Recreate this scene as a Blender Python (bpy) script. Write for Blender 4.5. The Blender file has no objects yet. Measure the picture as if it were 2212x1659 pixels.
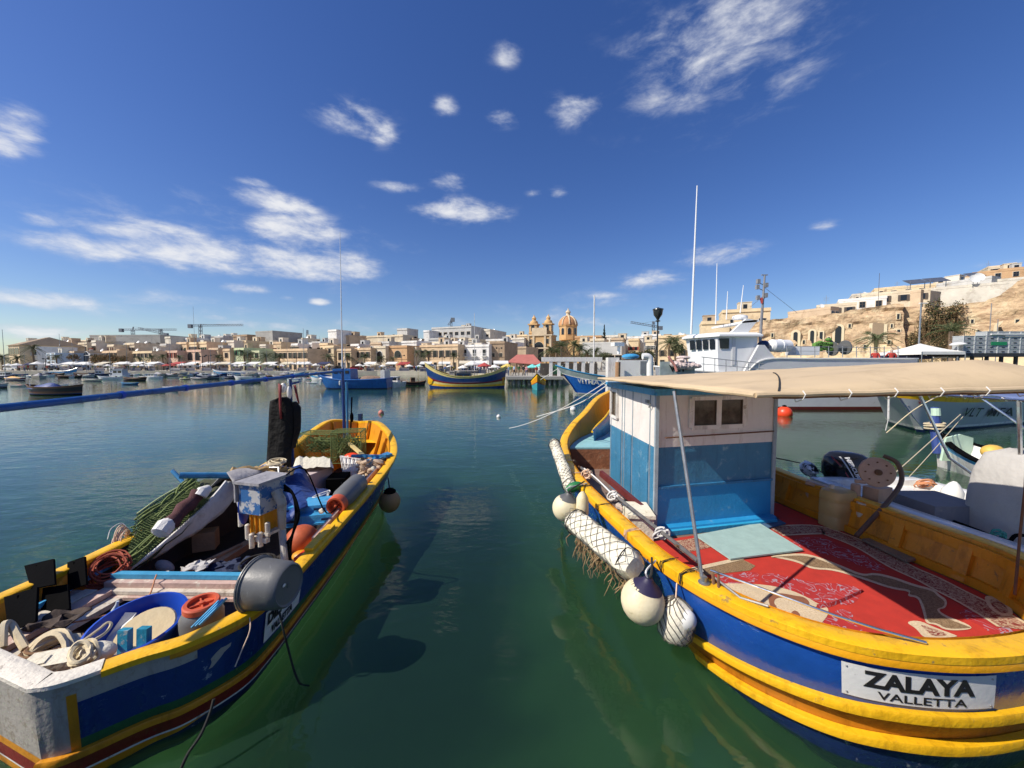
import bpy, bmesh, math, random
from mathutils import Vector, Matrix, Quaternion
R = math.radians
random.seed(7)
S = bpy.context.scene
C = S.collection
# ------------------------------------------------------------------ camera
F, CU, CV, CH = 800.0, 1106.0, 829.5, 3.0        # measuring units: photograph scaled to 2212 px wide
PITCH = math.atan(41.5 / F)
cam = bpy.data.cameras.new('camera')
camo = bpy.data.objects.new('camera', cam)
C.objects.link(camo)
camo.location = (0, 0, CH)
camo.rotation_euler = (math.pi / 2 - PITCH, 0, 0)
cam.sensor_width = 36
cam.lens = 36 * F / 2212
cam.clip_start = 0.05
cam.clip_end = 6000
S.camera = camo
# ------------------------------------------------------------------ sun, sky, exposure
SUN = Vector((-1.0, -0.36, 1.0)).normalized()
sl = bpy.data.lights.new('sun', 'SUN')
sl.energy = 5.0
sl.angle = R(0.5)
sl.color = (1.0, 0.93, 0.82)
so = bpy.data.objects.new('sun', sl)
C.objects.link(so)
so.rotation_euler = (-SUN).to_track_quat('-Z', 'Y').to_euler()
S.view_settings.view_transform = 'Standard'
S.view_settings.look = 'None'
S.view_settings.exposure = 0.18
S.view_settings.gamma = 1.0
S.view_settings.use_curve_mapping = False


def ray(u, v):
    a = (u - CU) / F
    b = -(v - CV) / F
    cp, sp = math.cos(PITCH), math.sin(PITCH)
    return Vector((a, cp + b * sp, -sp + b * cp))


def onZ(u, v, z):
    d = ray(u, v)
    t = (z - CH) / d.z
    return Vector((d.x * t, d.y * t, z))


def onY(u, v, y):
    d = ray(u, v)
    t = y / d.y
    return Vector((d.x * t, y, CH + d.z * t))


W = bpy.data.worlds.new('World')
S.world = W
W.use_nodes = True
wt = W.node_tree
wt.nodes.clear()


def N(t, kind, **kw):
    n = t.nodes.new(kind)
    for k, v in kw.items():
        if k in ('op',):
            n.operation = v
        elif k == 'i':
            for kk, vv in v.items():
                n.inputs[kk].default_value = vv
        else:
            setattr(n, k, v)
    return n


sky = N(wt, 'ShaderNodeTexSky', sky_type='NISHITA', sun_disc=False)
sky.sun_elevation = math.asin(SUN.z)
sky.sun_rotation = math.atan2(SUN.x, SUN.y) % (2 * math.pi)
sky.altitude = 0
sky.air_density = 1.0
sky.dust_density = 0.4
sky.ozone_density = 4.0
tc = N(wt, 'ShaderNodeTexCoord')
gam = N(wt, 'ShaderNodeGamma', i={'Gamma': .93})
wt.links.new(sky.outputs[0], gam.inputs['Color'])
hsv = N(wt, 'ShaderNodeHueSaturation', i={'Saturation': 1.27, 'Value': 1.18, 'Hue': 0.518})
wt.links.new(gam.outputs[0], hsv.inputs['Color'])
CLOUDS = [(40, 275, 70, 62, .95), (0, 300, 60, 60, .8), (765, 255, 95, 45, .72), (825, 285, 40, 38, .72), (965, 230, 38, 26, .7), (1085, 252, 42, 26, .62),
          (1240, 240, 78, 46, .62), (1095, 118, 40, 38, .62), (1560, 90, 250, 150, .62), (1480, 180, 160, 90, .5), (1700, 150, 110, 90, .45), (1420, 100, 110, 80, .5), (600, 440, 100, 34, 1.0),
          (640, 500, 120, 55, 1.0), (330, 505, 190, 38, .95), (200, 535, 150, 36, .9), (420, 550, 200, 45, 1.0), (660, 565, 190, 48, 1.0), (1000, 455, 105, 32, 1.0), (970, 390, 45, 24, .75),
          (850, 402, 62, 15, .62), (525, 622, 70, 14, .8), (690, 653, 30, 10, .9), (625, 645, 28, 8, .6), (80, 645, 160, 28, .95), (60, 715, 190, 22, .85), (1400, 605, 90, 24, .8),
          (1550, 552, 115, 28, .8), (1780, 487, 48, 16, .6), (1205, 417, 26, 16, .6), (1155, 418, 22, 10, .5), (560, 703, 110, 14, .75), (465, 686, 40, 9, .6), (550, 394, 55, 13, .62),
          (85, 478, 58, 18, .7), (1230, 690, 190, 22, .5), (1300, 638, 60, 12, .5), (2140, 570, 80, 16, .35), (300, 715, 120, 12, .6), (330, 660, 420, 50, .34), (800, 700, 420, 30, .36), (1250, 660, 260, 40, .3), (560, 520, 360, 110, .36), (1560, 100, 330, 210, .36)]
prev = None
for (u, v, a, b, st) in CLOUDS:
    d = ray(u, v).normalized()
    d1 = (ray(u + a, v).normalized() - d).length
    d2 = (ray(u, v + b).normalized() - d).length
    az = math.atan2(d.x, d.y)
    el = math.asin(d.z)
    mp = N(wt, 'ShaderNodeMapping', vector_type='TEXTURE')
    mp.inputs['Location'].default_value = d
    mp.inputs['Rotation'].default_value = (el, 0, -az)
    mp.inputs['Scale'].default_value = (d1, max(d1, d2), d2)
    wt.links.new(tc.outputs['Generated'], mp.inputs['Vector'])
    ln = N(wt, 'ShaderNodeVectorMath', op='LENGTH')
    wt.links.new(mp.outputs[0], ln.inputs[0])
    mr = N(wt, 'ShaderNodeMapRange', interpolation_type='SMOOTHSTEP')
    mr.inputs['From Min'].default_value = 1.45
    mr.inputs['From Max'].default_value = 0.1
    mr.inputs['To Max'].default_value = st
    wt.links.new(ln.outputs['Value'], mr.inputs['Value'])
    if prev is None:
        prev = mr.outputs[0]
    else:
        mx = N(wt, 'ShaderNodeMath', op='MAXIMUM')
        wt.links.new(prev, mx.inputs[0])
        wt.links.new(mr.outputs[0], mx.inputs[1])
        prev = mx.outputs[0]
# scattered clouds for the half of the sky behind the camera, where the photograph does not look
mpb = N(wt, 'ShaderNodeMapping', i={'Scale': (2.2, 2.2, 6.0)})
wt.links.new(tc.outputs['Generated'], mpb.inputs[0])
nb = N(wt, 'ShaderNodeTexNoise', i={'Scale': 1.4, 'Detail': 2.0})
wt.links.new(mpb.outputs[0], nb.inputs['Vector'])
mrb = N(wt, 'ShaderNodeMapRange', i={'From Min': .55, 'From Max': .75, 'To Max': .7})
wt.links.new(nb.outputs['Fac'], mrb.inputs['Value'])
sepd = N(wt, 'ShaderNodeSeparateXYZ')
wt.links.new(tc.outputs['Generated'], sepd.inputs[0])
mrc = N(wt, 'ShaderNodeMapRange', i={'From Min': .35, 'From Max': .1})
wt.links.new(sepd.outputs['Y'], mrc.inputs['Value'])
mub = N(wt, 'ShaderNodeMath', op='MULTIPLY')
wt.links.new(mrb.outputs[0], mub.inputs[0])
wt.links.new(mrc.outputs[0], mub.inputs[1])
mxb = N(wt, 'ShaderNodeMath', op='MAXIMUM')
wt.links.new(prev, mxb.inputs[0])
wt.links.new(mub.outputs[0], mxb.inputs[1])
mpn = N(wt, 'ShaderNodeMapping', i={'Scale': (1, 1, 2.6), 'Rotation': (0, R(12), 0)})
wt.links.new(tc.outputs['Generated'], mpn.inputs[0])
nz = N(wt, 'ShaderNodeTexNoise', i={'Scale': 11.0, 'Detail': 10.0, 'Roughness': .62, 'Distortion': .2})
wt.links.new(mpn.outputs[0], nz.inputs['Vector'])
m1 = N(wt, 'ShaderNodeMath', op='MULTIPLY_ADD', i={1: 3.2, 2: -1.62})
wt.links.new(nz.outputs['Fac'], m1.inputs[0])
m2 = N(wt, 'ShaderNodeMath', op='MULTIPLY_ADD', i={1: 1.3, 2: -.45})
wt.links.new(mxb.outputs[0], m2.inputs[0])
m3 = N(wt, 'ShaderNodeMath', op='ADD')
wt.links.new(m1.outputs[0], m3.inputs[0])
wt.links.new(m2.outputs[0], m3.inputs[1])
den = N(wt, 'ShaderNodeMapRange', interpolation_type='SMOOTHSTEP', i={'From Min': -.35, 'From Max': 1.2, 'To Max': .93})
wt.links.new(m3.outputs[0], den.inputs['Value'])
gate = N(wt, 'ShaderNodeMapRange', i={'From Min': 0.0, 'From Max': .55})
wt.links.new(mxb.outputs[0], gate.inputs['Value'])
dg = N(wt, 'ShaderNodeMath', op='MULTIPLY')
wt.links.new(den.outputs[0], dg.inputs[0])
wt.links.new(gate.outputs[0], dg.inputs[1])
ccol = N(wt, 'ShaderNodeMix', data_type='RGBA')
ccol.inputs[6].default_value = (4.6, 5.2, 6.6, 1)
ccol.inputs[7].default_value = (8.0, 8.0, 8.1, 1)
wt.links.new(den.outputs[0], ccol.inputs[0])
mixc = N(wt, 'ShaderNodeMix', data_type='RGBA')
wt.links.new(dg.outputs[0], mixc.inputs[0])
wt.links.new(hsv.outputs[0], mixc.inputs[6])
wt.links.new(ccol.outputs[2], mixc.inputs[7])
bg = N(wt, 'ShaderNodeBackground', i={'Strength': 0.1})
wt.links.new(mixc.outputs[2], bg.inputs['Color'])
wo = N(wt, 'ShaderNodeOutputWorld')
wt.links.new(bg.outputs[0], wo.inputs['Surface'])
# ------------------------------------------------------------------ materials
MATS = {}


def M(name, col=(.5, .5, .5), rough=.55, var=.14, scale=3.0, bump=.15, bs=40.0, metal=0.0, wear=None, spec=None, alpha=None, dirt=None):
    if name in MATS:
        return MATS[name]
    m = bpy.data.materials.new(name)
    MATS[name] = m
    m.use_nodes = True
    t = m.node_tree
    b = t.nodes['Principled BSDF']
    b.inputs['Roughness'].default_value = rough
    b.inputs['Metallic'].default_value = metal
    if spec is not None:
        b.inputs['Specular IOR Level'].default_value = spec
    c = N(t, 'ShaderNodeTexCoord')
    n1 = N(t, 'ShaderNodeTexNoise', i={'Scale': scale, 'Detail': 7.0, 'Roughness': .62})
    t.links.new(c.outputs['Object'], n1.inputs['Vector'])
    mr = N(t, 'ShaderNodeMapRange', i={'From Min': .25, 'From Max': .75, 'To Min': 1 - var, 'To Max': 1 + var})
    t.links.new(n1.outputs['Fac'], mr.inputs['Value'])
    mu = N(t, 'ShaderNodeMix', data_type='RGBA', blend_type='MULTIPLY', i={0: 1.0})
    mu.inputs[6].default_value = (*col, 1)
    t.links.new(mr.outputs[0], mu.inputs[7])
    out = mu.outputs[2]
    for (wc, amt, ws, sharp, *st) in ([wear] if wear else []) + ([dirt] if dirt else []):
        n2 = N(t, 'ShaderNodeTexNoise', i={'Scale': ws, 'Detail': 9.0, 'Roughness': .7, 'Distortion': .3})
        if st:
            sm = N(t, 'ShaderNodeMapping', i={'Scale': (1, 1, st[0])})
            t.links.new(c.outputs['Object'], sm.inputs[0])
            t.links.new(sm.outputs[0], n2.inputs['Vector'])
        else:
            t.links.new(c.outputs['Object'], n2.inputs['Vector'])
        th = N(t, 'ShaderNodeMapRange', i={'From Min': 1 - amt, 'From Max': 1 - amt + sharp})
        t.links.new(n2.outputs['Fac'], th.inputs['Value'])
        mw = N(t, 'ShaderNodeMix', data_type='RGBA')
        t.links.new(th.outputs[0], mw.inputs[0])
        t.links.new(out, mw.inputs[6])
        mw.inputs[7].default_value = (*wc, 1)
        out = mw.outputs[2]
    t.links.new(out, b.inputs['Base Color'])
    rr = N(t, 'ShaderNodeMapRange', i={'From Min': .3, 'From Max': .7, 'To Min': max(0, rough - .1), 'To Max': min(1, rough + .12)})
    t.links.new(n1.outputs['Fac'], rr.inputs['Value'])
    t.links.new(rr.outputs[0], b.inputs['Roughness'])
    if bump:
        n3 = N(t, 'ShaderNodeTexNoise', i={'Scale': bs, 'Detail': 5.0})
        t.links.new(c.outputs['Object'], n3.inputs['Vector'])
        bp = N(t, 'ShaderNodeBump', i={'Strength': bump, 'Distance': .6 / bs})
        t.links.new(n3.outputs['Fac'], bp.inputs['Height'])
        t.links.new(bp.outputs[0], b.inputs['Normal'])
    return m


def paint(name, col, worn=(.45, .42, .36), amt=.36,  rough=.4, var=.1, ws=6.0, bump=.25):
    return M(name, col, rough=rough, var=var, scale=2.2, bump=bump, bs=26, wear=(worn, amt + .035, ws * 1.6, .05), dirt=((col[0] * .5, col[1] * .46, col[2] * .44), .49, 7, .22, .16))


YEL = paint('yellow_boat_paint', (.86, .47, .012), (.4, .25, .08), .34)
ORA = paint('ochre_boat_paint', (.66, .27, .012), (.3, .14, .03), .34)
BLU = paint('blue_boat_paint', (.008, .036, .17), (.25, .3, .4), .33, rough=.3)
NAV = paint('navy_boat_paint', (.008, .022, .085), (.2, .22, .25), .33, rough=.35)
LBL = paint('light_blue_paint', (.06, .34, .62), (.3, .4, .45), .34)
MBL = paint('mid_blue_paint', (.035, .19, .38), (.3, .36, .38), .33)
GRN = paint('green_boat_paint', (.02, .12, .04), (.2, .2, .1), .34)
RED = paint('red_boat_paint', (.22, .018, .012), (.15, .08, .05), .34)
WHT = paint('white_boat_paint', (.78, .75, .70), (.45, .38, .3), .36)
CRM = paint('cream_paint', (.62, .56, .46), (.4, .34, .25), .38)
GRYW = paint('grey_white_paint', (.40, .37, .32), (.32, .28, .22), .42, rough=.6)
WOOD = M('bare_wood', (.36, .2, .1), .7, .3, 6, .3, 30)
PINKW = M('pink_worn_planks', (.52, .35, .29), .7, .2, 5, .3, 30, wear=((.7, .62, .5), .45, 7, .1))
BLK = M('black_rubber', (.004, .004, .0045), .95, .3, 8, .3, 40, spec=.04)
BLKP = M('black_gloss', (.01, .01, .011), .15, .2, 3, 0)
GRYP = M('grey_plastic', (.13, .13, .125), .42, .12, 5, .15, 60, wear=((.3, .3, .29), .36, 9, .1))
STEEL = M('galvanised_steel', (.33, .34, .35), .45, .2, 12, .1, 60, metal=.75)
CHROME = M('bright_tube', (.7, .7, .7), .2, .08, 6, 0, metal=.95)
RUST = M('rusty_iron', (.16, .075, .035), .85, .35, 14, .4, 60)
FOAM = M('old_foam', (.74, .69, .55), .85, .1, 5, .5, 25, wear=((.5, .42, .28), .42, 6, .12))
BUOYW = M('cream_buoy', (.74, .65, .43), .55, .12, 3, .15, 40, wear=((.42, .36, .2), .41, 7, .12), dirt=((.6, .46, .2), .5, 2.5, .25))
BUOYO = M('orange_buoy', (.75, .06, .015), .4, .1, 3, .05)
BUOYB = M('brown_buoy', (.36, .2, .07), .6, .25, 6, .1)
ROPEC = M('cream_rope', (.62, .52, .34), .9, .2, 30, .5, 120)
ROPEO = M('orange_rope', (.62, .27, .13), .85, .2, 30, .4, 120)
ROPER = M('red_rope', (.38, .08, .04), .85, .25, 30, .4, 120)
ROPEP = M('pale_rope', (.7, .5, .36), .85, .2, 30, .4, 120)
ROPEW = M('white_rope', (.72, .7, .66), .85, .12, 30, .4, 120)
ROPEK = M('black_rope', (.025, .023, .02), .9, .2, 30, .3, 120)
NETG = M('green_net', (.13, .17, .05), .9, .25, 10, .4, 60)
NETM = M('maroon_net', (.085, .03, .03), .95, .35, 20, .8, 60)
TUBB = M('blue_tub_plastic', (.015, .07, .45), .35, .1, 3, .05)
LIDR = M('orange_lid_plastic', (.55, .1, .04), .45, .12, 4, .05)
TARPB = M('blue_tarpaulin', (.018, .05, .2), .5, .2, 4, .5, 9)
TARPG = M('grey_tarpaulin', (.3, .29, .3), .7, .2, 4, .4, 10)
TARPW = M('white_tarpaulin', (.68, .66, .62), .65, .12, 4, .4, 9, dirt=((.35, .32, .28), .45, 3, .2))
CANV = M('tan_canvas', (.58, .44, .27), .85, .07, 2, .35, 90, dirt=((.44, .33, .2), .5, 2.2, .25))
OIL = M('dark_oilskin', (.011, .01, .009), .75, .3, 4, .7, 7, spec=.2)
WHITEP = M('white_gelcoat', (.78, .77, .73), .25, .05, 2, 0, dirt=((.6, .56, .48), .44, 3, .25))
GLASS = M('dark_window_glass', (.012, .014, .018), .08, .2, 2, 0)
ROOFG = M('roof_grey', (.3, .29, .27), .8, .2, 1)
CONC = M('concrete', (.36, .34, .3), .85, .15, .6, .2, 8)
ALU = M('alloy', (.5, .51, .52), .35, .1, 5, 0, metal=.6)


# ------------------------------------------------------------------ mesh builder and scene tree
class MB:
    def __init__(s):
        s.v = []
        s.f = []
        s.m = []

    def add(s, vs, fs, mi=0):
        k = len(s.v)
        s.v += [Vector(p) for p in vs]
        s.f += [tuple(i + k for i in f) for f in fs]
        s.m += [mi] * len(fs)
        return s

    def box(s, c, d, mi=0, rz=0.0, rot=None, taper=1.0):
        m = rot if rot is not None else Matrix.Rotation(rz, 3, 'Z')
        vs = []
        for z in (-.5, .5):
            k = taper if z > 0 else 1.0
            for x, y in ((-.5, -.5), (.5, -.5), (.5, .5), (-.5, .5)):
                vs.append(Vector(c) + m @ Vector((x * d[0] * k, y * d[1] * k, z * d[2])))
        return s.add(vs, [(0, 3, 2, 1), (4, 5, 6, 7), (0, 1, 5, 4), (1, 2, 6, 5), (2, 3, 7, 6), (3, 0, 4, 7)], mi)

    def beam(s, p, q, w, h, mi=0, up=(0, 0, 1)):
        p, q = Vector(p), Vector(q)
        d = (q - p).normalized()
        u = Vector(up)
        if abs(d.dot(u)) > .98:
            u = Vector((0, 1, 0))
        x = d.cross(u).normalized()
        y = x.cross(d).normalized()
        vs = [e + x * a * w / 2 + y * b * h / 2 for e in (p, q) for a, b in ((-1, -1), (1, -1), (1, 1), (-1, 1))]
        return s.add(vs, [(0, 1, 2, 3), (7, 6, 5, 4), (0, 4, 5, 1), (1, 5, 6, 2), (2, 6, 7, 3), (3, 7, 4, 0)], mi)

    def tube(s, pts, r, mi=0, n=8, closed=False, flat=1.0):
        pts = [Vector(p) for p in pts]
        L = len(pts)
        rs = r if isinstance(r, (list, tuple)) else [r] * L
        nx = None
        rings = []
        for i in range(L):
            a = pts[(i - 1) % L] if (closed or i) else pts[0]
            b = pts[(i + 1) % L] if (closed or i < L - 1) else pts[-1]
            d = (b - a)
            if d.length < 1e-9:
                d = Vector((0, 0, 1))
            d.normalize()
            if nx is None:
                nx = d.orthogonal().normalized()
            nx = (nx - d * nx.dot(d))
            if nx.length < 1e-6:
                nx = d.orthogonal()
            nx.normalize()
            ny = d.cross(nx)
            rings.append([pts[i] + (nx * math.cos(2 * math.pi * k / n) + ny * flat * math.sin(2 * math.pi * k / n)) * rs[i] for k in range(n)])
        s.rings(rings, mi, closed)
        return s

    def rings(s, rings, mi=0, closed=False, caps=True):
        n = len(rings[0])
        vs = [p for r in rings for p in r]
        fs = []
        L = len(rings)
        for i in range(L if closed else L - 1):
            j = (i + 1) % L
            for k in range(n):
                l = (k + 1) % n
                fs.append((i * n + k, i * n + l, j * n + l, j * n + k))
        if not closed and caps:
            fs.append(tuple(range(n))[::-1])
            fs.append(tuple((L - 1) * n + k for k in range(n)))
        return s.add(vs, fs, mi)

    def lathe(s, prof, c, ax=(0, 0, 1), mi=0, n=20):
        ax = Vector(ax).normalized()
        x = ax.orthogonal().normalized()
        y = ax.cross(x)
        c = Vector(c)
        return s.rings([[c + ax * h + (x * math.cos(2 * math.pi * k / n) + y * math.sin(2 * math.pi * k / n)) * max(r, .0005) for k in range(n)] for r, h in prof], mi)

    def ball(s, c, r, mi=0, n=16, m=10, rot=None):
        r = r if isinstance(r, (tuple, list)) else (r, r, r)
        rot = rot or Matrix.Identity(3)
        rg = []
        for i in range(1, m):
            a = math.pi * i / m
            rg.append([Vector(c) + rot @ Vector((r[0] * math.sin(a) * math.cos(2 * math.pi * k / n), r[1] * math.sin(a) * math.sin(2 * math.pi * k / n), r[2] * math.cos(a))) for k in range(n)])
        return s.rings(rg, mi)

    def grid(s, rows, mi=0, mf=None, closed=False):
        n = len(rows[0])
        k0 = len(s.v)
        s.v += [Vector(p) for r in rows for p in r]
        for i in range(len(rows) - 1):
            for k in range(n if closed else n - 1):
                l = (k + 1) % n
                s.f.append((k0 + i * n + k, k0 + i * n + l, k0 + (i + 1) * n + l, k0 + (i + 1) * n + k))
                s.m.append(mf(i, k) if mf else mi)
        return s

    def prism(s, poly, ext, mi=0, side=None):
        n = len(poly)
        e = Vector(ext)
        vs = [Vector(p) for p in poly] + [Vector(p) + e for p in poly]
        s.add(vs, [tuple(range(n))[::-1], tuple(range(n, 2 * n))], mi)
        k = len(s.v) - 2 * n
        for i in range(n):
            j = (i + 1) % n
            s.f.append((k + i, k + j, k + n + j, k + n + i))
            s.m.append(mi if side is None else side)
        return s

    def mesh(s, name, mats, smooth=35):
        me = bpy.data.meshes.new(name)
        me.from_pydata(s.v, [], s.f)
        for m in (mats if isinstance(mats, (list, tuple)) else [mats]):
            me.materials.append(m)
        me.polygons.foreach_set('material_index', s.m)
        if smooth:
            me.polygons.foreach_set('use_smooth', [True] * len(s.f))
            me.update()
            me.set_sharp_from_angle(angle=R(smooth))
        me.update()
        return me

    def build(s, name, mats, parent=None, smooth=35):
        return put(name, s.mesh(name, mats, smooth), parent)


def put(name, me, parent=None, loc=None, rot=None, scale=None):
    o = bpy.data.objects.new(name, me)
    C.objects.link(o)
    if parent is not None:
        o.parent = parent
        o.matrix_parent_inverse = PINV.get(parent.name, Matrix.Identity(4))
    if loc is not None:
        o.location = loc
    if rot is not None:
        o.rotation_euler = rot
    if scale is not None:
        o.scale = scale
    return o


PINV = {}


def thing(name, label, cat, loc=(0, 0, 0), group=None):
    o = bpy.data.objects.new(name, None)
    C.objects.link(o)
    o.location = loc
    o.empty_display_size = .2
    PINV[o.name] = Matrix.Translation(-Vector(loc))
    return tag(o, label, cat, group)


def tag(o, label, cat, group=None):
    o['label'] = label
    o['category'] = cat
    if group:
        o['group'] = group
    return o


def struct(o, kind='structure'):
    o['kind'] = kind
    return o


def copy_tree(o, loc=None, rz=None, label=None, scale=None, swap=None):
    def rec(a, par):
        c = a.copy()
        C.objects.link(c)
        c.parent = par
        c.matrix_parent_inverse = a.matrix_parent_inverse.copy()
        for ch in list(a.children):
            rec(ch, c)
        return c
    c = rec(o, None)
    if loc is not None:
        c.location = loc
    if rz is not None:
        c.rotation_euler = (0, 0, rz)
    if scale is not None:
        c.scale = scale if isinstance(scale, (tuple, list)) else (scale,) * 3
    if label:
        c['label'] = label
    return c


def crom(pts, n, closed=False):
    pts = [Vector(p) for p in pts]
    L = len(pts)
    out = []
    segs = L if closed else L - 1
    for i in range(segs):
        p1, p2 = pts[i], pts[(i + 1) % L]
        p0 = pts[(i - 1) % L] if (closed or i) else p1 * 2 - p2
        p3 = pts[(i + 2) % L] if (closed or i + 2 < L) else p2 * 2 - p1
        for k in range(n):
            t = k / n
            out.append(.5 * ((2 * p1) + (p2 - p0) * t + (2 * p0 - 5 * p1 + 4 * p2 - p3) * t * t + (3 * p1 - p0 - 3 * p2 + p3) * t ** 3))
    if not closed:
        out.append(pts[-1].copy())
    return out


def V(*a):
    return Vector(a)


def rnd(a, b):
    return random.uniform(a, b)
# ------------------------------------------------------------------ water
wm = bpy.data.materials.new('harbour_water')
wm.use_nodes = True
t = wm.node_tree
b = t.nodes['Principled BSDF']
b2 = N(t, 'ShaderNodeBsdfPrincipled')
for q in (b, b2):
    q.inputs['Roughness'].default_value = .035
    q.inputs['IOR'].default_value = 1.333
b2.inputs['Transmission Weight'].default_value = 1
b2.inputs['Base Color'].default_value = (.72, .95, .8, 1)
mxs = N(t, 'ShaderNodeMixShader', i={0: .58})
t.links.new(b.outputs[0], mxs.inputs[1])
t.links.new(b2.outputs[0], mxs.inputs[2])
t.links.new(mxs.outputs[0], t.nodes['Material Output'].inputs['Surface'])
geo = N(t, 'ShaderNodeNewGeometry')
nwc = N(t, 'ShaderNodeTexNoise', i={'Scale': .09, 'Detail': 3.0})
t.links.new(geo.outputs['Position'], nwc.inputs['Vector'])
cr = N(t, 'ShaderNodeMix', data_type='RGBA')
cr.inputs[6].default_value = (.013, .036, .025, 1)
cr.inputs[7].default_value = (.019, .047, .034, 1)
t.links.new(nwc.outputs['Fac'], cr.inputs[0])
t.links.new(cr.outputs[2], b.inputs['Base Color'])
last = None
for (sx, sy, rot, st, dist) in ((.9, 1.7, 8, .16, .10), (2.3, 4.6, -14, .22, .04), (6.0, 11.0, 22, .16, .014)):
    mp = N(t, 'ShaderNodeMapping', i={'Scale': (sx, sy, 1), 'Rotation': (0, 0, R(rot))})
    t.links.new(geo.outputs['Position'], mp.inputs[0])
    nn = N(t, 'ShaderNodeTexNoise', i={'Scale': 1.0, 'Detail': 2.5, 'Roughness': .5, 'Distortion': .4})
    t.links.new(mp.outputs[0], nn.inputs['Vector'])
    # calmer and livelier patches of surface
    np_ = N(t, 'ShaderNodeTexNoise', i={'Scale': .11, 'Detail': 2.0})
    t.links.new(geo.outputs['Position'], np_.inputs['Vector'])
    mrp = N(t, 'ShaderNodeMapRange', i={'From Min': .35, 'From Max': .65, 'To Min': st * .55, 'To Max': st * 1.35})
    t.links.new(np_.outputs['Fac'], mrp.inputs['Value'])
    bp = N(t, 'ShaderNodeBump', i={'Distance': dist * .85})
    t.links.new(mrp.outputs[0], bp.inputs['Strength'])
    t.links.new(nn.outputs['Fac'], bp.inputs['Height'])
    if last:
        t.links.new(last, bp.inputs['Normal'])
    last = bp.outputs[0]
t.links.new(last, b.inputs['Normal'])
t.links.new(last, b2.inputs['Normal'])
mb = MB()
mb.add([(-2500, -600, 0), (2500, -600, 0), (2500, 3000, 0), (-2500, 3000, 0)], [(0, 1, 2, 3)])
struct(mb.build('water', wm))
mb = MB()
mb.add([(-2500, -600, -2.2), (2500, -600, -2.2), (2500, 3000, -2.2), (-2500, 3000, -2.2)], [(0, 1, 2, 3)])
struct(mb.build('water_body', M('green_seabed', (.075, .2, .06), .95, .3, .35, 0)))  # added sheet standing in for green light scattered inside the water
# ------------------------------------------------------------------ land
LIME = M('limestone_paving', (.42, .38, .3), .85, .2, .4, .2, 6)
EARTH = M('dry_hillside', (.26, .22, .13), .95, .35, .05, .3, 1.5, wear=((.09, .1, .04), .5, .09, .1))
edge = [(-420, 108), (-40, 110), (-12, 100), (-4, 76), (-1, 60), (9, 57), (16, 53), (22, 45), (40, 44), (160, 42)]
mb = MB()
mb.prism([V(x, y, -.6) for x, y in edge] + [V(160, 420, -.6), V(-420, 420, -.6)], (0, 0, 1.75))
struct(mb.build('quay', LIME, smooth=0))
mb = MB()
mb.prism([V(-40, -30, -.6), V(40, -30, -.6), V(40, -.6, -.6), V(-40, -.6, -.6)], (0, 0, 1.95))
struct(mb.build('quay_near', LIME, smooth=0))


def ground_z(x, y):
    a = max(0, min(1, (y - 146) / 90.0))
    return 1.15 + 7.5 * a * a * (3 - 2 * a) * (1 + .25 * math.sin(x * .02)) + max(0, (y - 240)) * .012


mb = MB()
rows = []
for j in range(24):
    y = 143 + j * 14 + j * j * .5
    rows.append([V(x, y, ground_z(x, y) + (.02 if j else -.2)) for x in range(-420, 421, 20)])
mb.grid(rows)
struct(mb.build('hillside', EARTH))
mb = MB()
for k, (cx, cy, hx, hz) in enumerate([(250, 520, 190, 22), (120, 560, 120, 17), (-330, 620, 260, 12), (420, 500, 160, 30)]):
    mb.grid([[V(cx + hx * math.cos(a) * r, cy + 90 * math.sin(a) * r, 2 + hz * (1 - r * r) + 1.2 * math.sin(a * 7 + r * 9)) for a in [2 * math.pi * i / 28 for i in range(28)]] for r in (.02, .25, .5, .75, 1.0)], closed=True)
struct(mb.build('hills', M('far_hill_scrub', (.3, .29, .24), .95, .2, .03, 0)))

# ------------------------------------------------------------------ houses of the waterfront
STONE = {}


def stone(col):
    k = '%.2f_%.2f_%.2f' % col
    return M('limestone_wall_' + k, col, .85, .2, .35, .15, 3, dirt=((col[0] * .6, col[1] * .55, col[2] * .5), .47, .5, .2))


COL = dict(ochre=(.66, .49, .31), yell=(.72, .57, .36), cream=(.68, .58, .42), pale=(.7, .64, .53), pink=(.62, .42, .31), tan=(.56, .43, .29), brown=(.36, .26, .17),
           white=(.76, .74, .7), grey=(.37, .36, .33), lgrey=(.52, .51, .48), green=(.58, .62, .38), lblue=(.5, .6, .68), orange=(.58, .36, .19), rock=(.5, .34, .19))
FRAME = {k: M('frame_' + k, c, .6, .1, 2, 0) for k, c in dict(stone=(.62, .52, .38), white=(.76, .75, .72), dark=(.09, .07, .055), green=(.05, .18, .09), blue=(.06, .2, .4), red=(.3, .05, .03)).items()}
WMESH = {}


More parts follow.
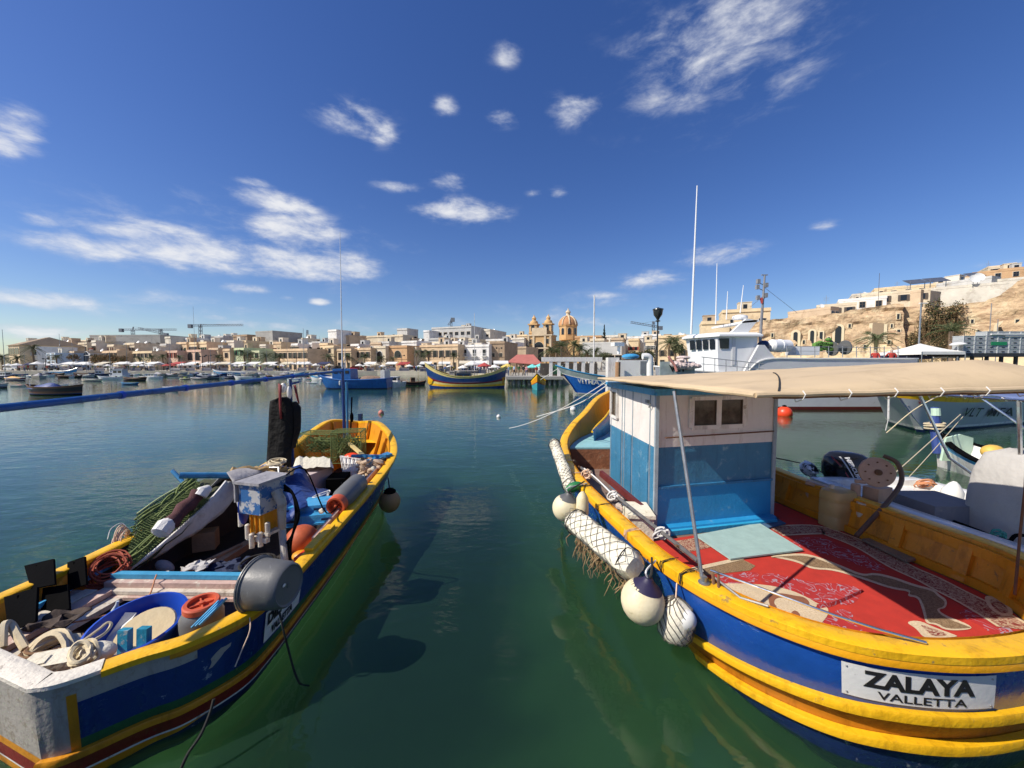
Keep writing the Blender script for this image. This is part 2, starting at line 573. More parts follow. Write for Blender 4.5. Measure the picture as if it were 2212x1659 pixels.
def win_mesh(w, h, kind, fr):
    key = (round(w, 1), round(h, 1), kind, fr)
    if key in WMESH:
        return WMESH[key]
    m = MB()
    fw = .14

    def outline(w, h):
        if kind == 'arch':
            r = w / 2
            p = [V(-r, 0, 0), V(r, 0, 0)]
            p += [V(r * math.cos(a), 0, h - r + r * math.sin(a)) for a in [math.pi * i / 8 for i in range(9)]]
            return p
        return [V(-w / 2, 0, 0), V(w / 2, 0, 0), V(w / 2, 0, h), V(-w / 2, 0, h)]
    m.prism([p + V(0, .02, 0) for p in outline(w + 2 * fw, h + fw)], (0, -.12, 0), 0)
    m.prism([p + V(0, -.05, .06) for p in outline(w, h - .06)], (0, -.1, 0), 1)
    if kind == 'balc':
        m.box((0, -.55, -.12), (w + 1.0, 1.0, .16), 0)
        for i in range(7):
            m.box((-(w + .9) / 2 + i * (w + .9) / 6, -1.0, .4), (.05, .05, .9), 2)
        m.box((0, -1.0, .88), (w + .95, .07, .07), 2)
    if kind == 'rect':
        m.box((0, -.16, h / 2), (.07, .06, h), 2)
        m.box((0, -.16, h * .55), (w, .06, .07), 2)
    if kind == 'shut':
        for sx in (-1, 1):
            m.box((sx * (w * .5 + .24), -.14, h / 2), (.46, .07, h), 2)
    me = m.mesh('window', [FRAME['stone' if fr != 'white' else 'white'], GLASS, FRAME[fr if fr != 'stone' else 'dark']], 0)
    WMESH[key] = me
    return me


TANK = None
HOUSES = []


def house(u0, u1, vt, Y, col, rows, label, D=14, yaw=R(-24), base=None, roof='flat', cat='building', name='stone_house', clutter=2, cornice=True, group=None):
    """a block whose front spans the measured width at distance Y; rows = [(z above base, number, width, height, kind, frame colour)]"""
    a, c = onY(u0, vt, Y), onY(u1, vt, Y)
    zt = a.z
    zb = (1.15 if Y < 144 else ground_z((a.x + c.x) / 2, Y)) - .3 if base is None else base
    mid = V((a.x + c.x) / 2, Y, zb)
    wd = (c.x - a.x) / max(.5, math.cos(yaw))
    th = thing(name, label, cat, mid, group)
    H = zt - zb
    rot = Matrix.Rotation(yaw, 3, 'Z')

    def L(x, y, z):
        return mid + rot @ V(x, y, z)
    wall = stone(COL[col])
    m = MB()
    m.box(L(0, D / 2, H / 2), (wd, D, H), 0, rot=rot)
    m.build('wall', wall, th, 0)
    m = MB()
    if roof == 'flat':
        for (x, y, w2, d2) in ((0, .1, wd + .16, .3), (0, D - .1, wd + .16, .3), (-wd / 2 + .1, D / 2, .3, D - .52), (wd / 2 - .1, D / 2, .3, D - .52)):
            m.box(L(x, y, H + .3), (w2, d2, .62), 0, rot=rot)
        if cornice:
            m.box(L(0, -.1, H - .12), (wd + .3, .28, .22), 0, rot=rot)
        m.build('parapet', wall, th, 0)
        if cornice and H > 7:
            MB().box(L(0, -.06, H * .5), (wd + .1, .16, .16), 0, rot=rot).build('string_course', wall, th, 0)
    elif roof == 'hip':
        e = .5
        b4 = [L(-wd / 2 - e, -e, H), L(wd / 2 + e, -e, H), L(wd / 2 + e, D + e, H), L(-wd / 2 - e, D + e, H)]
        t2 = [L(-wd * .2, D / 2, H + 3.4), L(wd * .2, D / 2, H + 3.4)]
        m.add(b4 + t2, [(0, 1, 5, 4), (1, 2, 5), (2, 3, 4, 5), (3, 0, 4), (3, 2, 1, 0)])
        m.build('roof', M('tan_roof', (.3, .22, .14), .9, .2, .5), th, 0)
    for (z, n, w, h, kind, fr) in rows:
        me = win_mesh(w, h, kind, fr)
        for i in range(n):
            x = wd * ((i + .5) / n - .5)
            if n > 2:
                x += rnd(-.15, .15)
            o = put('door' if z < .8 and kind != 'arch' else 'window', me, th, L(x, 0, z + .3), (0, 0, yaw))
    rr = random.Random(int(u0 * 7 + vt))
    for i in range(clutter):
        x, y = rr.uniform(-.4, .4) * wd, rr.uniform(.25, .8) * D
        k = rr.random()
        m = MB()
        if k < .38:
            s = rr.uniform(1.8, 3.0)
            m.box(L(x, y, H + 1.2), (s, s, 2.4), 0, rot=rot)
            m.box(L(x, y, H + 2.46), (s + .2, s + .2, .14), 0, rot=rot)
            m.box(L(x, y - s / 2, H + 1.2), (.9, .1, 1.4), 1, rot=rot)
            m.build('roof_room', [stone(COL[rr.choice(['cream', 'pale', 'lgrey', 'tan'])]), GLASS], th, 0)
        elif k < .62:
            m.lathe([(.6, 0), (.62, .5), (.6, 1.2), (.2, 1.35)], L(x, y, H), mi=0, n=10)
            m.build('water_tank', [rr.choice([WHITEP, BLK, GRYW])], th)
        elif k < .85:
            m.tube([L(x, y, H), L(x, y, H + rr.uniform(2.2, 3.8))], .04, n=5)
            for q in range(4):
                m.beam(L(x - .6, y, H + 2 + q * .25), L(x + .6, y, H + 2 + q * .25), .03, .03)
            m.build('antenna', [STEEL], th)
        else:
            m.lathe([(.05, -.16), (.35, -.1), (.55, 0), (.55, .03), (.3, -.05)], L(x, y, H + 1.2), (-.2, -1, .5), n=14)
            m.tube([L(x, y, H), L(x, y + .1, H + 1.2)], .05, n=5)
            m.build('satellite_dish', [WHITEP], th)
    HOUSES.append((u0, u1, label))
    return th


R1 = lambda n, w=.95, h=1.8, k='shut', f='green', z=4.4: (z, n, w, h, k, f)
G1 = lambda n, w=1.3, h=2.5, k='rect', f='dark': (.2, n, w, h, k, f)
# hotel, warehouse and houses of the back rows first
house(187, 351, 726, 176, 'grey', [(5.5, 9, 1.6, .9, 'rect', 'dark')], 'long grey concrete block with a sloping flat roofline under the two left cranes', D=22, yaw=R(-4), cornice=False, clutter=0)
house(76, 186, 741, 162, 'tan', [(5, 4, 2.6, 1.5, 'balc', 'white'), (8, 4, 2.4, 1.4, 'rect', 'dark')], 'low tan terraced flats with balconies left of the grey concrete block', D=12)
house(352, 372, 730, 168, 'pale', [(6, 2, 1, 1.3, 'rect', 'dark')], 'narrow pale house joined to the right end of the grey concrete block', clutter=1)
house(374, 424, 733, 172, 'white', [(5, 3, 1.2, 1.4, 'rect', 'dark'), (8.2, 3, 1.2, 1.3, 'rect', 'dark')], 'white flats rising behind the pink house with two arched windows', clutter=2)
house(426, 494, 729, 178, 'lgrey', [(5, 3, 2.2, 1.5, 'balc', 'white'), (8.5, 3, 2.2, 1.5, 'balc', 'dark')], 'light grey flats with balconies below the long jib of the single crane', clutter=3)
house(496, 541, 726, 166, 'brown', [(7, 2, 1.3, 1.5, 'rect', 'dark')], 'dark brown stone block with a taller middle behind the pale green houses', clutter=1)
house(544, 596, 718, 164, 'grey', [(9, 2, 2.6, 1.8, 'rect', 'dark'), (5.4, 2, 2.8, 1.6, 'rect', 'dark')], 'unfinished grey concrete shell with dark square openings', clutter=0, cornice=False)
house(598, 690, 744, 158, 'cream', [(6.2, 4, 1.2, 1.6, 'rect', 'dark')], 'cream upper storey set back above the long ochre house', D=10, clutter=3)
house(706, 729, 715, 160, 'white', [(9.2, 1, 2, 2, 'rect', 'dark'), (5.5, 1, 1.2, 1.6, 'rect', 'dark')], 'white tower house left of the tall blue mast', clutter=0, D=8)
house(730, 757, 727, 164, 'tan', [(6, 2, 1.2, 1.4, 'rect', 'dark')], 'tan block just behind the tall blue mast', clutter=1, D=9)
house(784, 876, 727, 168, 'cream', [(6.5, 5, 1.2, 1.3, 'rect', 'dark')], 'wide cream flats with blank upper walls behind the orange stone house', clutter=3, D=10)
house(856, 881, 712, 174, 'lgrey', [(11.5, 2, 1.6, 1.2, 'rect', 'dark')], 'small concrete roof block with two dark openings above the cream flats', clutter=0, D=8)
house(914, 928, 716, 186, 'white', [(6, 1, 1.6, 1.4, 'rect', 'dark'), (9.5, 1, 1.6, 1.4, 'rect', 'dark')], 'slim white house against the left side of the big pale hotel', clutter=0)
house(928, 1020, 708, 190, 'lgrey', [(3.5, 8, 1.2, 1.5, 'rect', 'dark'), (7, 7, 1.9, 1.6, 'balc', 'dark'), (10.5, 8, 1.2, 1.5, 'rect', 'dark'), (13.8, 7, 1.9, 1.6, 'rect', 'dark')], 'big pale four storey hotel block on the hill below the leaning crane arm', D=24, clutter=2)
house(1020, 1059, 714, 196, 'pale', [(4, 3, 1.4, 1.4, 'rect', 'dark'), (8.5, 2, 3.2, 1, 'rect', 'dark'), (12.5, 3, 1.3, 1.2, 'rect', 'dark')], 'pale right wing of the hill hotel with a wide dark window', clutter=1, D=20)
house(1093, 1138, 726, 182, 'yell', [(7, 2, 1.6, 1.4, 'rect', 'dark'), (3.5, 3, 1.2, 1.4, 'rect', 'dark')], 'yellow stepped house on the hill just left of the church', clutter=2)
house(1049, 1092, 735, 174, 'white', [(5, 3, 1.3, 1.3, 'rect', 'dark')], 'low white house with small windows left of the yellow stepped house', clutter=2)
# front row from the left
house(0, 58, 746, 134, 'yell', [(5.6, 5, 1.5, 2.4, 'arch', 'stone'), (.3, 4, 1.6, 3, 'arch', 'stone')], 'yellow arcaded building with a tan hipped roof at the left edge', roof='hip', clutter=0, D=16)
house(60, 86, 752, 135, 'white', [(5.4, 2, 2.6, 1.8, 'balc', 'white'), (1, 2, 2.6, 2.4, 'rect', 'dark')], 'white modern house with wide balconies beside the yellow arcaded building', D=10, clutter=1)
house(89, 131, 766, 131, 'lblue', [(3.6, 2, 2.1, 2.2, 'rect', 'white'), (.4, 2, 2.1, 2.6, 'rect', 'white')], 'small pale blue house with paired white windows', D=8, clutter=1)
house(133, 170, 762, 135, 'tan', [(3.8, 2, 1.2, 2, 'shut', 'dark'), G1(2)], 'plain tan stone house right of the pale blue house', clutter=2)
house(171, 203, 767, 135, 'lgrey', [(1.6, 1, 4.4, 5.0, 'arch', 'white')], 'grey house front filled by one very large white arch', clutter=1)
house(206, 268, 761, 137, 'ochre', [(4.2, 4, 1.1, 1.9, 'shut', 'dark'), G1(4)], 'ochre house half hidden by the brown dry trees', clutter=2)
house(270, 345, 762, 135, 'yell', [R1(5, f='dark'), G1(5)], 'long pale ochre house with five shuttered windows below the concrete block', clutter=3)
house(347, 392, 761, 135, 'pink', [R1(3, f='red'), G1(3)], 'pinkish house with three shuttered windows', clutter=2)
house(393, 444, 759, 134, 'pink', [(3.4, 2, 3.0, 3.2, 'arch', 'dark'), (.2, 2, 2.2, 2.4, 'arch', 'dark')], 'pink house with two big arched windows and a red cornice', clutter=2)
house(445, 477, 755, 137, 'tan', [(.2, 1, 3.2, 3, 'rect', 'dark')], 'blank tan side wall next to the house with two arched windows', clutter=1)
house(478, 500, 757, 135, 'ochre', [R1(1, f='dark'), G1(1)], 'narrow ochre house left of the pale green houses', clutter=1)
house(501, 532, 755, 134, 'green', [(5.2, 2, 1.2, 1.9, 'shut', 'green'), G1(2)], 'taller of the two pale green houses', clutter=1)
house(533, 565, 761, 133.4, 'green', [(4.2, 2, 2.0, 2.2, 'balc', 'green'), G1(2)], 'lower pale green house with balconies', clutter=1)
house(577, 676, 757, 134, 'ochre', [R1(7, 1.1, 2.0, 'shut', 'dark', 4.2), G1(7)], 'long ochre stone house with seven tall windows', clutter=3, cornice=True, D=20)
house(701, 723, 750, 137, 'yell', [(6.2, 1, 1.2, 1.6, 'rect', 'dark'), G1(1)], 'tall narrow yellow house left of the mast', clutter=1)
house(724, 762, 757, 135, 'ochre', [R1(2, 1.3, 2.6, 'shut', 'dark', 3.6), G1(3)], 'ochre house directly behind the tall blue mast', clutter=2)
house(763, 804, 755, 135, 'ochre', [R1(3, 1.1, 2.1, 'shut', 'dark'), G1(3)], 'ochre house right of the tall mast with palms in front', clutter=2)
house(805, 835, 751, 135, 'cream', [(2.8, 1, 2.4, 4.0, 'arch', 'white')], 'cream house with a single tall arched window', clutter=1)
house(836, 882, 750, 134, 'orange', [(4.4, 1, 3.0, 2.6, 'arch', 'dark'), (.3, 2, 1.6, 2.6, 'arch', 'dark')], 'orange stone house with a round arched window', clutter=1)
house(883, 900, 753, 136, 'cream', [G1(1)], 'low cream gap house beside the orange stone house', clutter=1)
house(902, 992, 748, 134, 'ochre', [R1(6, 1.2, 2.4, 'shut', 'dark', 4.6), G1(6)], 'wide ochre house with six windows behind the striped fishing boat', clutter=4)
house(993, 1057, 748, 133, 'white', [(5.0, 3, 1.3, 2.3, 'balc', 'white'), (1, 3, 1.4, 2.6, 'rect', 'dark')], 'white balconied house in the waterfront row', clutter=3)
house(1058, 1090, 741, 132, 'brown', [(4.6, 2, 1, 1.4, 'rect', 'dark'), G1(2)], 'stone house side, shade painted dark brown, right of the white balconied house', clutter=2, yaw=R(-20))  # shaded side of a house, its shade put into the brown
house(1091, 1136, 752, 150, 'tan', [(4, 3, 1.2, 1.6, 'rect', 'dark')], 'tan stone house behind the red roofed market hall', clutter=2)
house(1244, 1296, 728, 168, 'orange', [(6, 3, 1.2, 1.5, 'rect', 'dark')], 'terracotta house right of the church dome', clutter=1)
house(1262, 1338, 743, 120, 'lgrey', [(3.4, 6, 2.0, 1.5, 'rect', 'dark')], 'long low grey building with a ribbon of dark windows behind the palms', clutter=0, cornice=False, D=10)
house(1296, 1336, 727, 172, 'pale', [(8, 3, 1.1, 1.4, 'rect', 'dark')], 'pale house behind the dark cypress', clutter=1)
house(1342, 1386, 730, 150, 'white', [(5.2, 3, 1.6, 1.5, 'balc', 'dark'), (2, 3, 1.4, 1.8, 'rect', 'dark')], 'white flats left of the street lamp', clutter=2)
house(1388, 1424, 725, 156, 'white', [(6.2, 2, 2.4, 1.4, 'balc', 'white'), (2.6, 2, 1.6, 1.6, 'rect', 'dark')], 'white flats with a grey roof block behind the street lamp', clutter=3)
house(1426, 1482, 728, 118, 'yell', [(4.6, 3, 1.2, 1.9, 'shut', 'dark'), (1, 3, 1.3, 2.4, 'rect', 'dark')], 'yellow house between the street lamp and the white wheelhouse', clutter=2)
house(1521, 1570, 698, 92, 'yell', [(7.4, 2, 1.2, 1.7, 'rect', 'dark')], 'tall yellow house directly above the white wheelhouse', clutter=1, D=9)
house(1571, 1652, 672, 96, 'yell', [(12.0, 3, 1.5, 1.6, 'rect', 'dark'), (8.4, 3, 1.3, 1.6, 'rect', 'dark')], 'yellow house with a flat white roof canopy behind the lattice mast', clutter=1, D=9)


# further rows of houses climbing behind the waterfront
FILL = []
rf = random.Random(31)
for (v0, v1, Y0, n, u0, u1) in ((738, 749, 150, 30, 40, 1110), (731, 741, 172, 24, 100, 1130), (733, 745, 140, 9, 1250, 1490)):
    for k in range(n):
        u = u0 + (u1 - u0) * (k + rf.uniform(.1, .9)) / n
        if 184 < u < 352 and Y0 > 160 or 1130 < u < 1258:
            continue
        w = rf.uniform(16, 38)
        c_ = rf.choice(['cream', 'pale', 'white', 'yell', 'cream', 'tan', 'pale', 'ochre', 'lgrey', 'white'])
        rws = [(z, rf.choice([2, 3, 3, 4]), rf.choice([.9, 1.1, 1.5]), rf.choice([1.3, 1.6, 1.9]), rf.choice(['rect', 'rect', 'shut', 'balc']), rf.choice(['dark', 'white', 'green', 'dark', 'red'])) for z in ((1.6, 4.6, 7.4) if Y0 < 160 else (3.4, 6.4))]
        h_ = house(u - w / 2, u + w / 2, rf.uniform(v0, v1), Y0 + rf.uniform(-4, 5), c_, rws, 'x', D=rf.uniform(8, 13), clutter=rf.choice([1, 2, 3]), group='houses behind the waterfront row')
        FILL.append((h_, {'yell': 'yellow', 'lgrey': 'grey', 'pale': 'pale stone'}.get(c_, c_), u))


# ------------------------------------------------------------------ church
def church():
    Y = 168.0
    k = Y / F
    th = thing('church', 'ochre stone church with twin bell towers and an orange ribbed dome', 'church', (onY(1170, 780, Y).x, Y, 1.1))
    st = stone((.6, .38, .17))
    st2 = stone((.62, .5, .34))
    X = lambda u: onY(u, 700, Y).x
    Z = lambda v: onY(1100, v, Y).z
    m = MB()
    x0, x1 = X(1138), X(1192)
    m.box(((x0 + x1) / 2, Y + 4, (Z(724) + 1) / 2), (x1 - x0, 8, Z(724) - 1), 0)
    m.box((X(1205), Y + 22, (Z(728) + 1) / 2 - .5), (X(1252) - X(1160), 30, Z(732) - 2), 0)
    m.build('wall', st, th, 0)
    m = MB()
    for z in (Z(724), Z(752)):
        m.box(((x0 + x1) / 2, Y + 3.9, z), (x1 - x0 + .8, 8.8, .6), 0)
    for u in (1140, 1152, 1178, 1190):
        m.box((X(u), Y - .15, (Z(724) + 1) / 2), (.9, .5, Z(724) - 1), 0)
    m.box((X(1165), Y, Z(716)), (7, .8, 3.4), 0)
    m.build('cornice', st2, th, 0)
    for (u, v, w, h, kd) in ((1164, 778, 4.6, 9.0, 'arch'), (1144, 742, 1.3, 2.0, 'rect'), (1183, 742, 1.3, 2.0, 'rect'), (1144, 775, 1.2, 2.4, 'rect'), (1183, 775, 1.2, 2.4, 'rect')):
        put('window' if v < 778 else 'portal', win_mesh(w, h, kd, 'stone'), th, (X(u), Y - .1, Z(v) if v < 778 else Z(772) - 2))
    for u in (1147.5, 1180.5):
        c = V(X(u), Y + 3.2, 0)
        m = MB()
        w = 17.5 * k
        m.box((c.x, c.y, (Z(724) + Z(698)) / 2), (w, w, Z(698) - Z(724)), 0)
        m.box((c.x, c.y, Z(699)), (w + .9, w + .9, .6), 0)
        m.box((c.x, c.y, Z(718)), (w + .5, w + .5, .4), 0)
        m.lathe([(w * .5, Z(698)), (w * .52, Z(695)), (w * .42, Z(691)), (w * .25, Z(690)), (w * .25, Z(686)), (w * .3, Z(685.5)), (w * .17, Z(682)), (.25, Z(680)), (.12, Z(677))], (c.x, c.y, 0), n=12)
        t = m.build('bell_tower', st, th, 30)
        for (dx, dy, rz) in ((0, -w / 2, 0), (w / 2, 0, R(90)), (-w / 2, 0, R(-90))):
            o = put('belfry_opening', win_mesh(1.5, 3.2, 'arch', 'stone'), None, (c.x + dx, c.y + dy, Z(714)), (0, 0, rz))
            o.parent = t
    c = V(X(1228) + .0, Y + 26, 0)
    kk = (Y + 26) / F
    Zd = lambda v: onY(1100, v, Y + 26).z
    c.x = onY(1227, 700, Y + 26).x
    ry = R(-22)
    o0 = th.location
    c = Matrix.Rotation(-ry, 3, 'Z') @ V(c.x - o0.x, c.y - o0.y, 0) + V(o0.x, o0.y, 0)
    th.rotation_euler = (0, 0, ry)
    r = 19.5 * kk
    m = MB()
    m.lathe([(r, Zd(735)), (r, Zd(706)), (r * 1.08, Zd(705)), (r * 1.08, Zd(703.5))], (c.x, c.y, 0), n=8)
    d = m.build('drum', st, th, 20)
    for i in range(8):
        a = 2 * math.pi * (i + .5) / 8
        o = put('drum_window', win_mesh(1.6, 3.4, 'arch', 'stone'), None, (c.x + r * .93 * math.sin(a), c.y - r * .93 * math.cos(a), Zd(724)), (0, 0, a))
        o.parent = d
    m = MB()
    rib = MB()
    NR = 8
    rows = []
    for j in range(9):
        a = math.pi / 2 * j / 8 * .93
        rows.append([V(c.x + r * 1.0 * math.cos(a) * math.sin(q), c.y - r * math.cos(a) * math.cos(q), Zd(703) + (Zd(684) - Zd(703)) * 1.06 * math.sin(a)) for q in [2 * math.pi * i / 32 for i in range(32)]])
    m.grid(rows, closed=True)
    m.build('dome', M('orange_dome', (.5, .25, .11), .8, .2, .5, .1, 3), th)
    for i in range(NR):
        q = 2 * math.pi * (i + .5) / NR
        rib.tube([V(c.x + r * 1.02 * math.cos(a) * math.sin(q), c.y - r * 1.02 * math.cos(a) * math.cos(q), Zd(703) + (Zd(684) - Zd(703)) * 1.08 * math.sin(a)) for a in [math.pi / 2 * j / 8 * .93 for j in range(9)]], .38, n=6)
    rib.build('dome_rib', st2, th)
    m = MB()
    m.lathe([(r * .3, Zd(685)), (r * .22, Zd(682)), (r * .22, Zd(676)), (r * .3, Zd(675.5)), (r * .22, Zd(672)), (r * .06, Zd(669)), (.1, Zd(665))], (c.x, c.y, 0), n=12)
    m.build('lantern', st2, th)


church()


# ------------------------------------------------------------------ red roofed market hall and cranes
def market_hall():
    Y = 84.0
    a, c = onY(1102, 768, Y), onY(1160, 768, Y)
    th = thing('market_hall', 'open market hall with a faded red pitched roof on dark posts', 'market hall', ((a.x + c.x) / 2, Y, 1.15))
    m = MB()
    zt, ze = onY(1100, 765, Y).z, onY(1100, 776, Y).z
    m.add([V(a.x - .6, Y, ze - .6), V(a.x + 1.6, Y + 3, zt), V(c.x - .6, Y + 3, zt), V(c.x + 1.2, Y - 1, ze - 1.2), V(a.x - .6, Y, ze - .75), V(c.x + 1.2, Y - 1, ze - 1.35), V(a.x + 1, Y + 7, ze - .6), V(c.x, Y + 7, ze - .6)],
          [(0, 3, 2, 1), (0, 4, 5, 3), (1, 2, 7, 6)])
    m.build('roof', M('faded_red_roof', (.46, .15, .12), .8, .15, .8), th, 0)
    for i in range(5):
        x = a.x + (c.x - a.x) * i / 4
        m = MB()
        m.box((x, Y + .3, (1.15 + ze - .8) / 2), (.22, .22, ze - .8 - 1.15))
        m.build('post', FRAME['dark'], th, 0)
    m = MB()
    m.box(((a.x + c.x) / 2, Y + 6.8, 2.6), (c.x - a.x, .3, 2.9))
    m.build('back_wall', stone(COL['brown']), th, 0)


market_hall()


def crane(u, vb, vt, uj0, uj1, vj0, vj1, Y, label, w=1.3):
    b0, tp = onY(u, vb, Y), onY(u, vt, Y)
    j0, j1 = onY(uj0, vj0, Y), onY(uj1, vj1, Y)
    th = thing('tower_crane', label, 'crane', (b0.x, Y, ground_z(b0.x, Y)), 'tower cranes above the roofs')
    steel = M('crane_steel', (.17, .19, .22), .6, .1, 1, 0)

    def lattice(m, p, q, w):
        d = q - p
        n = max(3, int(d.length / (w * 1.6)))
        up = V(0, 1, 0)
        x = d.normalized().cross(up).normalized()
        cs = [x * w / 2 + up * w / 2, x * w / 2 - up * w / 2, -x * w / 2 - up * w / 2, -x * w / 2 + up * w / 2]
        for o in cs:
            m.beam(p + o, q + o, w * .14, w * .14)
        for i in range(n):
            a, c = p + d * (i / n), p + d * ((i + 1) / n)
            for k in range(4):
                m.beam(a + cs[k], c + cs[(k + 1) % 4], w * .09, w * .09)
    m = MB()
    lattice(m, V(b0.x, Y, ground_z(b0.x, Y)), V(b0.x, Y, (j0.z + j1.z) / 2 if abs(vj0 - vj1) < 3 else tp.z), w)
    m.build('mast', steel, th, 0)
    m = MB()
    lattice(m, j0, j1, w * .8)
    m.build('jib', steel, th, 0)
    m = MB()
    e = j0 if abs(j0.x - b0.x) < abs(j1.x - b0.x) else j1
    m.box(e - V(0, 0, .5), (2.2, 1.6, 2.4))
    m.build('counterweight', steel, th, 0)
    m = MB()
    s = tp
    m.beam(V(b0.x, Y, s.z - 2), s, .5, .5)
    m.tube([s, (j0 + j1) / 2 + (j1 - j0) * .2], .08, n=4)
    m.build('tie_rod', steel, th, 0)


crane(288, 735, 706, 262, 381, 712, 712, 260, 'tower crane with a level jib, leftmost of the cranes')
crane(348, 735, 711, 359, 299, 722, 709, 250, 'tower crane with a tilted jib beside the level one')
crane(434, 735, 700, 411, 525, 703, 702, 240, 'tower crane with a long level jib standing alone')
crane(1411, 735, 694, 1427, 1362, 707, 696, 240, 'tower crane with a falling jib left of the street lamp')
crane(975, 712, 690, 968, 978, 703, 689, 230, 'short leaning crane arm on top of the pale hotel', w=1.0)
th = thing('lattice_tower', 'dark lattice radio tower above the long ochre house', 'radio tower', onY(876 - 210, 745, 210))
m = MB()
p = onY(664, 750, 210)
q = onY(664, 713, 210)
p.z = ground_z(p.x, 210)
for dx, dy in ((-1, -1), (1, -1), (1, 1), (-1, 1)):
    m.beam(p + V(dx * 1.0, dy * 1.0, 0), q + V(dx * .3, dy * .3, 0), .16, .16)
for i in range(8):
    a, c = p.lerp(q, i / 8), p.lerp(q, (i + 1) / 8)
    w1, w2 = 1.0 - .7 * i / 8, 1.0 - .7 * (i + 1) / 8
    m.beam(a + V(-w1, -w1, 0), c + V(w2, -w2, 0), .12, .12)
    m.beam(a + V(w1, -w1, 0), c + V(-w2, -w2, 0), .12, .12)
m.build('frame', M('crane_steel'), th, 0)
# ------------------------------------------------------------------ hull lofting
class Hull:
    """segs: lists of control points (x, y, z gunwale, inset of the waterline); joined in one closed loop"""

    def __init__(s, segs, n=6, power=1.25, flare=0.0):
        pts = []
        for sg in segs:
            c4 = [Vector(p) for p in sg]
            res = []
            L = len(c4)
            for i in range(L - 1):
                p1, p2 = c4[i], c4[i + 1]
                p0 = c4[i - 1] if i else p1 * 2 - p2
                p3 = c4[i + 2] if i + 2 < L else p2 * 2 - p1
                for k in range(n):
                    t = k / n
                    res.append(.5 * ((2 * p1) + (p2 - p0) * t + (2 * p0 - 5 * p1 + 4 * p2 - p3) * t * t + (3 * p1 - p0 - 3 * p2 + p3) * t ** 3))
            pts += res
            if sg is not segs[-1] and False:
                pts.append(c4[-1])
        s.p = pts
        s.n = len(pts)
        s.power = power
        ar = sum(pts[i].x * pts[(i + 1) % s.n].y - pts[(i + 1) % s.n].x * pts[i].y for i in range(s.n))
        sg = 1 if ar > 0 else -1
        s.nrm = []
        for i in range(s.n):
            d = (pts[(i + 1) % s.n] - pts[(i - 1) % s.n])
            v = V(d.y, -d.x, 0) * sg
            s.nrm.append(v.normalized())

    def at(s, i, z, out=0.0):
        """point on the outer skin over loop index i (may be fractional) at height z, pushed out by out"""
        a = int(math.floor(i)) % s.n
        c = (a + 1) % s.n
        f = i - math.floor(i)
        p = s.p[a].lerp(s.p[c], f)
        nv = s.nrm[a].lerp(s.nrm[c], f).normalized()
        g = p.z
        k = max(0, (g - z) / g)
        ins = p.w * (k ** s.power) * (1 if k <= 1 else 1 + (k - 1) * 2.0)
        return V(p.x, p.y, z) - nv * (ins - out)

    def g(s, i):
        a = int(math.floor(i)) % s.n
        return s.p[a].lerp(s.p[(a + 1) % s.n], i - math.floor(i)).z

    def skin(s, zf, mf, outs=None):
        """zf: functions of (index) giving row heights; mf(row, index) material"""
        m = MB()
        rows = [[s.at(i, f(i), outs[j] if outs else 0) for i in range(s.n)] for j, f in enumerate(zf)]
        m.grid(rows, 0, mf, closed=True)
        return m

    def strake(s, i0, i1, zf, h, proud, mi=0, m=None, closed=False):
        m = m or MB()
        idx = [i0 + (i1 - i0) * k / max(1, int(abs(i1 - i0) * 2)) for k in range(int(abs(i1 - i0) * 2) + 1)]
        rings = []
        for i in idx:
            z = zf(i)
            rings.append([s.at(i, z, -.02), s.at(i, z, proud * .8), s.at(i, z - h * .22, proud), s.at(i, z - h * .85, proud), s.at(i, z - h, proud * .7), s.at(i, z - h, -.02)])
        if closed:
            rings = rings[:-1]
        return m.rings(rings, mi, closed)

    def cap(s, w, th, out=.03, i0=0, i1=None, m=None, mi=0, dz=0.0):
        m = m or MB()
        full = i1 is None
        idx = range(s.n) if full else range(i0, i1 + 1)
        rings = []
        for i in idx:
            p = s.p[i % s.n]
            nv = s.nrm[i % s.n]
            b = V(p.x, p.y, p.z + dz)
            rings.append([b + nv * out - V(0, 0, th), b + nv * out + V(0, 0, -.006), b + nv * (out - .012), b - nv * (w - .012), b - nv * w + V(0, 0, -.006), b - nv * w - V(0, 0, th)])
        return m.rings(rings, mi, full)

    def inner(s, off, z0f, m=None, mi=0, steps=3, i0=0, i1=None):
        m = m or MB()
        full = i1 is None
        idx = range(s.n) if full else range(i0, i1 + 1)
        rows = []
        for k in range(steps + 1):
            r = []
            for i in idx:
                p = s.p[i % s.n]
                z = p.z + (z0f(i) - p.z) * k / steps
                q = s.at(i, max(z, .12)) - s.nrm[i % s.n] * off
                r.append(V(q.x, q.y, z))
            rows.append(r)
        return m.grid(rows, mi, closed=full)

    def deck(s, off, z, m=None, mi=0, clip=None):
        m = m or MB()
        ps = []
        for i in range(s.n):
            q = s.at(i, max(z, .12)) - s.nrm[i] * off
            ps.append(V(q.x, q.y, z))
        c = sum(ps, V(0, 0, 0)) / len(ps)
        k = len(m.v)
        m.v += ps + [c]
        for i in range(len(ps)):
            m.f.append((k + i, k + (i + 1) % len(ps), k + len(ps)))
            m.m.append(mi)
        return m

    def find(s, x, y):
        return min(range(s.n), key=lambda i: (s.p[i].x - x) ** 2 + (s.p[i].y - y) ** 2)


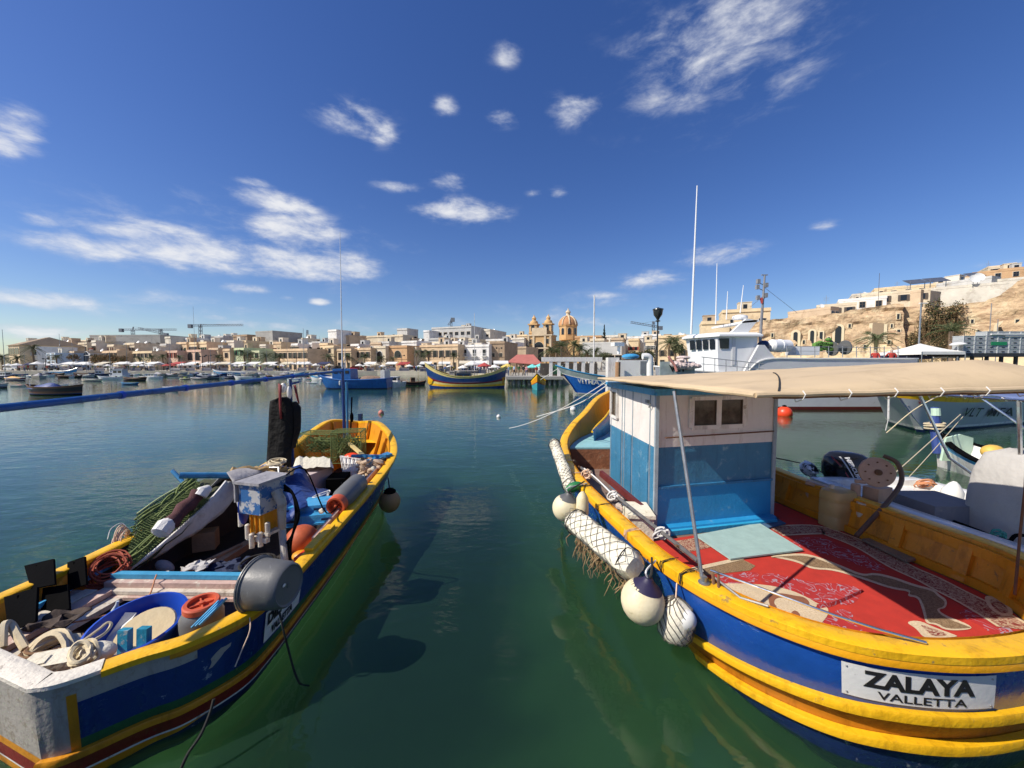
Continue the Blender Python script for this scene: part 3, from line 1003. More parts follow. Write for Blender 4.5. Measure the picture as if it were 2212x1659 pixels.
def text_mesh(txt, size, bold=.0, shear=0.0):
    c = bpy.data.curves.new('lettering', 'FONT')
    c.body = txt
    c.size = size
    c.offset = bold
    c.shear = shear
    c.resolution_u = 3
    o = bpy.data.objects.new('lettering', c)
    C.objects.link(o)
    dg = bpy.context.evaluated_depsgraph_get()
    me = bpy.data.meshes.new_from_object(o.evaluated_get(dg))
    bpy.data.objects.remove(o)
    bm = bmesh.new()
    bm.from_mesh(me)
    bmesh.ops.triangulate(bm, faces=bm.faces[:])
    bmesh.ops.subdivide_edges(bm, edges=[e for e in bm.edges if e.calc_length() > size * .3], cuts=1)
    bm.to_mesh(me)
    bm.free()
    return me


def lettering(txt, size, fn, mat, parent, width=None, bold=.0, shear=0.0):
    """fn maps (x from -.5..+.5 of the width, y from 0..1 of cap height) to a world point"""
    me = text_mesh(txt, size, bold, shear)
    xs = [v.co.x for v in me.vertices]
    ys = [v.co.y for v in me.vertices]
    x0, x1, y0, y1 = min(xs), max(xs), min(ys), max(ys)
    for v in me.vertices:
        v.co = fn((v.co.x - x0) / (x1 - x0) - .5, (v.co.y - y0) / (y1 - y0))
    me.materials.clear()
    me.materials.append(mat)
    me.update()
    return put('lettering', me, parent)


INK = M('black_lettering', (.012, .012, .013), .6, .2, 8, 0)
PLATE = M('white_name_plate', (.74, .73, .69), .5, .06, 4, .1, 30, wear=((.35, .34, .3), .36, 9, .08))


def coil(c, r, mat, name, label, cat, n=7, ax=(0, 0, 1), thick=.012, jit=.35, seed=1, flat=.5, parent=None, droop=0.0):
    """a loose hank of line"""
    rr = random.Random(seed)
    ax = Vector(ax).normalized()
    x = ax.orthogonal().normalized()
    y = ax.cross(x)
    pts = []
    for k in range(n):
        ra, rb = r * rr.uniform(1 - jit, 1 + jit * .5), r * rr.uniform(1 - jit, 1 + jit * .5)
        o = (x * rr.uniform(-1, 1) + y * rr.uniform(-1, 1)) * r * jit * .6 + ax * rr.uniform(-1, 1) * r * flat
        tilt = rr.uniform(-.5, .5)
        for i in range(10):
            a = 2 * math.pi * i / 10
            p = x * math.cos(a) * ra + y * math.sin(a) * rb
            pts.append(Vector(c) + o + p + ax * math.sin(a + k) * tilt * r * .5 - V(0, 0, droop * (1 - math.cos(a)) * r))
    pts = crom(pts, 2)
    m = MB().tube(pts, thick, n=5)
    o = m.build(name, mat, parent)
    return tag(o, label, cat) if label else o


def rope(pts, r, mat, name, label, cat, sag=0.0, n=6, sub=5, parent=None, group=None):
    pts = [Vector(p) for p in pts]
    if len(pts) == 2 and sag:
        a, c = pts
        pts = [a.lerp(c, i / 8) - V(0, 0, sag * 4 * (i / 8) * (1 - i / 8)) for i in range(9)]
        sub = 2
    o = MB().tube(crom(pts, sub), r, n=n).build(name, mat, parent)
    return tag(o, label, cat, group) if label else o


# ================================================================== LEFT BOAT
lb = thing('fishing_boat', 'open blue and yellow fishing boat crammed with nets, tubs and gear, nearest on the left', 'boat', (-3.7, 6, 0))
LH = Hull([
    [(-3.29, 2.42, .80, .04), (-3.12, 2.47, .80, .05), (-2.83, 2.7, .80, .07), (-2.6, 2.85, .80, .08), (-2.36, 3.19, .80, .1), (-2.31, 3.55, .80, .12), (-2.32, 4.08, .81, .14), (-2.34, 5.17, .88, .2), (-2.35, 6.05, .95, .3),
     (-2.44, 7.5, 1.08, .42), (-2.68, 8.4, 1.22, .46), (-3.1, 9.2, 1.38, .45), (-3.62, 9.85, 1.50, .42), (-4.28, 10.35, 1.42, .3)],
    [(-4.28, 10.35, 1.42, .3), (-4.9, 9.95, 1.52, .42), (-5.02, 9.2, 1.38, .45), (-4.97, 8.4, 1.22, .44), (-4.88, 7.2, 1.05, .35), (-4.84, 5.6, .90, .2), (-4.86, 4.3, .82, .15), (-4.92, 3.5, .80, .1), (-4.97, 2.95, .80, .06)],
    [(-4.97, 2.95, .80, .06), (-4.1, 2.68, .80, .05), (-3.29, 2.42, .80, .04)]], n=6)
frac = lambda f: (lambda i: LH.g(i) * (1 - f))
LROWS = [frac(0), frac(.15), frac(.24), frac(.60), frac(.69), frac(.77), frac(.905), frac(.925), lambda i: LH.g(i) * (.075 - .10 * max(0, min(1, (2.95 - LH.p[int(i) % LH.n].y) / .4))), lambda i: -.06, lambda i: -.35]


def lmat(r, i):
    p = LH.p[i]
    st = p.y < 2.62 and p.x < -3.09 or i >= LH.n - 14
    if r == 0:
        return 4 if p.x < -2.66 and p.y < 3 or i >= LH.n - 14 else 0
    if st and r < 4:
        return 4 if (p.x < -3.14 or i >= LH.n - 14) else 0
    if r == 1:
        return 4 if p.y < 2.85 and p.x > -3.5 else 1
    return [0, 1, 1, 2, 0, 3, 5, 0, 6, 6][r]


m = LH.skin(LROWS, lmat)
m.build('hull', [ORA, BLU, GRN, RED, GRYW, WHT, NAV], lb)
kw = LH.find(-3.0, 2.6)
LH.cap(.11, .05, .035, i0=kw, i1=LH.n - 13).build('gunwale', [YEL], lb)
LH.cap(.12, .035, .02, i0=LH.n - 13, i1=LH.n + kw, dz=.008).build('stern_cap', [M('chipped_white_paint', (.72, .66, .55), .7, .1, 4, .5, 25, wear=((.3, .25, .2), .4, 12, .05))], lb)
LH.strake(0, LH.n * .5, frac(.69), .06, .04).build('rubbing_strake', [ORA], lb)
LH.strake(LH.find(-2.66, 2.8), LH.n * .5, frac(.03), .075, .035).build('sheer_strake', [ORA], lb)
m = MB()
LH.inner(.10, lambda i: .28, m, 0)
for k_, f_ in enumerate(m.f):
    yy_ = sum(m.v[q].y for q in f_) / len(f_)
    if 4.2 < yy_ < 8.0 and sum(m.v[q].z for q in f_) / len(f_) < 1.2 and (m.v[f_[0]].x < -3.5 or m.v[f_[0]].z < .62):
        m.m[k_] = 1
m.build('inner_planking', [ORA, M('shaded_planking', (.03, .022, .022), .8, .4, 4, .3, 20)], lb)  # dark planking paints the shade that falls under the shelter
LH.deck(.1, .28).build('bottom_boards', [M('dark_boards', (.035, .03, .028), .6, .4, 5, .3, 20)], lb, 0)  # bottom boards all in one dark tone
# white stern moulding with chipped top
# frames inside the bow and sides
for i in [LH.find(x, y) for x, y in ((-2.44, 7.5), (-2.56, 8.0), (-2.85, 8.75), (-3.2, 9.35), (-3.7, 9.9), (-4.85, 9.9), (-5.02, 9.2), (-4.97, 8.4), (-4.86, 6.4), (-4.86, 4.3), (-2.32, 4.6), (-2.35, 6.1))]:
    a, q = LH.at(i, LH.g(i) - .05) - LH.nrm[i] * .13, LH.at(i, .45) - LH.nrm[i] * .13
    MB().beam(a, q, .07, .06, up=LH.nrm[i]).build('rib', ORA, lb, 0)
m = MB()
k0 = LH.find(-3.3, 9.4)
k1 = LH.find(-5.0, 9.4)
fp = [LH.at(i, 1.02) - LH.nrm[i] * .1 for i in range(k0, k1 + 1)]
m.add([V(p.x, p.y, 1.02) for p in fp], [tuple(range(len(fp)))])
m.build('foredeck', [YEL], lb, 0)
MB().beam(V(-4.28, 10.33, .3), V(-4.28, 10.4, 1.62), .09, .12).build('stem_post', NAV, lb)
# eye coloured patch where the paint has gone, and name plate
px = onY(445, 1425, 2.75)
i0 = LH.find(-2.47, 2.98)
m = MB()
pp = []
for a in range(14):
    q = 2 * math.pi * a / 14
    rr_ = (1 + .25 * math.sin(3 * q + 1) + .12 * math.sin(5 * q))
    pp.append(LH.at(i0 + .9 * math.cos(q) * rr_ + .4 * math.sin(q), .54 + .062 * math.sin(q) * rr_ + .03 * math.cos(q), .004))
m.add(pp, [tuple(range(14))])
m.build('bare_patch', [GRYW], lb, 0)
ia, ib = LH.find(-2.33, 3.36), LH.find(-2.31, 4.0)
i_a, i_b = ia + .3, ib + .2


def lplate(x, y, o=.012):
    i = i_a + (x + .5) * (i_b - i_a)
    return LH.at(i, .36 + (y) * .30, o)


m = MB()
m.grid([[lplate(-.5 + k / 12, j / 3) for k in range(13)] for j in range(4)])
m.build('name_plate', [PLATE], lb)
lettering('DILARES', .2, lambda x, y: lplate(x * .88, .52 + y * .4, .018), INK, lb, bold=.012)
lettering('VALLETTA', .2, lambda x, y: lplate(x * .62, .1 + y * .28, .018), INK, lb, bold=.01)

# thwarts and benches in worn pink-white boards
zt = .62
BL_BOARD = M('blue_board_edge', (.05, .3, .5), .6, .2, 4, .2, 30)
for k, (yy, zz, hh, mt) in enumerate(((4.02, .66, .05, BL_BOARD), (3.965, .60, .06, PINKW), (3.90, .555, .035, CRM), (3.86, .515, .03, PINKW))):
    MB().beam(V(-4.45, yy - .0, zz), V(-2.42, yy - .04, zz), .07 if k == 0 else .09, hh).build('thwart_board', mt, lb, 0)
for k, (x, zz, mt) in enumerate(((-4.36, .56, PINKW), (-4.52, .565, CRM), (-4.68, .56, PINKW), (-4.22, .5, CRM))):
    MB().beam(V(x, 3.86, zz), V(x - .06, 2.95, zz), .14, .05).build('side_bench_board', mt, lb, 0)
for k, (yy, zz) in enumerate(((2.92, .56), (2.84, .53))):
    MB().beam(V(-3.92, yy + .12, zz), V(-2.9, yy + .1, zz), .07, .05).build('stern_bench_board', [CRM, PINKW][k], lb, 0)
# inner wale of long pale planks on the near side
for k in range(3):
    MB().beam(V(-2.50 - .02 * k, 4.55, .80 - .06 * k), V(-2.66, 7.7, 1.02 - .06 * k), .04, .07).build('wale_plank', [PINKW, ORA, CRM][k], lb, 0)

# mast with twin blue poles and tall aerial
m = MB()
m.tube([V(-4.42, 9.7, .95), V(-4.44, 9.7, 2.9)], [.042, .036], n=10)
m.build('mast', [BLU], lb)
m = MB()
m.tube([V(-4.33, 9.68, .95), V(-4.33, 9.68, 2.55)], .03, n=10)
m.build('twin_pole', [MBL], lb)
m = MB()
m.tube([V(-4.44, 9.7, 2.9), V(-4.43, 9.7, 4.6), V(-4.42, 9.7, 6.4)], [.02, .014, .006], n=6)
m.lathe([(.03, 0), (.03, .1)], V(-4.44, 9.7, 2.95), n=8)
m.build('aerial', [M('pale_aerial', (.6, .62, .65), .4, .1, 3, 0)], lb)
m = MB()
m.tube([V(-4.24, 9.66, 1.3), V(-4.2, 9.68, 2.15)], .02, n=6)
m.ball(V(-4.21, 9.67, 1.62), (.05, .05, .14), n=8, m=6)
m.build('bow_roller_post', [BLK], lb)
# long blue spar over the boat
a, q = V(-4.40, 9.62, 2.84), V(-4.36, 2.2, 2.60)
m = MB()
m.tube([a.lerp(q, i / 10) for i in range(11)], [.030 + .008 * i / 10 for i in range(11)], n=10)
m.build('spar', [paint('blue_spar_paint', (.02, .1, .32), (.25, .3, .35), .36)], lb)
for i in range(5):
    p = a.lerp(q, .3 + i * .11)
    MB().lathe([(.045, -.02), (.045, .02)], p, q - a, n=10).build('spar_band', [TUBB], lb)
m = MB()
m.tube([V(-4.36, 7.28, .6), V(-4.36, 7.28, 2.72)], .027, n=8)
m.beam(V(-4.36, 7.28, 2.62), V(-4.2, 7.28, 2.66), .04, .04)
m.build('spar_support', [BLU], lb)

# ---- things lying in the left boat
# tent-like shelter: white sheet, grey flap, blue tarpaulin over a blue ridge pole
sh = thing('tarpaulin_shelter', 'tent of white and blue tarpaulin stretched over a blue ridge pole, dark inside', 'tarpaulin', (-4.0, 5.8, .3))
R0 = V(-4.32, 5.45, 1.27)
R1_ = V(-4.05, 6.9, 1.22)
m = MB()
rp0, rp1 = onY(388, 1027, 5.2), onY(500, 1027, 5.55)
m.tube([rp0, rp1], [.045, .045], n=12)
m.build('ridge_pole', [MBL], sh)
m = MB()
m.tube([onY(372, 1017, 5.6), onY(408, 1054, 5.5)], .028, n=8)
m.build('prop_pole', [MBL], sh)
e0 = [onY(u, v, y) for u, v, y in ((268, 1240, 4.25), (330, 1192, 4.45), (385, 1145, 4.7), (430, 1105, 4.95), (465, 1068, 5.2), (488, 1040, 5.4))]
eL = [onY(u, v, y * 1.03) for u, v, y in ((269, 1243, 4.25), (338, 1203, 4.45), (399, 1166, 4.7), (450, 1132, 4.95), (495, 1092, 5.2), (524, 1050, 5.4))]
eT = [onY(296, 1114, 4.82), onY(330, 1092, 5.0), onY(360, 1072, 5.2), onY(392, 1052, 5.4), onY(420, 1036, 5.65), onY(470, 1030, 5.9)]
E0, EL, ET = crom(e0, 3), crom(eL, 3), crom(eT, 3)
m = MB()
m.grid([[p.lerp(q, j / 5) + V(.0, .03 * math.sin(math.pi * j / 5), .012 * math.sin(k * 1.7 + j)) for k, (p, q) in enumerate(zip(E0, EL))] for j in range(6)])
m.tube(E0, .014, n=6)
m.build('white_sheet', [TARPW], sh)
m = MB()
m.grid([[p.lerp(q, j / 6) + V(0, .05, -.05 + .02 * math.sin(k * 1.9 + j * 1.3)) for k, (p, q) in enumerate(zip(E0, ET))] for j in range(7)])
m.build('olive_sheet', [M('olive_dark_sheet', (.045, .05, .022), .9, .3, 6, .5, 12)], sh)  # dark sheet laid under the net to keep sun out of the shelter
m = MB()
rdg = [onY(490, 1022, 5.5), onY(530, 1012, 6.1), onY(565, 1010, 6.5), onY(600, 1008, 6.9)]
low = [V(-4.86, 5.4, .9), V(-4.86, 6.1, .95), V(-4.86, 6.8, 1.0), V(-4.86, 7.3, 1.05)]
m.grid([[p.lerp(q, j / 5) + V(0, 0, .02 * math.sin(k * 1.3 + j * 2)) for k, (p, q) in enumerate(zip(crom(rdg, 3), crom(low, 3)))] for j in range(6)])
m.build('rear_sheet', [TARPG], sh)  # back sheet added to block the sun behind the ridge
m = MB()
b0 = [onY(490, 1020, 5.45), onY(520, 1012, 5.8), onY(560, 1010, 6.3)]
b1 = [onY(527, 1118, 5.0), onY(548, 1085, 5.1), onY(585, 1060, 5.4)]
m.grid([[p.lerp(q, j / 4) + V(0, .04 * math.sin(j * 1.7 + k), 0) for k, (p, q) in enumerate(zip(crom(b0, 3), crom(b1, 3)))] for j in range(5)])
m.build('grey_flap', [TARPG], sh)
c0 = [onY(560, 1011, 6.2), onY(590, 1006, 6.5), onY(648, 1008, 6.75)]
c1 = [onY(605, 1140, 5.0), onY(650, 1104, 5.3), onY(716, 1066, 6.1)]
m = MB()
m.grid([[p.lerp(q, j / 8) + V(0, .03 * math.sin(j * 1.2 + k * 1.9), .035 * math.sin(k * 1.4 + j * .9) - .10 * math.sin(math.pi * j / 8)) for k, (p, q) in enumerate(zip(crom(c0, 5), crom(c1, 5)))] for j in range(9)])
m.build('blue_sheet', [TARPB], sh)
m = MB()
m.grid([[onY(540 + k * 14, 1012 - 3 * math.sin(k), 6.35 + k * .02) + V(0, 0, .03 * math.sin(k * 2.3)) for k in range(8)], [onY(535 + k * 14, 1024 + 4 * math.sin(k * 1.3), 6.1) for k in range(8)]])
m.tube([onY(500 + k * 12, 1015 + 3 * math.sin(k * 1.7), 5.9 + .05 * k) for k in range(11)], .05, n=7)
m.build('rolled_edge', [M('straw_sacking', (.42, .28, .12), .9, .3, 8, .6, 30)], sh)

def solid(o, th=.012):
    md = o.modifiers.new('t', 'SOLIDIFY')
    md.thickness = th
    md.offset = 0
    return o


for o in list(sh.children):
    if 'sheet' in o.name or 'flap' in o.name or 'edge' in o.name:
        solid(o)
m = MB()
m.tube([onY(582, 1010, 6.0), onY(602, 1010, 6.0), onY(604, 1090, 5.5)], .014, n=6)
m.build('bent_tube', [STEEL], sh)
# maroon net roll with white ends
ax0, ax1 = onY(345, 1152, 4.45), onY(440, 1056, 5.1)
m = MB()
pts = [ax0.lerp(ax1, i / 8) + V(.0, 0, .02 * math.sin(i * 2)) for i in range(9)]
m.tube(pts[1:8], [.085 + .014 * math.sin(i * 2.2) for i in range(7)], n=12)
o = m.build('net_roll', [NETM])
root = tag(o, 'long maroon net bundled in white sacking lying along the white tarpaulin', 'net')
m = MB()
m.tube([ax0 + (ax0 - ax1) * .03, pts[0], pts[1], pts[1].lerp(pts[2], .4)], [.05, .10, .105, .09], n=10)
m.build('sacking', [TARPW], o)
m = MB()
m.tube([pts[6].lerp(pts[7], .5) + V(.05, 0, .0), pts[7] + V(.06, 0, .01), pts[8] + V(.08, 0, .02)], [.08, .085, .05], n=10)
m.build('sacking', [TARPW], o)


def net_sheet(rows, name, mat, parent=None, r=.004, slack=.0):
    """a net: strands as thin tubes along both diagonals of a grid of points"""
    m = MB()
    nr, nc = len(rows), len(rows[0])
    for a in range(-nr, nc):
        for sgn in (1, -1):
            pts = []
            for j in range(nr):
                k = a + j if sgn > 0 else nc - 1 - a - j
                if 0 <= k < nc:
                    pts.append(rows[j][k])
            if len(pts) > 1:
                m.tube(pts, r, n=3)
    return m.build(name, mat, parent, 0)


def patch(c00, c10, c01, c11, nr, nc, sag=0.0, wob=0.0, seed=3):
    rr = random.Random(seed)
    out = []
    for j in range(nr):
        t = j / (nr - 1)
        row = []
        for k in range(nc):
            s_ = k / (nc - 1)
            p = c00.lerp(c10, s_).lerp(c01.lerp(c11, s_), t)
            row.append(p + V(rr.uniform(-1, 1) * wob, rr.uniform(-1, 1) * wob, rr.uniform(-1, 1) * wob - sag * math.sin(math.pi * t)))
        out.append(row)
    return out


ng = thing('green_net', 'olive green fishing net draped over the far gunwale beside the white tarpaulin', 'net', (-4.8, 4.8, .8))
A0, A1 = onY(296, 1110, 4.8), onY(420, 1030, 5.65)
B0, B1 = onY(268, 1236, 4.2), onY(452, 1082, 5.05)
net_sheet(patch(A0, A1, B0, B1, 22, 36, -.02, .006), 'netting', NETG, ng, .0045)
m = MB()
for k in range(5):
    q = patch(A0.lerp(B0, .15), A1.lerp(B1, .1), B0.lerp(A0, .1), B1.lerp(A1, .15), 6, 5, .03, .05, 20 + k)
    for row in q:
        m.tube(crom(row, 3), .012, n=4)
m.build('bunched_folds', [NETG], ng)
m = MB()
m.tube(crom([A0, A0.lerp(A1, .35) + V(0, 0, .02), A0.lerp(A1, .7), A1], 4), .012, n=5)
m.build('head_rope', [M('pale_green_rope', (.35, .4, .2), .9, .2, 20)], ng)
coil(onY(262, 1165, 4.55), .13, ROPEP, 'rope_hank', 'pale orange hank of thin line hung over the far gunwale', 'rope', 11, (1, .4, .2), .007, .45, 4, droop=.3)
coil(onY(236, 1232, 4.1), .17, ROPER, 'rope_coil', 'brick red coil of line below the pale orange hank', 'rope', 16, (.2, -.5, 1), .009, .35, 5)
rope([onY(232, 1165, 4.5), onY(240, 1142, 4.6), onY(262, 1130, 4.7), onY(275, 1140, 4.7)], .004, ROPEW, 'loose_line', 'single pale loop of line standing out over the water', 'line')
# black rubber mats on the far gunwale
for k, (pp, lab) in enumerate(((((52, 1222), (115, 1207), (118, 1262), (66, 1272)), 'black rubber mat standing highest on the far gunwale'),
                               (((145, 1215), (182, 1202), (186, 1262), (146, 1275)), 'black rubber mat nearest the red coil'),
                               (((8, 1290), (80, 1268), (76, 1342), (18, 1366)), 'broad black rubber mat lowest and nearest the stern'),
                               (((92, 1270), (146, 1262), (150, 1322), (86, 1342)), 'black rubber mat leaning in the middle of the group'))):
    y0 = (3.62, 3.78, 3.22, 3.5)[k]
    P4 = [onY(u, v, y0 + (.16 if j < 2 else -.04)) for j, (u, v) in enumerate(pp)]
    nn = (P4[1] - P4[0]).cross(P4[3] - P4[0]).normalized() * .02
    m = MB().prism(P4, nn)
    m.tube([P4[0].lerp(P4[1], .5) + V(0, -.02, -.02), P4[0].lerp(P4[1], .5) + V(.02, -.03, -.05)], .008, n=5)
    tag(m.build('rubber_mat', BLK, None, 0), lab, 'mat', 'black rubber mats along the gunwale')
# stern end: blue tub
tub = thing('blue_tub', 'big round blue plastic tub with a cream disc and two blue blocks in it', 'tub', (-3.17, 3.22, .42))
cx = V(-3.36, 3.24, .44)
tl = Matrix.Rotation(R(8), 3, 'X')
m = MB()
m.lathe([(.27, 0), (.335, .24), (.35, .25), (.35, .27), (.33, .275), (.32, .25), (.26, .03), (.001, .02)], cx, tl @ V(.05, -.05, 1), n=36)
m.build('tub_wall', TUBB, tub)
m = MB()
m.lathe([(.001, .0), (.21, 0), (.22, .015), (.21, .03), (.001, .03)], cx + V(.06, -.02, .15), V(.1, -.5, 1), n=28)
m.build('cream_disc', [M('cream_wood_disc', (.55, .43, .24), .7, .15, 4, .2, 20)], tub)
for dx in (.13, .27):
    MB().box(cx + V(dx - .05, -.24 + dx * .15, .17), (.085, .05, .3), rot=Matrix.Rotation(R(-4), 3, 'X')).build('blue_block', [paint('turquoise_block', (.02, .24, .36), (.3, .36, .36), .4)], tub, 0)
m = MB()
m.add([cx + V(-.28, -.05, .09), cx + V(-.2, .06, .28), cx + V(-.14, .1, .25), cx + V(-.14, -.1, .1)], [(0, 1, 2, 3)])
solid(m.build('white_rag', [WHITEP], tub, 0))


def jar(c, ax, r, h, label, lid=LIDR, body=GRYP, handle=True):
    th = thing('screw_top_drum', label, 'drum', c)
    ax = Vector(ax).normalized()
    MB().lathe([(r * .85, 0), (r, .03), (r, h * .3), (r * 1.02, h * .32), (r, h * .35), (r, h * .68), (r * .8, h * .84), (r * .74, h * .86)], c, ax, n=28).build('drum_body', body, th)
    e = c + ax * h * .86
    MB().lathe([(r * .70, -.01), (r * .84, 0), (r * .84, h * .11), (r * .78, h * .14), (r * .62, h * .14), (r * .6, h * .05), (.001, h * .05)], e, ax, n=28).build('lid', lid, th)
    m = MB()
    m.lathe([(r * .13, 0), (r * .13, h * .08), (.001, h * .09)], e + ax * h * .05, ax, n=10)
    for k in range(4):
        q = ax.orthogonal().normalized()
        q = Quaternion(ax, k * math.pi / 2) @ q
        m.beam(e + ax * h * .07, e + ax * h * .07 + q * r * .55, .012, .02)
    m.build('lid_grip', lid, th)
    return th


j1 = jar(V(-2.86, 3.3, .44), (.05, -.05, 1), .165, .40, 'grey plastic drum with an orange screw lid standing by the blue tub')
m = MB()
for k in range(3):
    m.beam(V(-2.78 + k * .035, 3.1, .72 + k * .012), V(-2.66 + k * .035, 3.26, .86 + k * .012), .014, .018)
tag(m.build('blue_sticks', LBL, None, 0), 'light blue slats leaning on the grey drum', 'slats')
# white post base, ropes and block at the stern
m = MB()
m.box(V(-3.66, 2.86, .56), (.40, .2, .2), rz=R(18))
m.box(V(-3.78, 2.78, .62), (.2, .1, .1), rz=R(28))
tag(m.build('foam_block', [FOAM], None, 0), 'cream foam block with cut corners on the stern', 'block')
coil(V(-3.88, 2.95, .62), .15, ROPEC, 'rope_coil', 'thick cream mooring rope heaped in the stern corner', 'rope', 5, (.1, -.6, 1), .024, .4, 9)
rope([onY(5, 1400, 2.95), onY(8, 1352, 3.05), onY(22, 1348, 3.1), onY(36, 1370, 3.05), onY(55, 1402, 2.98)], .028, ROPEC, 'hose', 'cream hose bent in a hoop above the stern', 'hose')
rope([onY(148, 1420, 2.75), onY(162, 1395, 2.85), onY(185, 1380, 2.9), onY(215, 1358, 3.0), onY(232, 1345, 3.05), onY(240, 1350, 3.05), onY(226, 1368, 3.0), onY(200, 1385, 2.9)], .012, ROPEC, 'rope', 'rope with an eye splice standing up at the stern', 'rope')
coil(onY(180, 1412, 2.72), .09, ROPEC, 'rope_coil', 'small heap of yellowish rope on the stern bench', 'rope', 6, (0, -.4, 1), .014, .5, 12)
m = MB()
m.ball(onY(212, 1408, 2.8), (.13, .08, .07))
tag(m.build('stained_float', FOAM), 'stained rough float among the stern ropes', 'float')
rope([onY(265, 1352, 3.7), onY(235, 1336, 3.75), onY(190, 1340, 3.7), onY(140, 1365, 3.5)], .014, BLK, 'hose', 'black hose curving across the stern well', 'hose')
m = MB()
for k in range(2):
    m.beam(V(-4.72, 4.2 + .1 * k, .64), V(-4.66, 3.5, .62 + .02 * k), .04, .03)
tag(m.build('blue_batten', LBL, None, 0), 'blue batten lying behind the rubber mats', 'batten')
# dark clutter under the shelter
m = MB()
m.beam(onY(420, 1250, 4.35), onY(560, 1160, 5.3), .12, .08)
m.beam(onY(380, 1246, 4.3), onY(520, 1180, 5.0), .06, .06)
tag(m.build('brown_plank', WOOD, None, 0), 'brown planks lying slanted in the dark well', 'plank')
tag(MB().box(onY(445, 1165, 5.2), (.26, .2, .26), rz=.4).build('wooden_box', WOOD, None, 0), 'small brown box in the dark under the tarpaulin', 'box')
m = MB()
m.ball(onY(356, 1224, 4.5), (.12, .06, .07), rot=Matrix.Rotation(.5, 3, 'Y'))
tag(m.build('grey_bag', TARPG), 'crumpled grey bag in the dark well', 'bag')
m = MB()
for k in range(9):
    m.ball(onY(285 + k * 13 + rnd(-3, 3), 1243 + rnd(-2, 2), 4.1), rnd(.02, .045), n=8, m=6)
struct(m.build('net_corks', [FOAM]), 'stuff')

# net hauler machine
nh = thing('net_hauler', 'battered blue and white net hauler with rollers on a pole at the near side', 'net hauler', (-2.75, 4.1, .8))
hb = onY(568, 1062, 4.2)
rz = R(-14)
rot = Matrix.Rotation(rz, 3, 'Z')
hl = lambda x, y, z: hb + rot @ V(x, y, z)
CHIP = M('chipped_blue_white', (.42, .42, .42), .6, .1, 4, .2, 30, wear=((.02, .11, .3), .52, 7.5, .03))
MB().box(hl(0, 0, -.03), (.29, .34, .34), rot=rot).build('motor_box', CHIP, nh, 0)
m = MB()
m.box(hl(0, 0, .155), (.36, .42, .03), rot=rot)
m.box(hl(-.17, 0, .05), (.02, .4, .24), rot=rot)
m.build('cover_plate', TARPG, nh, 0)
MB().ball(hl(-.19, -.08, -.16), (.022, .09, .21), n=14, m=10).build('side_disc', TUBB, nh)
MB().box(hl(.03, -.02, -.31), (.2, .2, .24), rot=rot).build('yellow_block', ORA, nh, 0)
for k in range(3):
    MB().box(hl(-.035 + k * .066, -.13, -.31), (.012, .02, .24), rot=rot).build('fin', ORA, nh, 0)
for k, (x, y, z) in enumerate(((-.22, -.1, -.3), (-.1, -.12, -.42), (.0, -.16, -.5), (.1, -.14, -.48), (.16, -.1, -.38))):
    MB().lathe([(.012, -.09), (.026, -.085), (.026, .07), (.012, .08)], hl(x, y, z), (0, 0, 1), n=10).build('roller', CRM, nh)
m = MB()
m.beam(hl(-.12, -.1, -.5), hl(.18, -.12, -.5), .05, .05)
m.beam(hl(-.1, -.02, -.43), hl(.2, -.05, -.43), .16, .03)
m.build('roller_bracket', CRM, nh, 0)
m = MB()
m.tube([hl(.16, .02, .02), hl(.24, .02, -.12), hl(.2, .05, -.45), V(-2.5, 3.98, .72)], [.055, .05, .04, .035], n=10)
m.build('arm', GRYW, nh)
for k in range(3):
    m = MB()
    m.tube(crom([hl(.2, .1, .06 - k * .03), hl(.36, .06, -.02), hl(.45 + .02 * k, .0, -.22), hl(.4, 0, -.45), hl(.3 + .03 * k, .0, -.62), V(-2.46, 4.0, .7)], 5), .014, n=6)
    m.build('hydraulic_hose', BLK, nh)
# big grey pot on its side
gp = thing('grey_bucket', 'large dark grey plastic pot lying on its side on the near gunwale', 'bucket', (-2.2, 3.3, 1.0))
bc = onY(588, 1262, 3.34)
bax = V(.985, -.13, .03).normalized()
m = MB()
m.lathe([(.19, -.17), (.232, -.175), (.238, -.165), (.236, -.14), (.222, -.135), (.205, .1), (.19, .165), (.175, .18), (.165, .172), (.16, .168), (.001, .168)], bc, bax, n=44)
m.lathe([(.19, -.17), (.215, -.13), (.19, .13), (.001, .14)], bc, bax, n=44)
m.build('pot', [GRYP], gp)
m = MB()
m.tube([bc + bax * -.16 + (Quaternion(bax, 2 * math.pi * k / 30) @ bax.orthogonal().normalized()) * .236 for k in range(30)], .011, n=6, closed=True)
m.build('rim', [GRYP], gp)
m = MB()
q0 = bax.orthogonal().normalized()
m.lathe([(.025, .168), (.025, .174), (.015, .176), (.001, .174)], bc, bax, n=14)
m.build('boss', [GRYP], gp)
m = MB()
m.ball(bc + bax * .171 + V(.0, -.07, .04), (.006, .022, .014), n=10, m=6)
m.build('sticker', [PLATE], gp)
rope([bc + V(-.14, -.12, -.18), onY(540, 1360, 3.1), onY(520, 1410, 3.0), onY(508, 1440, 2.95)], .005, ROPEP, 'lashing', 'pale lashing hanging from the grey pot down the blue hull', 'rope')
rope([onY(603, 1320, 3.25), onY(612, 1360, 3.2), onY(622, 1400, 3.3), onY(636, 1450, 3.3), onY(650, 1480, 3.35), onY(668, 1494, 3.4)], .009, ROPEK, 'mooring_line', 'black line hanging from under the grey pot to the water', 'rope')
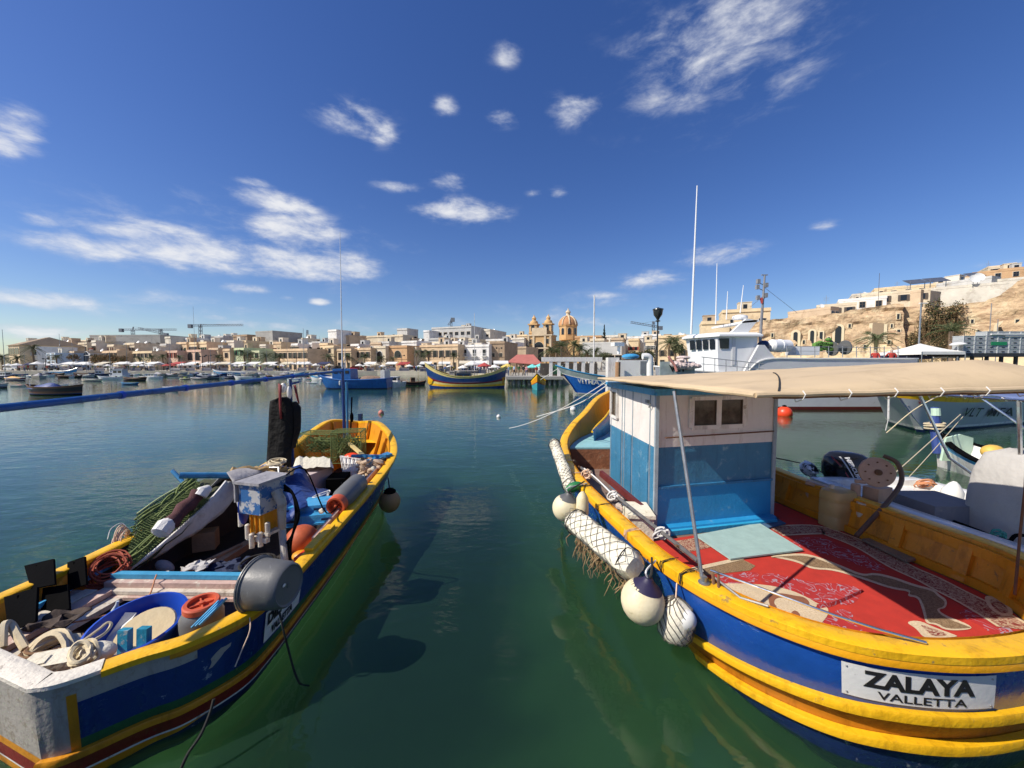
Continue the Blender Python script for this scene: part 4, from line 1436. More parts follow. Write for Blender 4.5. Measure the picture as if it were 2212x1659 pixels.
rope([onY(462, 1510, 2.75), onY(452, 1545, 2.7), onY(432, 1590, 2.62), onY(405, 1630, 2.55), onY(385, 1675, 2.5)], .011, ROPEK, 'mooring_line', 'dark weedy line dropping from the hull side into the water at the bottom edge', 'rope')
# clothes hanging from the spar
cl = thing('oilskin_trousers', 'black oilskin trousers with red braces hanging from the blue spar', 'oilskins', (-4.4, 7.1, 2.6))


def cloth(name, outline_u, y, mat, parent, th=.05):
    """outline_u: rows of (v, u left, u right)"""
    m = MB()
    rings = []
    for (v, ul, ur) in outline_u:
        a, c = onY(ul, v, y), onY(ur, v, y)
        n = 14
        ring = []
        for k in range(n):
            q = 2 * math.pi * k / n
            p = a.lerp(c, .5 - .5 * math.cos(q))
            ring.append(p + V(0, math.sin(q) * th * (1 + .5 * math.sin(k * 2.1)), 0))
        rings.append(ring)
    m.rings(rings)
    return m.build(name, mat, parent, 60)


cloth('trouser_leg', [(858, 604, 622), (866, 584, 630), (880, 582, 634), (920, 580, 634), (960, 578, 632), (1000, 576, 628), (1012, 574, 622)], 7.12, OIL, cl, .07)
cloth('trouser_leg', [(868, 628, 640), (880, 626, 650), (910, 628, 650), (930, 628, 649), (950, 630, 642), (968, 632, 636)], 7.18, OIL, cl, .06)
m = MB()
m.grid([[onY(601 + k * 8, 828 + 4 * k, 7.03), onY(602 + k * 6, 850, 7.0), onY(603 + k * 5, 880, 7.0), onY(605 + k * 4, 905, 7.02)] for k in range(2)])
m.build('brace', [M('dark_red_strap', (.16, .012, .015), .7, .2, 5)], cl)
m = MB()
m.grid([[onY(634 + k * 5, 832, 7.1), onY(638 + k * 5, 850, 7.06), onY(644 + k * 3, 872, 7.06)] for k in range(2)])
m.build('brace', [M('dark_red_strap')], cl)
m = MB()
m.ball(onY(612, 838, 7.15), (.06, .05, .1), n=10, m=8)
m.ball(onY(625, 848, 7.15), (.04, .05, .13), n=10, m=8)
m.build('pale_glove', [WHT], cl)
for o in cl.children:
    if 'brace' in o.name:
        solid(o, .01)
# amidships and bow clutter
bx = thing('foam_lined_box', 'white fish box with cream foam lid beneath the oilskins', 'box', (-3.75, 7.6, .6))
ctr = onY(672, 1026, 7.1)
MB().box(ctr + V(-.12, .05, -.25), (.62, .7, .66), rz=R(-12)).build('box_body', [M('pinkish_white_box', (.58, .47, .46), .6, .08, 3, .1)], bx, 0)
m = MB()
rr = random.Random(12)
gz_ = []
for j in range(9):
    gz_.append([onY(632 + 88 * k / 12, 981, 7.0 + .85 * j / 8) + V(0, 0, -.10 - .02 * j + (.06 if 0 < k < 12 and 0 < j else -.16) + rr.uniform(-.025, .03)) for k in range(13)])
m.grid(gz_)
m.build('foam_lid', [FOAM], bx, 20)
b2 = onY(724, 1035, 7.15)
o = tag(MB().box(b2 + V(.02, .1, -.14), (.34, .5, .36), rz=R(12)).build('dark_crate', [M('black_rubber')], None, 0), 'dark crate holding oilskins behind the white fish box', 'crate')
wb = thing('wire_basket', 'white wire basket holding nets, between the traps and the sacks', 'basket', onY(752, 1010, 7.7))
bp = [onY(u, v, y) for u, v, y in ((732, 985, 7.7), (765, 990, 7.9), (750, 1040, 7.3), (728, 1030, 7.2))]
tq = [onY(735, 985, 7.75), onY(778, 992, 7.75), onY(768, 1030, 7.5), onY(743, 1032, 7.5)]
for k in range(6):
    MB().tube([tq[0].lerp(tq[1], k / 5), tq[3].lerp(tq[2], k / 5), tq[3].lerp(tq[2], k / 5) + V(0, .35, -.02)], .009, n=5).build('wire', WHT, wb)
for k in range(4):
    MB().tube([tq[0].lerp(tq[3], k / 3), tq[1].lerp(tq[2], k / 3)], .009, n=5).build('wire', WHT, wb)
MB().add([tq[0] + V(0, .04, 0), tq[1] + V(0, .04, 0), tq[2] + V(0, .04, 0), tq[3] + V(0, .04, 0)], [(0, 1, 2, 3)]).build('liner', [WHT], wb, 0)
solid(wb.children[-1], .01)


def trap(c, d, label, rz=0.0, cyl=False):
    th = thing('fish_trap', label, 'fish trap', c, 'green mesh fish traps in the bow')
    rt = Matrix.Rotation(rz, 3, 'Z')
    L = lambda x, y, z: c + rt @ V(x * d[0] / 2, y * d[1] / 2, z * d[2] / 2)
    m = MB()
    for s in (-1, 1):
        for q in (-1, 1):
            m.tube([L(-1, s, q), L(1, s, q)], .011, n=5)
            m.tube([L(s, -1, q), L(s, 1, q)], .011, n=5)
            m.tube([L(s, q, -1), L(s, q, 1)], .011, n=5)
    m.build('frame', [NETG], th)
    for fc in range(5):
        P4 = [[L(-1, -1, -1), L(1, -1, -1), L(-1, -1, 1), L(1, -1, 1)], [L(-1, 1, -1), L(1, 1, -1), L(-1, 1, 1), L(1, 1, 1)], [L(-1, -1, 1), L(1, -1, 1), L(-1, 1, 1), L(1, 1, 1)],
              [L(-1, -1, -1), L(-1, 1, -1), L(-1, -1, 1), L(-1, 1, 1)], [L(1, -1, -1), L(1, 1, -1), L(1, -1, 1), L(1, 1, 1)]][fc]
        net_sheet(patch(*P4, 8, 11), 'mesh_side', NETG, th, .0028)
    m = MB()
    rr = random.Random(8)
    for k in range(14):
        m.tube(crom([L(rr.uniform(-.9, .9), rr.uniform(-.7, .7), rr.uniform(-.9, .7)) for _ in range(6)], 3), .012, n=4)
    m.build('bunched_net', [NETG], th)
    return th


trap(onY(700, 958, 8.5), (.95, .5, .52), 'boxy green mesh fish trap on the left in the bow', R(-4))
trap(onY(754, 962, 8.3), (.62, .5, .68), 'upright green mesh fish trap on the right in the bow', R(10))
tag(MB().ball(onY(760, 986, 7.9), (.16, .14, .08), n=14, m=8).build('orange_float', BUOYO), 'orange float at the foot of the upright fish trap', 'float')
m = MB()
rr = random.Random(3)
for k in range(75):
    c_ = onY(800 + rr.uniform(-24, 22), 1010 + rr.uniform(-14, 16), 7.4 + rr.uniform(-.3, .3)) + V(0, 0, rr.uniform(-.05, .06))
    m.ball(c_, (rr.uniform(.05, .12), rr.uniform(.04, .09), rr.uniform(.02, .05)), n=7, m=5, rot=Matrix.Rotation(rr.uniform(-.8, .8), 3, 'Y'))
tag(m.build('sack_heap', [M('straw_net_sacks', (.5, .36, .24), .95, .3, 9, .8, 40)]), 'heap of straw coloured net and sacks by the near bow', 'sacks')
m = MB()
m.beam(onY(790, 1000, 7.3), onY(842, 980, 7.7), .2, .05)
m.beam(onY(760, 985, 7.6), onY(835, 985, 7.5), .06, .05)
tag(m.build('blue_plank', MBL, None, 0), 'dark blue board across the near bow', 'plank')
m = MB()
m.beam(onY(745, 950, 8.4), onY(786, 985, 7.6), .07, .05)
tag(m.build('yellow_oar', [M('pale_oar', (.62, .48, .2), .6, .2, 5)], None, 0), 'yellow wooden pole leaning in the bow', 'pole')
# grey barrel with orange lid lying on its side
bj = jar(onY(774, 1043, 6.15), (onY(730, 1088, 5.35) - onY(774, 1043, 6.15)).normalized(), .165, .9, 'grey barrel with an orange lid lying on its side on blue boxes')
# blue fish boxes
for k, (u, v, y, sz, lab) in enumerate(((670, 1090, 5.65, (.62, .42, .1), 'upper blue fish box lying upside down amidships'), (676, 1112, 5.5, (.82, .4, .12), 'lower blue fish box beneath the other one'))):
    th = thing('fish_box', lab, 'fish box', onY(u, v, y), 'blue plastic fish boxes')
    c = onY(u, v, y)
    rt = Matrix.Rotation(R(14), 3, 'Z')
    MB().box(c, sz, rot=rt, taper=.94).build('box_shell', LBL, th, 0)
    m = MB()
    m.box(c - V(0, 0, sz[2] / 2), (sz[0] + .05, sz[1] + .05, .03), rot=rt)
    m.build('rim', LBL, th, 0)
    for s in (-1, 1):
        MB().box(c + rt @ V(s * sz[0] * .3, -sz[1] / 2 - .012, 0), (.16, .02, .03), rot=rt).build('hand_slot', NAV, th, 0)
m = MB()
m.ball(onY(652, 1166, 4.75), (.2, .2, .19), n=20, m=14)
tag(m.build('orange_buoy', [M('faded_orange_buoy', (.5, .1, .03), .6, .3, 5, .1)]), 'big faded orange buoy below the blue fish boxes', 'buoy')
m = MB()
m.ball(onY(652, 1200, 4.5), (.12, .1, .06), n=12, m=8)
tag(m.build('yellow_sack', ORA), 'small ochre sack between the orange buoy and the gunwale', 'sack')
tag(MB().beam(onY(640, 1210, 4.25), onY(662, 1192, 4.5), .06, .05).build('red_handle', BUOYO, None, 0), 'bright red plastic handle on the near gunwale', 'handle')
# near planking: raised yellow blocks on the gunwale
for (u, v, y) in ((652, 1196, 4.2), (600, 1268, 3.6)):
    p = onY(u + 6, v, y)
    i = LH.find(p.x, p.y)
    a, q = LH.p[i].to_3d(), LH.p[i + 3].to_3d()
    MB().beam(a + V(-.06, 0, .02), q + V(-.06, 0, .02), .1, .035).build('gunwale_block', YEL, lb, 0)
# brown ball fender on the outside of the bow
bf = thing('ball_fender', 'brown ball fender with a dark cap hung on the blue bow', 'fender', onY(842, 1083, 6.7))
MB().ball(onY(842, 1083, 6.7), (.19, .19, .2), n=20, m=14).build('ball', BUOYB, bf)
MB().ball(onY(842, 1062, 6.7), (.11, .11, .07), n=14, m=8).build('cap', BLK, bf)
MB().tube([onY(842, 1060, 6.7), onY(838, 1030, 6.72)], .01, n=5).build('rope', ROPEK, bf)
# buoys on the water
def buoy(u, v, r, mat, label, capm=None):
    c = onZ(u, v, r * .3)
    th = thing('mooring_buoy', label, 'buoy', (c.x, c.y, 0))
    MB().ball(c, r, n=18, m=12).build('float', mat, th)
    MB().lathe([(r * .3, 0), (r * .25, r * .22), (r * .08, r * .3)], c + V(0, 0, r * .9), n=10).build('top', capm or mat, th)
    return th


buoy(823, 892, .17, M('pink_faded_buoy', (.55, .2, .15), .6, .3, 6), 'small pinkish buoy floating off the yellow bow of the left boat')
buoy(1077, 900, .12, WHT, 'small white buoy in the middle of the channel')
buoy(1238, 884, .2, WHT, 'white mooring buoy under the ropes of the right boat')
buoy(1694, 893, .42, BUOYO, 'big orange buoy beside the red waterline of the grey vessel', BLK)

# loose odds and ends among the gear
m = MB()
m.lathe([(.03, 0), (.032, .14), (.012, .19), (.012, .22)], V(-3.86, 3.45, .5), (.2, .1, 1), n=10)
tag(m.build('plastic_bottle', M('cloudy_plastic', (.6, .66, .68), .2, .1, 4, 0)), 'clear plastic bottle standing left of the blue tub', 'bottle')
def rag(c, r, mat, label, seed, parts=9, fl=.4):
    rg = random.Random(seed)
    m = MB()
    rows = []
    for j in range(7):
        rows.append([c + V((k / 6 - .5) * 2 * r + rg.uniform(-.2, .2) * r, (j / 6 - .5) * 1.6 * r + rg.uniform(-.2, .2) * r, rg.uniform(0, fl) * r) for k in range(7)])
    m.grid([crom(q, 2) for q in rows])
    o = tag(m.build('rag', mat), label, 'rag')
    solid(o, .01)
    return o


rag(V(-4.1, 3.25, .66), .17, M('dark_brown_cloth', (.06, .04, .03), .9, .2, 5, .4, 20), 'dark brown cloth lying on the far side bench', 3)
rag(V(-3.55, 4.45, .46), .22, M('navy_cloth_rag', (.02, .03, .07), .9, .2, 5, .4, 20), 'dark navy cloth crumpled behind the thwart', 5)
rag(onY(430, 1225, 4.4), .13, M('pale_cloth_rag', (.5, .48, .46), .9, .2, 5, .4, 20), 'pale crumpled cloth in the dark well', 8)
coil(V(-3.2, 4.6, .42), .2, ROPEK, 'rope_coil', 'black rope coiled in the dark well behind the bucket', 'rope', 8, (0, 0, 1), .014, .4, 44)
coil(V(-4.05, 6.3, 1.3), .12, ROPEC, 'rope_coil', 'straw rope heaped on top of the tarpaulin ridge', 'rope', 8, (0, 0, 1), .012, .5, 45)
coil(onY(690, 1076, 5.9), .12, ROPEW, 'rope_coil', 'white rope lying on the upper blue fish box', 'rope', 5, (0, 0, 1), .009, .5, 46)
coil(V(-3.95, 3.05, .56), .16, M('brown_rope', (.22, .12, .06), .9, .25, 20, .3, 60), 'rope_coil', 'brown rope under the cream mooring rope', 'rope', 9, (0, 0, 1), .012, .5, 47)
rope([V(-4.5, 3.3, .62), V(-4.2, 3.2, .66), V(-3.95, 3.4, .6), V(-3.8, 3.7, .56), V(-3.9, 3.95, .7)], .008, ROPEO, 'orange_line', 'thin orange line wandering across the stern benches', 'line')
rope([hl(.1, .1, .1), hl(.3, .3, .2), V(-2.5, 4.9, 1.0), V(-2.6, 5.6, .98), V(-2.9, 6.2, 1.0)], .009, BLK, 'hydraulic_line', 'black hydraulic line running forward from the net hauler', 'hose')
for k in range(5):
    p = V(-2.62 + .02 * k, 5.0 + k * .42, .99 + k * .03)
    MB().lathe([(.001, -.03), (.035, -.02), (.035, .02), (.001, .03)], p, (.2, 1, 0), n=10).build('cork_float', FOAM, lb)
# ================================================================== RIGHT BOAT
rb = thing('cabin_boat', 'large blue and yellow boat with a cabin and tan awning, nearest on the right', 'boat', (3.3, 7, 0))
RH = Hull([
    [(4.1, 14.6, 2.1, .3), (3.0, 13.0, 1.88, .5), (2.12, 10.94, 1.6, .5), (1.63, 10.02, 1.4, .48), (1.21, 8.82, 1.2, .42), (1.07, 7.26, 1.1, .36), (1.12, 6.11, 1.05, .36), (1.27, 5.16, 1.02, .36), (1.42, 4.39, 1.0, .36),
     (1.53, 3.79, 1.0, .33), (1.75, 3.28, 1.0, .26), (2.05, 2.88, 1.0, .18), (2.45, 2.6, 1.0, .1), (2.95, 2.49, 1.0, .07), (3.5, 2.5, 1.0, .07), (4.1, 2.62, 1.0, .1), (4.7, 2.9, 1.0, .15), (5.2, 3.35, 1.0, .2), (5.43, 3.9, 1.0, .3),
     (5.36, 4.66, 1.0, .36), (5.25, 5.6, 1.0, .36), (5.1, 6.8, 1.02, .36), (5.05, 8.0, 1.1, .4), (4.9, 9.4, 1.3, .44), (4.95, 10.8, 1.55, .5), (4.75, 12.8, 1.85, .5), (4.1, 14.6, 2.1, .3)]], n=5, power=1.5)
RH.p = RH.p
zr1 = lambda i: .29 + .25 * max(0, min(1, (3.8 - RH.p[int(i) % RH.n].lerp(RH.p[(int(i) + 1) % RH.n], i - int(i)).y) / 1.28))
RR = [lambda i: RH.g(i), lambda i: RH.g(i) - .12, lambda i: zr1(i) - .01, lambda i: zr1(i) - .07, lambda i: zr1(i) - .25, lambda i: zr1(i) - .33, lambda i: zr1(i) - .345, lambda i: min(-.08, zr1(i) - .44), lambda i: -.5]
iz = RH.find(1.6, 3.6)


def rmat(r, i):
    near = i > iz - 4
    return [0, 1, 1, 4 if near else 1, 0 if near else 1, 2 if near else 3, 3, 3][r]


RH.skin(RR, rmat, [0, 0, 0, -.03, -.025, 0, 0, 0, 0]).build('hull', [ORA, M('royal_blue_gloss', (.012, .075, .34), .22, .12, 1.5, .12, 14, wear=((.2, .28, .45), .35, 7, .08), dirt=((.008, .05, .22), .5, 2, .3)), RED, NAV, paint('dark_ochre_paint', (.42, .15, .008), (.2, .1, .03), .34)], rb)  # ochre of the recess darkened to paint the shade under the rail
RH.cap(.125, .06, .045).build('gunwale', [YEL], rb)
RH.strake(2, RH.n - 2, lambda i: RH.g(i) - .055, .075, .045).build('sheer_strake', [M('amber_paint', (.8, .36, .01), .35, .1, 2, .2, 26)], rb)
RH.strake(iz - 1.0, RH.n * .62, lambda i: zr1(i), .085, .05).build('upper_rubbing_strake', [YEL], rb)
RH.strake(iz + .8, RH.n * .62, lambda i: zr1(i) - .245, .08, .045).build('lower_rubbing_strake', [YEL], rb)
DZ = .50
m = MB()
RH.inner(.14, lambda i: DZ, m, 0, 3)
m.build('bulwark', [ORA], rb)
RH.deck(.12, DZ).build('deck', [M('worn_deck_paint', (.2, .13, .1), .8, .3, 4, .3, 20)], rb, 0)
# panel frames on the inside of the far bulwark
ya = RH.find(5.43, 3.9)
yb = RH.find(5.0, 8.4)
for k in range(ya - 6, yb + 1, 4):
    a, q = RH.at(k, RH.g(k) - .05) - RH.nrm[k] * .16, RH.at(k, DZ + .02) - RH.nrm[k] * .165
    MB().beam(a, q, .12, .05, up=RH.nrm[k]).build('rib', ORA, rb, 0)
m = MB()
pts = [RH.at(k, RH.g(k) - .1) - RH.nrm[k] * .165 for k in range(ya - 10, yb + 1)]
for a, q in zip(pts, pts[1:]):
    m.beam(a, q, .045, .12)
m.build('inner_wale', [ORA], rb, 0)
m = MB()
pts = [RH.at(k, DZ + .06) - RH.nrm[k] * .165 for k in range(ya - 10, yb + 1)]
for a, q in zip(pts, pts[1:]):
    m.beam(a, q, .05, .1)
m.build('waterway', [ORA], rb, 0)
# name plate on the stern
ip0, ip1 = None, None


def rfind(u, v):
    best = None
    for k in range(RH.n * 8):
        i = k / 8
        p = RH.at(i, .7)
        if p.y > 4 or p.x > 4.3:
            continue
        d = p - V(0, 0, CH)
        c_ = d.y * math.cos(PITCH) - d.z * math.sin(PITCH)
        uu = CU + F * d.x / c_
        if best is None or abs(uu - u) < best[0]:
            best = (abs(uu - u), i)
    return best[1]


ip0, ip1 = rfind(1818, 1465), rfind(2146, 1480)


def rplate(x, y, o=.012):
    return RH.at(ip0 + (x + .5 - .02 * (y - .5)) * (ip1 - ip0), .575 + .255 * y - .0 * x, o)


m = MB()
m.grid([[rplate(-.5 + k / 20, j / 4) for k in range(21)] for j in range(5)])
m.build('name_plate', [PLATE], rb)
m = MB()
for (x, y) in ((-.47, .9), (.47, .9), (-.47, .1), (.47, .1)):
    m.ball(rplate(x, y, .014), .007, n=6, m=4)
m.build('screw', [STEEL], rb)
lettering('ZALAYA', .2, lambda x, y: rplate(x * .72 - .01, .40 + y * .50, .016), INK, rb, bold=.009)
lettering('VALLETTA', .2, lambda x, y: rplate(x * .58 + .01, .08 + y * .24, .016), INK, rb, bold=.003)

# ---- cabin
cab = [V(2.12, 5.4, 0), V(4.16, 5.84, 0), V(4.08, 8.0, 0), V(2.02, 7.55, 0)]
Z0, ZS, Z1 = DZ, 1.78, 2.60
for nm, za, zb, mt, gr in (('lower_wall', Z0, ZS, M('cabin_blue', (.045, .195, .335), .5, .1, 3, .2, 20, wear=((.2, .36, .46), .42, 5, .12), dirt=((.03, .13, .22), .5, 5, .25, .2)), 0),
                           ('upper_wall', ZS, Z1, M('cabin_white', (.76, .71, .66), .5, .07, 3, .2, 20, dirt=((.5, .42, .34), .47, 6, .2, .2)), .008)):
    c = sum(cab, V(0, 0, 0)) / 4
    MB().prism([V(p.x, p.y, za) + (p - c).normalized() * gr for p in cab], (0, 0, zb - za)).build(nm, mt, rb, 0)


def face(a, q, f, z, out=.0):
    d = (q - a)
    n_ = V(d.y, -d.x, 0).normalized()
    if n_.dot(V(-.6, -1, 0)) < 0:
        n_ = -n_
    p = a + d * f
    return V(p.x, p.y, z) + n_ * out


A, B, Cc, D_ = cab
# rear face: corner posts, ledge, lower step, window pair, rod
CB = M('cabin_bright_blue', (.02, .26, .55), .45, .1, 3, .15, 20, wear=((.15, .34, .5), .4, 6, .1))
m = MB()
m.beam(face(A, B, -.0, 1.18, .012), face(A, B, 1.0, 1.18, .012), .04, .035)
m.build('ledge', [MBL], rb, 0)
m = MB()
m.grid([[face(A, B, -.0, z, o) for z, o in ((1.155, .004), (.62, .02), (.6, .10), (.54, .12))], [face(A, B, 1.0, z, o) for z, o in ((1.155, .004), (.62, .02), (.6, .10), (.54, .12))]])
m.build('kick_panel', [CB], rb, 0)
for f in (0.0, 1.0):
    MB().beam(face(A, B, f, Z0, .01), face(A, B, f, Z1, .01), .05, .05).build('corner_post', M('cabin_corner_trim', (.3, .36, .4), .6, .2, 6), rb, 0)


def window(a, q, f0, f1, z0, z1, parts, parent, frame=WHT):
    w = MB()
    for (fa, za, fb, zb) in ((f0, z0, f1, z0), (f0, z1, f1, z1)):
        w.beam(face(a, q, fa, za, .02), face(a, q, fb, zb, .02), .05, .06)
    L = (q - a).length
    for k in range(parts + 1):
        f = f0 + (f1 - f0) * k / parts
        w.beam(face(a, q, f, z0, .022), face(a, q, f, z1, .022), .075, .05)
    fr = w.build('window_frame', frame, parent, 0)
    for k in range(parts):
        ff0 = f0 + (f1 - f0) * k / parts
        ff1 = f0 + (f1 - f0) * (k + 1) / parts
        g_ = MB()
        g_.prism([face(a, q, ff0 + .012, z0, .012), face(a, q, ff1 - .012, z0, .012), face(a, q, ff1 - .012, z1, .012), face(a, q, ff0 + .012, z1, .012)], (0, -.004, 0))
        o = g_.build('pane', M('curtained_glass', (.1, .075, .05), .12, .5, 9, 0), None, 0)
        o.parent = fr
        for (fa, za, fb, zb) in ((ff0 + .02, z0 + .03, ff1 - .02, z0 + .03), (ff0 + .02, z1 - .03, ff1 - .02, z1 - .03), (ff0 + .02, z0 + .03, ff0 + .02, z1 - .03), (ff1 - .02, z0 + .03, ff1 - .02, z1 - .03)):
            o = MB().beam(face(a, q, fa, za, .022), face(a, q, fb, zb, .022), .018, .025).build('sash', FRAME['dark'], None, 0)
            o.parent = fr


window(A, B, .27, .72, 2.06, 2.50, 2, rb)
m = MB()
m.tube([face(A, B, .06, 1.93, .05), face(A, B, .08, 1.93, .045), face(A, B, .98, 1.955, .04)], .011, n=6)
m.build('grab_rod', [RUST], rb)
# port side: window, doors and grooves
window(A, D_, .76, .93, 1.98, 2.5, 1, rb)
for f in (.09, .42, .60, .66, .96):
    MB().beam(face(A, D_, f, Z0 + .02, .004), face(A, D_, f, Z1, .004), .03, .012).build('door_batten', M('cabin_corner_trim'), rb, 0)
for (f0, f1) in ((.11, .40), (.44, .58), (.68, .94)):
    m = MB()
    m.prism([face(A, D_, f0, Z0 + .06, .003), face(A, D_, f1, Z0 + .06, .003), face(A, D_, f1, ZS - .01, .003), face(A, D_, f0, ZS - .01, .003)], (-.018, 0, 0))
    m.build('door_panel', [M('cabin_blue')], rb, 0)
m = MB()
m.box(face(A, D_, .13, 2.44, .03), (.03, .08, .05))
m.tube([face(A, D_, .05, 2.42, .05), face(A, D_, .07, 2.36, .05)], .012, n=5)
m.build('hook', [STEEL], rb, 0)
c = sum(cab, V(0, 0, 0)) / 4
MB().prism([V(p.x, p.y, Z1) + (p - c).normalized() * .12 for p in cab], (0, 0, .05)).build('roof', [LBL], rb, 0)
for s, k in ((.04, 0),):
    m = MB()
    for a_, q_ in ((A, B), (D_, A)):
        m.beam(V(a_.x, a_.y, Z1 - .02) + (a_ - c).normalized() * .06, V(q_.x, q_.y, Z1 - .02) + (q_ - c).normalized() * .06, .06, .05)
    m.build('roof_edge', [LBL], rb, 0)
# raised bow deck
i0, i1 = RH.find(1.25, 8.95), RH.find(4.98, 8.95)
pp = [RH.at(i, 1.02) - RH.nrm[i] * .16 for i in list(range(i1, RH.n)) + list(range(0, i0 + 1))]
m = MB()
m.prism([V(p.x, p.y, .98) for p in pp], (0, 0, .04))
m.build('foredeck', [M('pale_deck_paint', (.26, .5, .52), .7, .1, 4, .2, 20, wear=((.4, .42, .36), .4, 6, .1))], rb, 0)
m = MB()
m.add([V(pp[-1].x, pp[-1].y - .01, DZ), V(pp[0].x, pp[0].y - .01, DZ), V(pp[0].x, pp[0].y - .01, .98), V(pp[-1].x, pp[-1].y - .01, .98)], [(0, 1, 2, 3)])
m.build('deck_step', [M('rust_brown_panel', (.28, .11, .05), .8, .35, 5, .3, 20, wear=((.42, .32, .2), .42, 5, .1))], rb, 0)
m = MB()
rw = []
for i in range(RH.find(1.5, 9.7), 4, -1):
    p = RH.at(i, 1.1) - RH.nrm[i] * .62
    rw.append([V(p.x, p.y, 1.02), V(p.x - .04, p.y, RH.g(i) * .5 + .62), V(p.x - .06, p.y, RH.g(i) - .1)])
m.grid(rw)
o = m.build('inner_bow_lining', [MBL], rb)
solid(o, .03)
m = MB()
m.tube([r[2] for r in rw], .03, n=6)
m.build('lining_rail', [YEL], rb)
# steps and mats in front of the cabin
m = MB()
e = [face(A, B, 0, .54, .0), face(A, B, 1.02, .54, .0)]
m.prism([face(A, B, .0, .505, .16), face(A, B, .98, .505, .16), face(A, B, .98, .505, .0), face(A, B, .0, .505, .0)], (0, 0, .07))
m.build('step', [M('bright_step_paint', (.03, .36, .62), .5, .1, 4, .2, 20)], rb, 0)
# ---- carpet with its woven figures (flat print, laid as thin cut pieces)
zc = lambda x, y: (1641.7 + .2578 * x, 1094.5 + .2578 * y)
CZ = DZ + .012


def flat(name, pts, z, mat, parent, conv=True, th=.003, smooth_n=3):
    ps = [onZ(*(zc(*p) if conv else p), z) for p in pts]
    for _ in range(2 if smooth_n > 1 else 0):
        ps = [p for a, c in zip(ps, ps[1:] + ps[:1]) for p in (a.lerp(c, .25), a.lerp(c, .75))]
    bm = bmesh.new()
    vs = [bm.verts.new(p) for p in ps]
    bm.faces.new(vs)
    bmesh.ops.triangulate(bm, faces=bm.faces[:])
    me = bpy.data.meshes.new(name)
    bm.to_mesh(me)
    bm.free()
    me.materials.append(mat)
    for p in me.polygons:
        if p.normal.z < 0:
            p.flip()
    return put(name, me, parent)


def rugmat(name, col, scroll=None, speck=None, sc=9.0, sthr=.06):
    m_ = M(name, col, .95, .16, 7, .8, 180)
    t = m_.node_tree
    b_ = t.nodes['Principled BSDF']
    src = b_.inputs['Base Color'].links[0].from_socket
    c_ = N(t, 'ShaderNodeTexCoord')
    if speck:
        n_ = N(t, 'ShaderNodeTexNoise', i={'Scale': 60.0, 'Detail': 2.0})
        t.links.new(c_.outputs['Object'], n_.inputs[0])
        r_ = N(t, 'ShaderNodeMapRange', i={'From Min': .5, 'From Max': .56})
        t.links.new(n_.outputs['Fac'], r_.inputs[0])
        x_ = N(t, 'ShaderNodeMix', data_type='RGBA')
        x_.inputs[7].default_value = (*speck, 1)
        t.links.new(r_.outputs[0], x_.inputs[0])
        t.links.new(src, x_.inputs[6])
        src = x_.outputs[2]
    if scroll:
        n_ = N(t, 'ShaderNodeTexNoise', i={'Scale': sc, 'Detail': 1.0, 'Distortion': 1.6})
        t.links.new(c_.outputs['Object'], n_.inputs[0])
        s_ = N(t, 'ShaderNodeMath', op='SUBTRACT', i={1: .5})
        t.links.new(n_.outputs['Fac'], s_.inputs[0])
        a_ = N(t, 'ShaderNodeMath', op='ABSOLUTE')
        t.links.new(s_.outputs[0], a_.inputs[0])
        r_ = N(t, 'ShaderNodeMapRange', i={'From Min': sthr, 'From Max': sthr * .3})
        t.links.new(a_.outputs[0], r_.inputs[0])
        x_ = N(t, 'ShaderNodeMix', data_type='RGBA')
        x_.inputs[7].default_value = (*scroll, 1)
        t.links.new(r_.outputs[0], x_.inputs[0])
        t.links.new(src, x_.inputs[6])
        src = x_.outputs[2]
    t.links.new(src, b_.inputs['Base Color'])
    return m_


CRED = rugmat('carpet_red', (.46, .028, .016))
CSCR = rugmat('carpet_red_with_scrolls', (.40, .022, .022), scroll=(.36, .27, .33), sc=7.0, sthr=.035)
CBORD = rugmat('carpet_border_weave', (.36, .2, .13), scroll=(.2, .025, .02), speck=(.5, .38, .26), sc=13, sthr=.07)
CTAU = rugmat('carpet_taupe', (.26, .17, .09), speck=(.17, .1, .05))
CCRM = rugmat('carpet_cream', (.62, .5, .34), speck=(.55, .42, .27))
CBRO = rugmat('carpet_brown', (.24, .09, .045))
rug = thing('carpet', 'big red patterned carpet covering the aft deck of the cabin boat', 'carpet', (3.6, 4.3, CZ))
# outline of the carpet follows the deck edge
ring = []
for i in range(RH.find(1.40, 4.6), RH.find(5.1, 6.9)):
    q = RH.at(i, DZ) - RH.nrm[i] * .2
    ring.append(V(q.x, q.y, CZ))
ring += [V(4.42, 6.75, CZ), V(4.34, 5.9, CZ), V(4.2, 5.72, CZ), V(2.2, 5.16, CZ), V(1.75, 5.05, CZ)]
bm = bmesh.new()
bm.faces.new([bm.verts.new(p) for p in ring])
bmesh.ops.triangulate(bm, faces=bm.faces[:])
me = bpy.data.meshes.new('carpet_field')
bm.to_mesh(me)
bm.free()
for p in me.polygons:
    if p.normal.z < 0:
        p.flip()
me.materials.append(CRED)
put('carpet_field', me, rug)
z1, z2, z3 = CZ + .004, CZ + .008, CZ + .012
